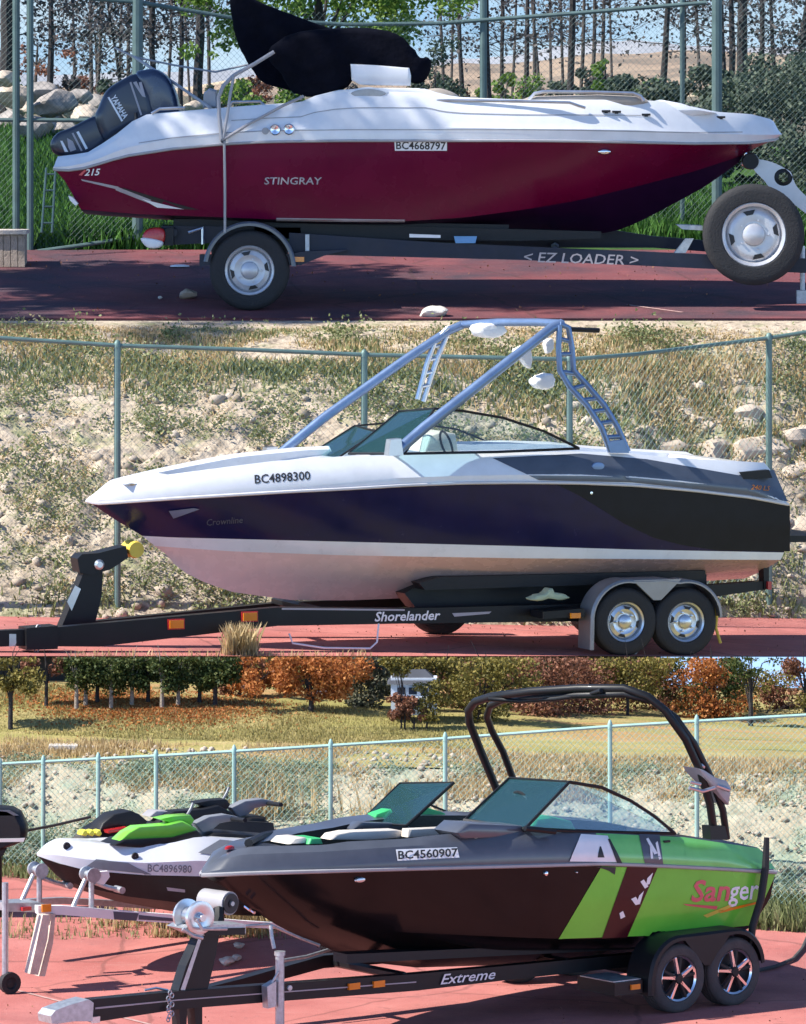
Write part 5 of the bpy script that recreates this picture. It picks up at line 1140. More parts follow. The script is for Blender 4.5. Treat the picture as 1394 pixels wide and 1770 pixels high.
def deck(boat, pose, Lc, N, t_open, drop, m_cap, m_in, name='deck'):
    G = loft(pose, Lc, N); S_ = Surf(pose, [R[:4] for R in G]); H = []
    for i, R in enumerate(G):
        t = i / N; k = 1.0 if t_open[0] < t < t_open[1] else 0.0
        e = R[-1]; H.append([e, Vector((e.x, e.y * .96, e.z - drop * k - .004)), Vector((e.x, e.y * .35, e.z - drop * k)), Vector((e.x, 0, e.z - drop * k))])
    mb = MB(); skin(mb, G); o = mb.build(name, m_cap, boat, 28); mb = MB(); skin(mb, H); mb.build('cockpit_liner', m_in, boat, 28)
    return S_, G
capS2, Gc = deck(boat, B2, Lc, 60, (.06, .86), .42, M['white_top'], M['white_gel'])
def rubrail(boat, Gc, r, m, dz=-.01):
    mb = MB()
    for s in (1, -1): mb.tube([Vector((R[0].x, R[0].y * s * 1.003, R[0].z + dz)) for R in Gc], r, 6)
    return mb.build('rub_rail', m, boat)
rubrail(boat, Gc, .016, M['whiterail'])
# colour panels
decal('side_panel', [(852, 792), (1005, 784), (1100, 834), (932, 830)], capS2, M['slate'], boat, 14, 6, .004)
decal('side_panel', [(1005, 784), (1120, 794), (1200, 845), (1095, 834)], capS2, M['slate'], boat, 10, 6, .004)
decal('side_panel', [(1119, 794), (1280, 822), (1302, 857), (1198, 845)], capS2, M['slate'], boat, 14, 6, .004)
decal('side_panel', [(1278, 821), (1338, 812), (1362, 867), (1300, 857)], capS2, M['slate'], boat, 10, 6, .004)
decal_cols('aft_panel', [966 + 8.16 * k for k in range(50)], lambda x: tab(rail2, x) + 2, lambda x: min(tab([(966, 839), (1000, 855), (1040, 880), (1080, 905), (1130, 929), (1180, 942), (1240, 951), (1400, 956)], x), tab(boot2, x) - 2), hullS2, M['aftblack'], boat)
mb = MB(); q = capS2(1034, 806, .004); mb.rings([[q + Vector((math.cos(a) * .07 * f, .012 * g, math.sin(a) * .04 * f)) for a in [6.283 * k / 18 for k in range(18)]] for f, g in ((1, 0), (.9, 1), (.5, 1.2))]); mb.build('emblem_badge', M['bluealu'], boat, 50)
mb = MB(); prism(mb, B2, [(1280, 816), (1330, 812), (1336, 826), (1286, 828)], .7, 1.03); mb.build('stern_cleat_box', M['blackpl'], boat, 0)
textmesh('lettering', '240 LS', (1298, 846), (1330, 849), 8, capS2, M['amber'], boat, .2, off=.012)
textmesh('registration_number', 'BC4898300', (441, 836), (537, 829), 15, capS2, M['ink'], boat, bold=.015, off=.004)
decal('bow_fitting', [(292, 882), (335, 877), (345, 879), (300, 895)], hullS2, M['bluealu'], boat, 6, 3, .014)
textmesh('lettering', 'Crownline', (358, 908), (420, 903), 11, hullS2, M['slate'], boat, .2)
mb = MB(); q = hullS2(1022, 852, .004); mb.lathe(q, [(.016, 0), (.014, .012), (.001, .013)], 10); mb.build('vent', M['chrome'], boat)
mb = MB(); pillow(mb, B2, [(216, 838), (226, 835), (238, 836), (230, 840)], .14, .22, .2); mb.build('bow_light', M['alu'], boat)
mb = MB(); prism(mb, B2, [(1345, 926), (1440, 926), (1440, 936), (1345, 938)], -.6, .75); mb.build('swim_platform', M['blackpl'], boat, 0)
# windscreen
def pane(name, pts, m, parent, th=.006):
    mb = MB(); mb.slab(pts, th); return mb.build(name, m, parent, 0)
def screen(boat, pose, panes, bars):
    root = MB(); w = None
    for pts, r in bars:
        root.tube([pose.pt(*p) for p in pts], r, 7)
    w = root.build('windscreen_frame', M['blackmetal'], boat, 50)
    for pts, m in panes: pane('pane', [pose.pt(*p) for p in pts], M[m], w)
    return w
arc2 = [(752, 706, .86), (800, 710, .88), (870, 722, .91), (940, 745, .95), (1000, 774, 1.0)]
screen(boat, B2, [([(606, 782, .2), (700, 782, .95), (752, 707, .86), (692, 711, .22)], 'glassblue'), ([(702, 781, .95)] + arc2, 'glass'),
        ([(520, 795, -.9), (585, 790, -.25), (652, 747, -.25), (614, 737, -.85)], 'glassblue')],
       [([(603, 784, .2), (700, 784, .95), (860, 781, .97), (1002, 775, 1.0)], .014), ([(603, 784, .2), (690, 711, .22), (752, 706, .86)], .012), ([(700, 784, .95), (752, 706, .86)], .012), (arc2, .014),
        ([(518, 797, -.9), (614, 736, -.85), (652, 746, -.25)], .013), ([(585, 791, -.25), (652, 746, -.25)], .01), ([(614, 736, -.85), (700, 728, -.9), (790, 742, -.95), (860, 770, -.98)], .01)])
mb = MB(); pillow(mb, B2, [(590, 794), (640, 786), (690, 785), (690, 792), (680, 800), (600, 800)], .3, .5, .15); mb.build('dashboard', M['white_top'], boat, 50)
mb = MB(); pillow(mb, B2, [(510, 800), (560, 794), (600, 790), (610, 800), (560, 806)], -.95, -.2, .15); mb.build('dashboard', M['white_top'], boat, 50)
mb = MB(); pillow(mb, B2, [(735, 782), (742, 752), (765, 745), (790, 750), (795, 782)], -.1, .4, .2); mb.build('seat', M['cream'], boat, 50)
mb = MB(); mb.lathe((0, 0, 0), [(.001, 0)], 4); q = B2.pt(772, 768, .55)
mb = MB(); mb.tube([q + Vector((.04 * math.cos(a), .13 * math.sin(a), .13 * math.cos(a))) for a in [6.283 * k / 20 for k in range(21)]], .012, 6); mb.build('steering_wheel', M['blackpl'], boat)
# wake tower
tw = MB()
for lt, off in ((.98, 0),):
    tubepx(tw, B2, [(684, 782, .98), (735, 738, .97), (860, 640, .95), (955, 566, .92), (972, 559, .9)], [10, 10, 9.5, 9, 8.5], 10)
tubepx(tw, B2, [(470, 796, -1.0), (560, 722, -.98), (700, 622, -.95), (775, 572, -.92), (800, 561, -.9)], [9, 9, 8.5, 8, 8], 10)
tubepx(tw, B2, [(972, 559, .9), (930, 557, .5), (860, 557, -.3), (800, 561, -.9)], 7, 8)
to = tw.build('wake_tower', M['bluealu'], boat, 60)
mb = MB(); o1 = [(968, 560, .95), (983, 566, .95), (989, 600, .95), (992, 640, .95), (1012, 662, .96), (1045, 700, .98), (1068, 738, 1.0), (1086, 780, 1.0)]; i1 = [(968, 562, .95), (966, 600, .95), (968, 640, .95), (985, 668, .96), (1015, 700, .98), (1040, 738, 1.0), (1056, 780, 1.0)]
tubepx(mb, B2, o1, 5.5); tubepx(mb, B2, i1, 5.5); mb.build('rear_leg', M['bluealu'], to, 60)
for a, b in (((967, 585, .95), (987, 590, .95)), ((967, 612, .95), (990, 612, .95)), ((969, 642, .95), (995, 646, .95)), ((990, 672, .96), (1015, 664, .96)), ((1005, 692, .97), (1035, 688, .97)), ((1022, 712, .98), (1050, 708, .98)), ((1034, 732, .99), (1064, 728, .99)), ((1046, 756, 1.0), (1076, 754, 1.0))):
    mb = MB(); tubepx(mb, B2, [a, b], 4); mb.build('rung', M['bluealu'], to, 60)
mb = MB(); prism(mb, B2, [(1050, 764), (1078, 760), (1088, 783), (1056, 783)], .96, 1.03); mb.build('foot_plate', M['bluealu'], to, 0)
mb = MB(); tubepx(mb, B2, [(800, 562, -.9), (775, 575, -.92), (757, 618, -.95), (742, 662, -.96), (732, 694, -.97)], 5); tubepx(mb, B2, [(775, 566, -.9), (752, 590, -.92), (738, 630, -.95), (722, 690, -.97)], 5); mb.build('rear_leg', M['alu'], to, 60)
for r_ in (600, 622, 645, 668): mb = MB(); f = (r_ - 590) / 100; tubepx(mb, B2, [(750 - 26 * f, r_, -.95), (766 - 30 * f, r_ - 3, -.95)], 3.4); mb.build('rung', M['alu'], to, 60)
for px, row, lt in ((686, 782, .98), (472, 796, -1.0)):
    mb = MB(); prism(mb, B2, [(px - 10, row - 22), (px + 8, row - 24), (px + 12, row + 5), (px - 14, row + 6)], lt - .06, lt + .06); mb.build('foot_plate', M['alu'], to, 0)
def hung(name, label, cat, poly, l0, l1, m, bev=.3, n=26):
    root_p = B2.world(B2.pt(poly[0][0], poly[0][1], l1)); r = empty(name, root_p); tag(r, label, cat); mb = MB(); pillow(mb, B2, poly, l0, l1, bev, smooth_n=n, wob=.09)
    nm = {'bag': 'bag_body', 'cloth': 'cloth_fold', 'speaker': 'speaker_body'}.get(cat, 'body'); shift(mb.build(nm, M[m], None, 60), r, B2)
hung('tower_bag', 'round white bundle on the far side of the wake tower top', 'bag', [(830, 566), (850, 559), (872, 562), (878, 574), (862, 584), (838, 582)], -.6, -.3, 'cloth_w')
hung('hanging_cloth', 'white cloth hanging under the near tower bar', 'cloth', [(893, 606), (915, 598), (921, 618), (918, 636), (906, 624)], .5, .62, 'cloth_w', .2)
hung('hanging_cloth', 'small white rag hanging beside the top of the rear tower leg', 'cloth', [(944, 592), (956, 585), (958, 602), (948, 611)], .6, .68, 'cloth_w', .2)
hung('tower_speaker', 'pale speckled tower speaker beside the near rear leg', 'speaker', [(926, 660), (938, 650), (956, 646), (962, 660), (954, 672), (936, 672)], .45, .65, 'cloth_w')
mb = MB(); tubepx(mb, B2, [(985, 569, .7), (1036, 571, .7)], 4.5); mb.build('board_rack', M['blackpl'], to)

# ------------------------------------------------------------------ its tandem trailer
tr = B2.root('boat_trailer'); tag(tr, 'black tandem trailer with a yellow bow roller under the navy boat', 'trailer')
mb = MB(); prism(mb, B2, [(-60, 1092), (60, 1088), (170, 1078), (480, 1050), (700, 1052), (1010, 1044), (1230, 1040), (1230, 1064), (1010, 1074), (700, 1078), (480, 1082), (170, 1118), (60, 1116), (-60, 1120)], .62, .74); mb.build('frame_rail', M['blackmetal'], tr, 30)
mb = MB(); prism(mb, B2, [(160, 1074), (480, 1042), (900, 1022), (1230, 1012), (1230, 1030), (900, 1040), (480, 1060), (170, 1096)], -.72, -.6); mb.build('frame_rail', M['blackmetal'], tr, 30)
mb = MB(); prism(mb, B2, [(700, 1026), (740, 1000), (1222, 985), (1222, 1046), (1010, 1048), (720, 1052)], .1, .38); mb.build('undershade_block', M['blackmetal'], tr, 30)  # dark block added for the shade between hull and trailer
mb = MB(); prism(mb, B2, [(725, 1008), (760, 998), (1000, 992), (1220, 986), (1220, 1000), (1000, 1012), (735, 1020)], .4, .62); mb.build('bunk', M['blackpl'], tr, 30)
for px in (560, 900, 1140):
    mb = MB(); a = B2.pt(px, 1058, .68); mb.tube([a, Vector((a.x, -.66, a.z))], .045, 6); mb.build('crossmember', M['blackmetal'], tr)
mb = MB(); prism(mb, B2, [(488, 1051), (700, 1053), (700, 1056), (488, 1054)], .74, .746); mb.build('pinstripe', M['greyink'], tr, 0)
textmesh('lettering', 'Shorelander', (648, 1074), (762, 1071), 16, flat(B2, .742), M['whiteink'], tr, .25, bold=.02)
decal('decal_stripe', [(782, 1060), (850, 1057), (846, 1061), (786, 1066)], flat(B2, .742), M['greyink'], tr, 4, 2, .002)
for px, row in ((305, 1079), (432, 1066)):
    mb = MB(); q = B2.pt(px, row, .755); mb.box(q, (.07, .018, .038)); ml = mb.build('marker_light', M['amber'], tr); mb = MB(); mb.box(q + Vector((0, -.012, 0)), (.085, .012, .05)); mb.build('light_base', M['red'], ml, 0)
mb = MB(); prism(mb, B2, [(96, 1120), (104, 1090), (120, 1052), (146, 986), (178, 984), (176, 1030), (164, 1080), (158, 1122)], .05, .2); mb.build('winch_post', M['blackmetal'], tr, 0)
mb = MB(); prism(mb, B2, [(134, 966), (142, 958), (170, 956), (218, 944), (222, 964), (192, 984), (160, 994), (138, 990)], .02, .24); mb.build('winch_head', M['blackmetal'], tr, 0)
mb = MB(); mb.lathe(B2.pt(172, 976, .26), [(.001, -.03), (.05, -.03), (.05, 0), (.03, .02), (.001, .02)], 14); mb.build('winch', M['alu'], tr)
mb = MB(); mb.lathe(B2.pt(229, 949, .1), [(.001, -.13), (.075, -.13), (.085, -.08), (.05, 0), (.085, .08), (.075, .13), (.001, .13)], 18); mb.build('bow_roller', M['yellow'], tr)
decal('label', [(116, 1040), (130, 1012), (140, 1018), (124, 1056)], flat(B2, .205), M['alu'], tr, 2, 2, 0)
decal('label', [(16, 1096), (28, 1096), (28, 1116), (16, 1118)], flat(B2, .745), M['alu'], tr, 2, 2, 0)
mb = MB()
for k in range(9):
    a = B2.pt(66 + 3 * math.sin(k * 2.2), 1084 + k * 5, .77); mb.tube([a + Vector((.02 * math.cos(q), 0, .022 * math.sin(q))) for q in [6.283 * i / 8 for i in range(9)]], .006, 4)
mb.build('safety_chain', M['galv'], tr)
mb = MB(); prism(mb, B2, [(46, 1086), (100, 1082), (100, 1122), (46, 1124)], .55, .8); mb.build('coupler_block', M['blackmetal'], tr, 0)
# wheels and fender
W2R = .335
w1, c1 = ground_wheel(B2, tr, 1076, 1.04, W2R, lambda x, y: float(g2(x, y)), style='steel', w=.2, rim=.2, metal='alu')
w2, c2 = ground_wheel(B2, tr, 1180, 1.04, W2R, lambda x, y: float(g2(x, y)), style='steel', w=.2, rim=.2, metal='alu')
for q in (760,):
    ground_wheel(B2, tr, q, -.98, W2R, lambda x, y: float(g2(x, y)), style='steel', w=.2, rim=.2, metal='alu')
c3 = wheel(tr, Vector((c2.x, -.98, c2.z)), W2R, .2, -1, .222)
for c in (c1, c2): mb = MB(); mb.tube([Vector((c.x, .95, c.z)), Vector((c.x, -.95, c.z))], .04, 8); mb.build('axle', M['blackmetal'], tr)
Rf = W2R * 1.16; hx = lambda a, c: (c.x - math.cos(a) * Rf, c.z + .02 + math.sin(a) * Rf)
path = [(c1.x + Rf * 1.02, c1.z - .26), (c1.x + Rf * 1.0, c1.z)] + [(c1.x + math.cos(a) * Rf, c1.z + .03 + math.sin(a) * Rf) for a in np.linspace(.1, math.radians(100), 12)] + [(lerp(c1.x, c2.x, f), c1.z + .03 + Rf * .985) for f in (.35, .5, .65)] + [(c2.x + math.cos(a) * Rf, c2.z + .03 + math.sin(a) * Rf) for a in np.linspace(math.radians(80), math.radians(178), 12)]
fender('fender', B2, tr, path, .86, 1.17, M['fendersilver'], .035)
mb = MB(); m_ = (c1.x + c2.x) / 2; s2 = abs(c1.x - c2.x) / 2; zt = c1.z + .03 + Rf * .97
mb.rings([[Vector((m_ + s2 * .8, y, zt)), Vector((m_ - s2 * .8, y, zt)), Vector((m_ - .04, y, zt - .2)), Vector((m_ + .04, y, zt - .2))] for y in (1.13, 1.165)]); mb.build('fender_web', M['fendersilver'], tr, 0)
mb = MB(); q = B2.pt(995, 1064, 1.14); mb.box(q, (.05, .02, .025)); mb.build('marker_light', M['amber'], tr)
mb = MB(); prism(mb, B2, [(940, 1058), (1010, 1052), (1012, 1066), (940, 1070)], .8, 1.12); mb.build('step', M['blackmetal'], tr, 0)
mb = MB(); prism(mb, B2, [(1320, 968), (1330, 968), (1330, 1018), (1322, 1020)], .5, .62); mb.build('guide_post', M['blackmetal'], tr, 0)
mb = MB(); prism(mb, B2, [(1220, 1012), (1330, 1004), (1330, 1018), (1220, 1034)], .48, .6); mb.build('rear_frame', M['blackmetal'], tr, 0)
mb = MB(); q = B2.pt(1330, 1012, .64); mb.box(q, (.02, .02, .04)); mb.build('tail_light', M['red'], tr, 0)
mb = MB(); tubepx(mb, B2, [(1236, 1036, 1.0), (1240, 1060, 1.02), (1238, 1085, 1.0), (1246, 1112, 1.02)], 3); mb.build('tie_strap', M['yellow'], tr)
mb = MB(); tubepx(mb, B2, [(500, 1095, .74), (506, 1112, .76), (560, 1120, .78), (640, 1121, .78), (652, 1110, .76), (655, 1078, .75)], 1.8); mb.build('brake_cable', M['whiteink'], tr)
hung('leaf_cloth', 'pale green rag lying on the trailer step in front of the fender', 'cloth', [(920, 1037), (934, 1029), (944, 1027), (955, 1017), (962, 1025), (976, 1027), (986, 1034), (970, 1038), (950, 1035), (936, 1039)], .8, .98, 'cloth_g', .3, 40)
p = on(1096, 1131, g2, 55, 60); boulder('pebble', p + Vector((0, 0, .03)), .05, M['concrete'], 'pale pebble between the wheels of the navy boat trailer', None, .8, 16, cat='stone')
# ================================================================== BLACK AND GREEN BOAT (lower court), bow to the left and nearer
B3 = Pose(350, 43.2, math.pi + math.radians(38), 1, -7.16)
boat = B3.root('wakeboard_boat'); tag(boat, 'black and green wakeboard boat with a black tower arch on a tandem trailer', 'boat')
rail3 = [(350, 1514), (400, 1512), (420, 1511), (560, 1507), (700, 1503), (900, 1498), (1040, 1494), (1150, 1498), (1250, 1503), (1342, 1509)]
ch3 = [(425, 1566), (480, 1580), (520, 1590), (600, 1602), (700, 1612), (900, 1621), (1000, 1624), (1080, 1621), (1200, 1611), (1302, 1600)]
mid3 = [(385, 1535)] + [(a, lerp(tab(rail3, a), tab(ch3, a), .5)) for a in range(440, 1330, 60)]
keel3 = [(440, 1575), (480, 1600), (520, 1620), (580, 1645), (650, 1665), (720, 1673), (850, 1669), (1190, 1652)]
L = [dict(bow=351, stern=1341, B=.93, rows=rail3, p=2.8, q=.72), dict(bow=390, stern=1332, B=.92, rows=mid3, p=2.6, q=.8), dict(bow=428, stern=1302, B=.86, rows=ch3, p=2.4, q=.95),
     dict(bow=442, stern=1245, B=.45, rows=[(a, lerp(tab(ch3, a), b, .6)) for a, b in keel3], p=2.3, q=1.1), dict(bow=452, stern=1190, B=.02, rows=keel3, p=2.4, q=1)]
G = loft(B3, L, 44); hullS3 = Surf(B3, G)
mb = MB(); skin(mb, G); transom(mb, G); mb.build('hull', M['blackgel'], boat, 24)
top3b = [(350, 1498), (375, 1482), (410, 1468), (440, 1463), (500, 1462), (560, 1461), (600, 1455), (700, 1450), (770, 1442), (900, 1436), (1000, 1438), (1100, 1442), (1180, 1446), (1240, 1450), (1310, 1465), (1335, 1484), (1343, 1504)]
Lc = [dict(bow=349, stern=1342, B=.95, rows=[(a, b - 3) for a, b in rail3], p=2.8, q=.72), dict(bow=350, stern=1342, B=.955, rows=[(a, lerp(tab(top3b, a), b, .7)) for a, b in rail3], p=2.8, q=.72),
      dict(bow=362, stern=1335, B=.91, rows=[(a, lerp(tab(top3b, a), b, .25)) for a, b in rail3], p=2.8, q=.72), dict(bow=385, stern=1325, B=.85, rows=top3b, p=2.8, q=.75), dict(bow=425, stern=1315, B=.70, rows=[(a, b + 1) for a, b in top3b], p=2.8, q=.8)]
capS3, Gc = deck(boat, B3, Lc, 60, (.06, .9), .32, M['charcoal'], M['blackpl'])
rubrail(boat, Gc, .016, M['greyrail'])
# green panels, black sash, emblem
decal('green_panel', [(1040, 1498), (1190, 1501), (1140, 1617), (966, 1623)], hullS3, M['greengel'], boat, 20, 12, .004)
decal('green_panel', [(1188, 1501), (1341, 1511), (1302, 1599), (1138, 1617)], hullS3, M['greengel'], boat, 20, 12, .004)
decal('sash', [(1084, 1498), (1137, 1499), (1084, 1620), (1040, 1622)], hullS3, M['maroon'], boat, 8, 14, .007)
decal('green_cap', [(1030, 1441), (1185, 1448), (1185, 1497), (1045, 1491)], capS3, M['greencap'], boat, 16, 8, .004)
decal('green_cap', [(1183, 1448), (1312, 1467), (1341, 1503), (1183, 1497)], capS3, M['greencap'], boat, 16, 8, .004)
decal('sash', [(1104, 1443), (1140, 1444), (1146, 1494), (1114, 1492)], capS3, M['charcoal'], boat, 5, 8, .008)
decal('emblem', [(1004, 1443), (1050, 1446), (1068, 1490), (984, 1489)], capS3, M['whiteink'], boat, 10, 8, .009)
decal('emblem_mark', [(1036, 1464), (1038, 1464), (1044, 1482), (1032, 1482)], capS3, M['ink'], boat, 4, 6, .012)
decal('emblem_mark', [(1050, 1452), (1054, 1452), (1075, 1492), (1066, 1492)], capS3, M['ink'], boat, 3, 6, .012)
decal('emblem_mark', [(1028, 1498), (1064, 1499), (1062, 1512), (1050, 1504)], hullS3, M['ink'], boat, 4, 4, .01)
def zig(pts, mapper, off):
    for q in pts: decal('sash_mark', q, mapper, M['whiteink'], boat, 3, 3, off)
zig([[(1116, 1452), (1120, 1450), (1136, 1476), (1130, 1478)], [(1122, 1462), (1126, 1462), (1128, 1484), (1124, 1484)], [(1132, 1458), (1136, 1456), (1142, 1484), (1138, 1486)]], capS3, .012)
zig([[(1106, 1524), (1112, 1520), (1120, 1532), (1114, 1536)], [(1118, 1518), (1128, 1508), (1122, 1528), (1116, 1530)], [(1090, 1554), (1098, 1550), (1106, 1562), (1098, 1564)], [(1104, 1548), (1112, 1540), (1106, 1560), (1100, 1560)], [(1070, 1578), (1076, 1574), (1080, 1584), (1072, 1588)]], hullS3, .011)
textmesh('lettering', 'San', (1194, 1558), (1262, 1556), 36, hullS3, M['redink'], boat, .25, off=.009, bold=.02)
textmesh('lettering', 'ger', (1258, 1556), (1312, 1553), 34, hullS3, M['whiteink'], boat, .25, off=.009, bold=.012)
decal('swoosh', [(1180, 1562), (1240, 1566), (1238, 1572), (1186, 1565)], hullS3, M['redink'], boat, 8, 2, .009); decal('swoosh', [(1215, 1582), (1265, 1562), (1268, 1566), (1222, 1586)], hullS3, M['yellow'], boat, 8, 2, .009); decal('swoosh', [(1240, 1574), (1310, 1558), (1308, 1562), (1245, 1578)], hullS3, M['amber'], boat, 8, 2, .009)
decal('registration_plate', [(684, 1469), (790, 1465), (794, 1483), (687, 1488)], capS3, M['whiteink'], boat, 10, 4, .006)
textmesh('registration_number', 'BC4560907', (688, 1486), (791, 1481), 14, capS3, M['ink'], boat, .0, bold=.02, off=.012)
for px, row, rx, rz, m in ((622, 1521, .05, .02, 'alu'), (943, 1510, .02, .02, 'chrome'), (996, 1508, .008, .008, 'chrome')):
    mb = MB(); q = hullS3(px, row, .002); mb.rings([[q + Vector((math.cos(a) * rx * f, .014 * g, math.sin(a) * rz * f)) for a in [6.283 * k / 16 for k in range(16)]] for f, g in ((1, 0), (.85, 1), (.4, 1.3))]); mb.build('docking_light' if rx > .03 else 'through_hull_fitting', M[m], boat, 50)
mb = MB(); q = capS3(396, 1466, .01); mb.rings([[q + Vector((math.cos(a) * .045 * f, math.sin(a) * .02 * f, h)) for a in [6.283 * k / 14 for k in range(14)]] for f, h in ((1, 0), (.9, .018), (.4, .026))]); mb.build('bow_light', M['red'], boat, 50)
decal('deck_stripe', [(806, 1446), (842, 1442), (846, 1446), (822, 1451)], capS3, M['cream'], boat, 5, 2, .008)
mb = MB(); q = capS3(1152, 1456, .008); mb.box(q, (.03, .01, .008)); mb.build('cleat', M['blackpl'], boat, 0)
# bow cockpit rim, cushions, dash, seats
mb = MB(); tubepx(mb, B3, [(430, 1458, -.02), (455, 1446, -.35), (500, 1438, -.62), (560, 1434, -.75), (620, 1432, -.8), (660, 1432, -.8)], 8); mb.build('bow_rim', M['blackpl'], boat)
mb = MB(); pillow(mb, B3, [(572, 1452), (580, 1443), (604, 1438), (690, 1435), (706, 1438), (702, 1448), (640, 1453)], -.05, .1, .2); mb.build('cushion', M['cream'], boat, 50)
mb = MB(); pillow(mb, B3, [(706, 1448), (708, 1434), (772, 1431), (782, 1438), (770, 1447)], .1, .2, .2); mb.build('cushion', M['cream'], boat, 50)
mb = MB(); pillow(mb, B3, [(500, 1460), (510, 1450), (530, 1448), (538, 1458)], -.1, .15, .2); mb.build('cushion', M['cream'], boat, 50)
mb = MB(); pillow(mb, B3, [(534, 1460), (538, 1450), (556, 1449), (560, 1460)], -.05, .2, .2); mb.build('cushion', M['greenvinyl'], boat, 50)
mb = MB(); pillow(mb, B3, [(610, 1434), (625, 1422), (700, 1424), (712, 1432), (690, 1436), (620, 1437)], -.5, -.38, .15); mb.build('dashboard', M['charcoal'], boat, 50)
mb = MB(); pillow(mb, B3, [(790, 1440), (808, 1424), (910, 1428), (960, 1434), (940, 1446), (800, 1450)], .45, .75, .12); mb.build('dashboard', M['charcoal'], boat, 50)
mb = MB(); pillow(mb, B3, [(655, 1424), (668, 1402), (690, 1394), (740, 1396), (770, 1406), (790, 1428), (740, 1432)], -.8, -.66, .12); mb.build('seat_back', M['greenvinyl'], boat, 50)
mb = MB(); pillow(mb, B3, [(640, 1430), (652, 1408), (680, 1398), (706, 1404), (720, 1430)], -.72, -.6, .12); mb.build('seat_back', M['greenvinyl'], boat, 50)
mb = MB(); pillow(mb, B3, [(920, 1432), (925, 1416), (960, 1412), (992, 1420), (1000, 1436)], -.1, .3, .2); mb.build('seat_back', M['greenvinyl'], boat, 50)
q = B3.pt(905, 1395, .35); mb = MB(); mb.tube([q + Vector((.05 * math.cos(a), .12 * math.sin(a), .12 * math.cos(a))) for a in [6.283 * k / 20 for k in range(21)]], .011, 6); mb.build('steering_wheel', M['blackpl'], boat)
arc3 = [(985, 1352, .72), (1040, 1361, .75), (1090, 1384, .77), (1130, 1410, .79), (1166, 1440, .82)]
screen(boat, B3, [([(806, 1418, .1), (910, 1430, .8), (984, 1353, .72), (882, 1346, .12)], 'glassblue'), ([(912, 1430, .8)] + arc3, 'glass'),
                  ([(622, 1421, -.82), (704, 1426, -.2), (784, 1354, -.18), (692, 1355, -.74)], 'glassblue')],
       [([(803, 1419, .1), (870, 1428, .5), (912, 1434, .8)], .02), ([(912, 1434, .8), (1030, 1438, .8), (1168, 1441, .82)], .013), ([(803, 1418, .1), (881, 1345, .12), (985, 1352, .72)], .011), ([(905, 1436, .8), (985, 1352, .72)], .013), (arc3, .014),
        ([(622, 1422, -.82), (692, 1354, -.74), (785, 1353, -.18)], .009), ([(703, 1428, -.2), (785, 1353, -.18)], .013), ([(622, 1422, -.82), (703, 1427, -.2)], .009), ([(745, 1392, -.8), (770, 1402, -.82), (792, 1430, -.84)], .009)])
mb = MB(); tubepx(mb, B3, [(908, 1432, .84), (960, 1438, .86)], 5); mb.build('screen_latch', M['blackmetal'], boat)
# tower arch
mb = MB()
tubepx(mb, B3, [(1236, 1448, .95), (1228, 1390, .98), (1212, 1335, 1.0), (1186, 1278, 1.0), (1150, 1228, .95), (1120, 1204, .85), (1080, 1190, .7), (1000, 1190, .3), (920, 1195, -.1), (850, 1204, -.55), (822, 1213, -.8), (810, 1228, -.92), (812, 1250, -1.0), (832, 1300, -1.05), (862, 1372, -1.05)], 7.5, 10)
ta = mb.build('tower_arch', M['blackmetal'], boat, 60)
mb = MB(); tubepx(mb, B3, [(1257, 1450, .95), (1250, 1400, .98), (1230, 1345, 1.0), (1200, 1285, 1.0), (1168, 1240, .95), (1128, 1212, .85), (1080, 1200, .7), (1000, 1202, .3), (930, 1206, -.1), (870, 1210, -.55), (848, 1220, -.8), (842, 1238, -.92), (850, 1262, -1.0), (870, 1300, -1.05), (893, 1362, -1.05)], 6.5, 10); mb.build('arch_tube', M['blackmetal'], ta, 60)
mb = MB(); tubepx(mb, B3, [(845, 1208, -.5), (900, 1212, -.3), (960, 1208, .1), (1020, 1200, .4), (1040, 1194, .55)], 4.5); mb.build('arch_tube', M['blackmetal'], ta, 60)
mb = MB(); prism(mb, B3, [(1228, 1428), (1254, 1428), (1260, 1452), (1230, 1452)], .9, 1.0); mb.build('foot_plate', M['blackmetal'], ta, 0)
mb = MB(); tubepx(mb, B3, [(1205, 1322, 1.0), (1222, 1326, 1.0)], 5); mb.build('hinge', M['alu'], ta)
mb = MB(); pillow(mb, B3, [(1208, 1328), (1220, 1332), (1238, 1344), (1258, 1350), (1266, 1362), (1262, 1392), (1250, 1380), (1240, 1366), (1226, 1350), (1216, 1340)], .86, 1.06, .15); mb.build('board_rack', M['greyrail'], ta, 50)
mb = MB(); tubepx(mb, B3, [(1192, 1362, 1.05), (1215, 1368, 1.08), (1236, 1362, 1.1)], 3.5); tubepx(mb, B3, [(1194, 1352, 1.05), (1212, 1356, 1.08)], 3); tubepx(mb, B3, [(1240, 1358, 1.05), (1262, 1366, 1.1)], 4); mb.build('rack_fork', M['alu'], ta)

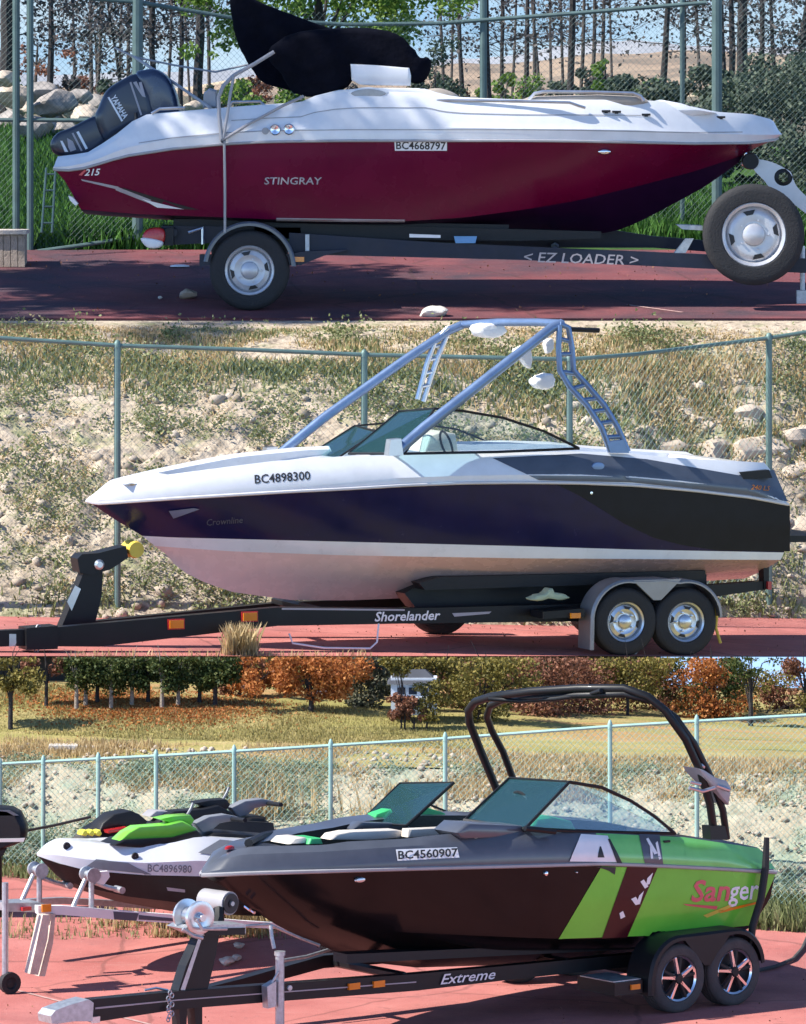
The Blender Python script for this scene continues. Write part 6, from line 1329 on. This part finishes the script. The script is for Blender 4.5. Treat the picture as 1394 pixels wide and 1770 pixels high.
# ------------------------------------------------------------------ its tandem trailer
tr = B3.root('boat_trailer'); tag(tr, 'black tandem trailer with a galvanised jack under the black and green boat', 'trailer')
LB = .30
mb = MB(); prism(mb, B3, [(160, 1728), (309, 1714), (500, 1700), (720, 1684), (900, 1668), (1110, 1648), (1110, 1669), (900, 1692), (720, 1713), (500, 1730), (309, 1745), (160, 1768)], .42, .52); mb.build('frame_rail', M['blackmetal'], tr, 30)
mb = MB(); prism(mb, B3, [(300, 1722), (420, 1692), (560, 1652), (720, 1640), (1000, 1620), (1000, 1636), (720, 1662), (560, 1674), (420, 1712), (320, 1736)], -.5, -.4); mb.build('frame_rail', M['blackmetal'], tr, 30)
mb = MB(); tubepx(mb, B3, [(488, 1661, -.36), (530, 1654, -.36), (572, 1641, -.36)], 3.2); mb.build('rail_cap', M['galv'], tr)
mb = MB(); prism(mb, B3, [(600, 1650), (1000, 1632), (1120, 1628), (1120, 1640), (1000, 1646), (600, 1666)], .25, .42); mb.build('bunk', M['blackpl'], tr, 30)
for px in (700, 980): mb = MB(); a = B3.pt(px, 1688 - (px - 700) * .085, .47); mb.tube([a, Vector((a.x, -.45, a.z))], .035, 6); mb.build('crossmember', M['blackmetal'], tr)
mb = MB(); prism(mb, B3, [(165, 1742), (309, 1728), (720, 1697), (720, 1699), (309, 1730), (165, 1745)], .52, .525); mb.build('pinstripe', M['greyink'], tr, 0)
mb = MB(); prism(mb, B3, [(88, 1757), (96, 1747), (120, 1738), (154, 1728), (162, 1734), (160, 1766), (128, 1766), (100, 1770), (90, 1770)], .38, .55); mb.build('coupler', M['galv'], tr, 20)
mb = MB(); prism(mb, B3, [(306, 1722), (322, 1670), (346, 1618), (380, 1610), (374, 1650), (362, 1700), (356, 1722)], .40, .5); mb.build('winch_post', M['blackmetal'], tr, 0)
decal('edge_plate', [(312, 1712), (344, 1620), (350, 1620), (320, 1712)], flat(B3, .505), M['galv'], tr, 2, 6, 0)
mb = MB(); prism(mb, B3, [(318, 1606), (330, 1600), (425, 1598), (425, 1614), (345, 1618)], .3, .52); mb.build('winch_bracket', M['galv'], tr, 0)
mb = MB(); prism(mb, B3, [(350, 1606), (424, 1604), (424, 1616), (356, 1618)], .3, .53); mb.build('winch_arm', M['blackmetal'], tr, 0)
cw = B3.pt(338, 1585, .5); rw = 28 * B3.sc; mb = MB(); mb.lathe(cw, [(.001, -.12), (rw, -.12), (rw, -.1), (rw * .55, -.09), (rw * .55, .03), (rw, .04), (rw, .07), (rw * .75, .075), (rw * .3, .06), (rw * .22, .1), (.001, .1)], 26); mb.build('winch', M['alu'], tr)
mb = MB(); tubepx(mb, B3, [(316, 1606, .55), (334, 1618, .58), (350, 1622, .58)], 3.5); tubepx(mb, B3, [(340, 1590, .62), (350, 1606, .64), (392, 1606, .64)], 3); mb.build('winch_handle', M['galv'], tr)
a, b = B3.pt(354, 1556, -.05), B3.pt(398, 1562, .22); mb = MB(); ax = (b - a).normalized(); mb.tube([a, b], .088, 20); ro = mb.build('bow_roller', M['greyrail'], tr); mb = MB(); mb.tube([b + ax * .002, b + ax * .012], .075, 20); mb.tube([b + ax * .012, b + ax * .02], .03, 12); mb.build('roller_end', M['ink'], ro); mb = MB(); mb.tube([b + ax * .012, b + ax * .03], .018, 10); mb.build('hub', M['galv'], ro)
mb = MB(); tubepx(mb, B3, [(372, 1610, .3), (378, 1590, .25), (378, 1572, .2)], 10); mb.build('roller_arm', M['blackmetal'], tr)
for k, (px, row) in enumerate(((424, 1567), (432, 1572))):
    mb = MB(); q = B3.pt(px, row, .05); mb.tube([q, q + Vector((.0, .06, -.02))], .012, 8); mb.build('bow_eye', M['chrome'], tr)
mb = MB(); tubepx(mb, B3, [(410, 1602, .35), (465, 1598, .25), (478, 1604, .25), (520, 1622, .2), (552, 1634, .15)], 2.6); tubepx(mb, B3, [(468, 1600, .3), (470, 1620, .32), (474, 1640, .34)], 3.5); mb.build('winch_strap', M['galv'], tr)
# jack
pj = B3.pt(484, 1715, .57); mb = MB(); gz = float(g3(*B3.world(pj)[:2])) - B3.o.z; zt = B3.pt(484, 1647, .57).z
mb.tube([Vector((pj.x, pj.y, gz)), Vector((pj.x, pj.y, zt))], .034, 12); mb.tube([Vector((pj.x, pj.y, zt - .02)), Vector((pj.x, pj.y, zt + .01))], .042, 12); ja = mb.build('jack', M['galv'], tr)
mb = MB(); prism(mb, B3, [(462, 1706), (478, 1696), (478, 1740), (464, 1744)], .53, .6); mb.build('jack_bracket', M['galv'], ja, 0)
mb = MB(); tubepx(mb, B3, [(470, 1700, .58), (482, 1680, .6)], 2.2); mb.lathe(B3.pt(500, 1708, .6), [(.001, 0), (.02, 0), (.02, .015), (.001, .016)], 10); mb.build('jack_handle', M['galv'], ja)
mb = MB()
for k in range(10):
    a = B3.pt(294 + 4 * math.sin(k * 2.0), 1716 + k * 5.2, .56); mb.tube([a + Vector((.015 * math.cos(q), 0, .018 * math.sin(q))) for q in [6.283 * i / 8 for i in range(9)]], .005, 4)
mb.build('safety_chain', M['galv'], tr)
mb = MB(); prism(mb, B3, [(310, 1744), (324, 1744), (322, 1790), (312, 1790)], .4, .5); prism(mb, B3, [(336, 1742), (350, 1742), (350, 1790), (340, 1790)], .4, .5); mb.build('lower_bracket', M['blackmetal'], tr, 0)
mb = MB(); tubepx(mb, B3, [(250, 1712, .45), (270, 1708, .45), (290, 1712, .45)], 2); q = B3.pt(165, 1763, .53); mb.box(q, (.035, .01, .022)); mb.build('wiring', M['alu'], tr)
for px, row in ((612, 1705), (655, 1701)):
    mb = MB(); q = B3.pt(px, row, .53); mb.box(q, (.052, .012, .024)); mb.build('marker_light', M['amber'], tr)
textmesh('lettering', 'Extreme', (762, 1702), (858, 1692), 17, flat(B3, .528), M['whiteink'], tr, .45, bold=.01)
W3R = .268
gz3 = lambda x, y: float(g3(x, y))
w1, c1 = ground_wheel(B3, tr, 1162, .95, W3R, gz3, style='spoke', tyre='rubber_grey', w=.19, rim=.178)
c2 = Vector((c1.x - .575, c1.y, c1.z)); wheel(tr, c2, W3R, .19, 1, .178, 'spoke', 'rubber_grey')
for c in (c1, c2):
    wheel(tr, Vector((c.x, -.95, c.z)), W3R, .19, -1, .178, 'spoke', 'rubber_grey'); mb = MB(); mb.tube([Vector((c.x, .86, c.z)), Vector((c.x, -.86, c.z))], .035, 8); mb.build('axle', M['blackmetal'], tr)
Rf = W3R * 1.15
path = [(c1.x + Rf * 1.04, c1.z - .1), (c1.x + Rf * 1.03, c1.z + .02)] + [(c1.x + math.cos(a) * Rf, c1.z + .03 + math.sin(a) * Rf) for a in np.linspace(.2, math.radians(95), 12)] + [(lerp(c1.x, c2.x, f), c1.z + .03 + Rf) for f in (.3, .5, .7)] + [(c2.x + math.cos(a) * Rf, c2.z + .03 + math.sin(a) * Rf) for a in np.linspace(math.radians(85), math.radians(175), 12)]
fender('fender', B3, tr, path, .78, 1.06, M['blackmetal'], .05)
mb = MB(); mb.rings([[Vector((c1.x - .03, y, c1.z + .32)), Vector((c2.x + .03, y, c1.z + .32)), Vector(((c1.x + c2.x) / 2 - .03, y, c1.z + .08)), Vector(((c1.x + c2.x) / 2 + .03, y, c1.z + .08))] for y in (1.0, 1.04)]); mb.build('fender_web', M['blackmetal'], tr, 0)
mb = MB(); mb.rings([[Vector((c1.x + .34, y, c1.z - .08)), Vector((c1.x + .34, y, c1.z + .02)), Vector((c1.x + .62, y, c1.z + .02)), Vector((c1.x + .62, y, c1.z - .08))] for y in (.55, 1.0)]); st = mb.build('step', M['blackmetal'], tr, 0)
mb = MB(); mb.box((c1.x + .48, .78, c1.z + .026), (.14, .2, .004)); mb.build('tread_plate', M['galv'], st, 0)
mb = MB(); mb.box((c1.x + .42, 1.008, c1.z - .025), (.045, .008, .02)); mb.build('marker_light', M['amber'], tr, 0)
mb = MB(); tubepx(mb, B3, [(1326, 1448, .95), (1324, 1500, .95), (1316, 1555, .95), (1302, 1600, .95), (1296, 1650, .95)], [5, 7, 7, 7, 6], 10); mb.build('guide_post', M['blackpl'], tr)
# hose on the court at the right edge
pts = [on(px, row, g3, 43, 50) + Vector((0, 0, .02)) for px, row in ((1300, 1684), (1340, 1676), (1372, 1662), (1388, 1644), (1398, 1622), (1420, 1606))]
mb = MB(); mb.tube(pts, .016, 8); o = mb.build('hose', M['rubber_grey'], None); tag(o, 'grey hose curving over the court at the right edge behind the trailer wheels', 'hose')

# ================================================================== JET SKIS on their trailer
def jetski(P, sx, sy, body, lower, hood, label, st=0):
    boat = P.root('jet_ski'); tag(boat, label, 'jet ski', 'jet skis on one trailer')
    T = lambda l: [(a + sx, b + sy) for a, b in l]
    rail = T([(60, 1479), (100, 1493), (150, 1506), (250, 1514), (345, 1516), (520, 1520)])
    ch = T([(84, 1500), (110, 1518), (140, 1532), (220, 1550), (320, 1562), (520, 1568)]); kl = T([(90, 1506), (120, 1532), (200, 1558), (300, 1576), (520, 1588)])
    L = [dict(bow=66 + sx, stern=500 - st + sx, B=.46, rows=rail, p=2.6, q=.75), dict(bow=86 + sx, stern=490 - st + sx, B=.38, rows=ch, p=2.4, q=.9), dict(bow=94 + sx, stern=450 - st + sx, B=.02, rows=kl, p=2.4, q=1)]
    G = loft(P, L, 24); mb = MB(); skin(mb, G); transom(mb, G); mb.build('hull', M[lower], boat, 24)
    tp = T([(60, 1470), (75, 1462), (115, 1453), (190, 1459), (290, 1459), (345, 1446), (380, 1448), (520, 1456)])
    Lc = [dict(bow=64 + sx, stern=501 - st + sx, B=.475, rows=[(a, b - 1) for a, b in rail], p=2.6, q=.75), dict(bow=63 + sx, stern=501 - st + sx, B=.47, rows=[(a, lerp(tab(tp, a), b, .6)) for a, b in rail], p=2.6, q=.75), dict(bow=76 + sx, stern=496 - st + sx, B=.33, rows=tp, p=2.6, q=.8), dict(bow=100 + sx, stern=470 - st + sx, B=.02, rows=[(a, b - 3) for a, b in tp], p=2.6, q=.8)]
    G = loft(P, Lc, 26); S_ = Surf(P, G); mb = MB(); skin(mb, G); mb.build('top_cover', M[body], boat, 30)
    q = lambda l: T(l)
    mb = MB(); pillow(mb, P, q([(196, 1462), (215, 1452), (300, 1448), (342, 1436), (352, 1446), (330, 1462), (260, 1468)]), .0, .27, .1); mb.build('hood_base', M['blackpl'], boat, 50)
    mb = MB(); pillow(mb, P, q([(205, 1456), (222, 1440), (240, 1430), (292, 1426), (318, 1420), (340, 1432), (345, 1440), (300, 1454), (245, 1459)]), .08, .24, .1); hd_ = mb.build('hood', M[hood], boat, 50)
    mb = MB(); pillow(mb, P, q([(275, 1416), (300, 1411), (330, 1409), (337, 1418), (330, 1428), (322, 1434), (296, 1432), (294, 1422)]), .02, .16, .1); mb.build('console', M[hood], boat, 50)
    mb = MB(); pillow(mb, P, q([(338, 1424), (362, 1412), (392, 1408), (412, 1412), (400, 1420), (380, 1424), (366, 1436), (350, 1440)]), .02, .12, .12); mb.build('handlebar_pad', M['greypl'], boat, 50)
    mb = MB(); tubepx(mb, P, [(385 + sx, 1416 + sy, -.4), (395 + sx, 1414 + sy, 0), (400 + sx, 1416 + sy, .1), (424 + sx, 1418 + sy, .38)], 4); mb.build('handlebar', M['blackpl'], boat)
    mb = MB(); pillow(mb, P, q([(350, 1452), (372, 1440), (400, 1440), (440 - st / 2, 1444), (490 - st, 1448), (490 - st, 1460), (380, 1462)]), -.18, .18, .25); mb.build('seat', M['blackpl'], boat, 50)
    mb = MB(); tubepx(mb, P, [(322 + sx, 1412 + sy, -.3), (330 + sx, 1398 + sy, -.33), (334 + sx, 1388 + sy, -.33)], 2.5); mb.build('mirror_stalk', M['greypl'], boat)
    return boat, S_
J1 = Pose(66, 46.5, math.pi + math.radians(30), 1, -7.16)
boat, SJ = jetski(J1, 0, 0, 'white_top', 'blackpl', 'greenpl', 'white jet ski with a lime green hood beside the bow of the black boat')
decal('grey_panel', [(146, 1500), (166, 1486), (222, 1492), (256, 1511)], SJ, M['greypl'], boat, 6, 4, .006); decal('grey_panel', [(220, 1492), (232, 1498), (262, 1512), (250, 1512)], SJ, M['greypl'], boat, 4, 3, .006)
decal('grey_panel', [(342, 1475), (380, 1452), (420, 1456), (400, 1482)], SJ, M['greypl'], boat, 6, 4, .006); decal('grey_panel', [(350, 1512), (362, 1488), (420, 1482), (420, 1514)], SJ, M['greypl'], boat, 6, 4, .006)
textmesh('registration_number', 'BC4896980', (255, 1507), (331, 1509), 13, SJ, M['greypl'], boat, bold=.01)
for px, row in ((115, 1463), (233, 1481)):
    mb = MB(); q = SJ(px, row, .004); mb.lathe(q, [(.032, 0), (.03, .012), (.015, .014), (.001, .008)], 14); mb.build('vent', M['ink'], boat)
decal('side_strip', [(288, 1534), (320, 1538), (320, 1543), (290, 1540)], lambda a, b, o: J1.pt(a, b, .47), M['greyink'], boat, 4, 2, 0)
J2 = Pose(128, 47.9, math.pi + math.radians(30), 1, -7.0)
boat2, SJ2 = jetski(J2, 62, -27, 'blackpl', 'blackpl', 'blackpl', 'black jet ski with yellow and red marks half hidden behind the white one', 85)
for i, x in enumerate((142, 154, 166)):
    mb = MB(); pillow(mb, J2, [(x, 1444), (x + 2, 1437), (x + 8, 1435), (x + 11, 1442), (x + 7, 1446)], .24, .34, .2); mb.build('yellow_mark', mat('lemon_paint', (.7, .66, .06), .4), boat2, 50)
mb = MB(); pillow(mb, J2, [(186, 1436), (222, 1430), (224, 1435), (188, 1441)], .22, .3, .1); mb.build('red_mark', M['red'], boat2, 50)
mb = MB(); pillow(mb, J2, [(172, 1438), (178, 1424), (198, 1408), (228, 1402), (242, 1408), (256, 1420), (250, 1430), (215, 1430), (190, 1436)], .0, .2, .12); mb.build('seat', M['blackpl'], boat2, 50)
mb = MB(); pillow(mb, J2, [(258, 1412), (270, 1402), (300, 1403), (310, 1410), (290, 1416)], .0, .15, .12); mb.build('console', M['greyrail'], boat2, 50)
# trailer
jt = J1.root('jet_ski_trailer'); tag(jt, 'galvanised double jet ski trailer resting on two leaning boards', 'trailer')
LJ = .62
mb = MB(); prism(mb, J1, [(66, 1566), (110, 1566), (200, 1574), (310, 1582), (420, 1592), (560, 1600), (560, 1610), (420, 1603), (310, 1597), (200, 1590), (110, 1582), (66, 1580)], LJ - .06, LJ); mb.build('frame_rail', M['whiteink'], jt, 0)
mb = MB(); prism(mb, J1, [(196, 1576), (240, 1579), (236, 1592), (198, 1590)], LJ, LJ + .003); prism(mb, J1, [(240, 1582), (300, 1588), (300, 1593), (240, 1590)], LJ, LJ + .003); mb.build('label', M['slate'], jt, 0)
mb = MB(); prism(mb, J1, [(20, 1556), (110, 1552), (420, 1570), (560, 1578), (560, 1588), (420, 1580), (110, 1563), (20, 1568)], -.5, -.44); mb.build('frame_rail', M['galv'], jt, 0)
mb = MB(); prism(mb, J1, [(10, 1562), (70, 1560), (90, 1566), (90, 1578), (10, 1576)], LJ - .3, LJ - .1); mb.build('tongue', M['galv'], jt, 0)
mb = MB(); q = J1.pt(80, 1570, LJ + .01); mb.box(q, (.04, .01, .03)); mb.build('marker_light', M['amber'], jt, 0)
mb = MB(); q = J1.pt(45, 1571, LJ - .08); mb.box(q, (.04, .02, .015)); mb.build('tail_light', M['red'], jt, 0)
for (px, row, lt) in ((66, 1500, .0), (156, 1508, .52)):
    mb = MB(); tubepx(mb, J1, [(px + 2, row + 66, lt), (px + 2, row + 10, lt)], 5, 8); tubepx(mb, J1, [(px - 34, row + 70, lt + .05), (px - 8, row + 12, lt + .05)], 4.5, 8); wp = mb.build('winch_stand', M['galv'], jt)
    mb = MB(); mb.lathe(J1.pt(px, row + 4, lt + .06), [(.001, -.08), (.06, -.08), (.06, -.06), (.03, -.05), (.03, .04), (.06, .05), (.06, .07), (.001, .07)], 16); mb.build('winch', M['galv'], wp)
    mb = MB(); tubepx(mb, J1, [(px + 8, row + 18, lt), (px + 30, row + 26, lt), (px + 48, row + 30, lt)], 4); mb.lathe(J1.pt(px + 50, row + 30, lt), [(.001, -.06), (.028, -.06), (.028, .06), (.001, .06)], 12); mb.build('bow_stop', M['galv'], wp)
mb = MB(); prism(mb, J1, [(166, 1508), (188, 1506), (190, 1516), (180, 1530), (168, 1526)], .6, .64); mb.build('winch_guard', M['cloth_w'], jt, 0)
pj = J1.pt(9, 1560, LJ); gz = float(g3(*J1.world(pj)[:2])) - J1.o.z
mb = MB(); mb.tube([Vector((pj.x, pj.y, J1.pt(9, 1526, LJ).z)), Vector((pj.x, pj.y, gz + .12))], .026, 10); jk = mb.build('jack', M['galv'], jt)
mb = MB(); mb.lathe(Vector((pj.x - .03, pj.y + .02, gz + .085)), [(.02, -.03), (.085, -.03), (.088, 0), (.085, .03), (.05, .03), (.04, .01), (.001, .02)], 20); mb.build('jack_wheel', M['rubber'], jk)
for x0, x1, l in ((95, 122, LJ + .02), (128, 138, LJ - .12)):   # the axle end hidden behind the black boat still gets its wheel
    pass
wheel(jt, Vector((J1.x_at(600, .75), .75, .26 + .0)), .24, .17, 1, .14)
for k, (a, lab) in enumerate((([(52, 1684), (66, 1620), (74, 1582), (86, 1582), (82, 1625), (66, 1686)], 'broad weathered board propping the jet ski trailer, the left one of two'), ([(68, 1688), (84, 1625), (90, 1580), (96, 1580), (92, 1630), (78, 1688)], 'narrow weathered board propping the jet ski trailer, the right one of two'))):
    r = empty('prop_board', J1.world(J1.pt(a[0][0], a[0][1], LJ + .05))); tag(r, lab, 'board', 'boards under the jet ski trailer'); mb = MB(); prism(mb, J1, a, LJ + .02 - .08 * k, LJ + .12 - .08 * k); shift(mb.build('plank', M['palewood'], None, 0), r, J1)
for px, row, s, lab in ((392, 1668, .07, 'pale wood block on the red court under the black boat bow'), (413, 1640, .05, 'tan wood block near the winch post under the bow'), (408, 1662, .05, 'small wood chip beside the pale wood block')):
    p = on(px, row, g3, 43, 50); boulder('wood_block', p + Vector((0, 0, .03)), s, M['palewood'], lab, 'wood blocks under the bow', .6, px, cat='block')
# dark boat whose stern just enters at the left edge
d = 48.3; p = W(-60, 1470, d); p.z = float(g3(p.x, d)); q = d / F; r = empty('parked_boat', p); tag(r, 'dark boat stern with a pink stripe cut off by the left edge', 'boat'); zz = lambda row: -(row - HZ) * d / F - p.z
P0 = [(-140, 1398), (-20, 1396), (20, 1400), (34, 1408), (44, 1428), (46, 1442), (42, 1456), (0, 1472), (-140, 1476)]
mb = MB(); R = []
for y, f in ((0, .9), (.03, .97), (.08, 1), (.26, 1), (.32, .93)): R.append([Vector(((a + 60) * q * f, y, zz(1436 + (b - 1436) * f))) for a, b in P0])
mb.rings(R); mb.build('hull', M['blackpl'], r, 35)
mb = MB(); mb.rings([[Vector(((a + 60) * q, y, zz(b))) for a, b in ((-140, 1452), (43, 1449), (41, 1455), (-140, 1458))] for y in (-.012, .1)]); mb.build('stripe', M['whiterail'], r, 0)
mb = MB(); mb.rings([[Vector(((a + 60) * q, y, zz(b))) for a, b in ((-140, 1399), (16, 1401), (32, 1410), (-140, 1412))] for y in (.0, .3)]); mb.build('deck', M['slate'], r, 0)
mb = MB(); mb.rings([[Vector(((a + 60) * q, y, zz(b))) for a, b in ((-100, 1470), (10, 1470), (4, 1482), (-100, 1482))] for y in (.06, .28)]); mb.build('bunk', M['blackpl'], r, 0)
for x in (-60, -5): mb = MB(); mb.tube([((x + 60) * q, .17, zz(1478)), ((x + 60) * q, .17, 0)], .03, 8); mb.build('stand_leg', M['blackmetal'], r)
mb = MB(); mb.tube([(104 * q, .4, zz(1446)), (150 * q, .35, zz(1436)), (214 * q, .3, zz(1420))], .012, 6); mb.build('tiller', M['blackpl'], r)
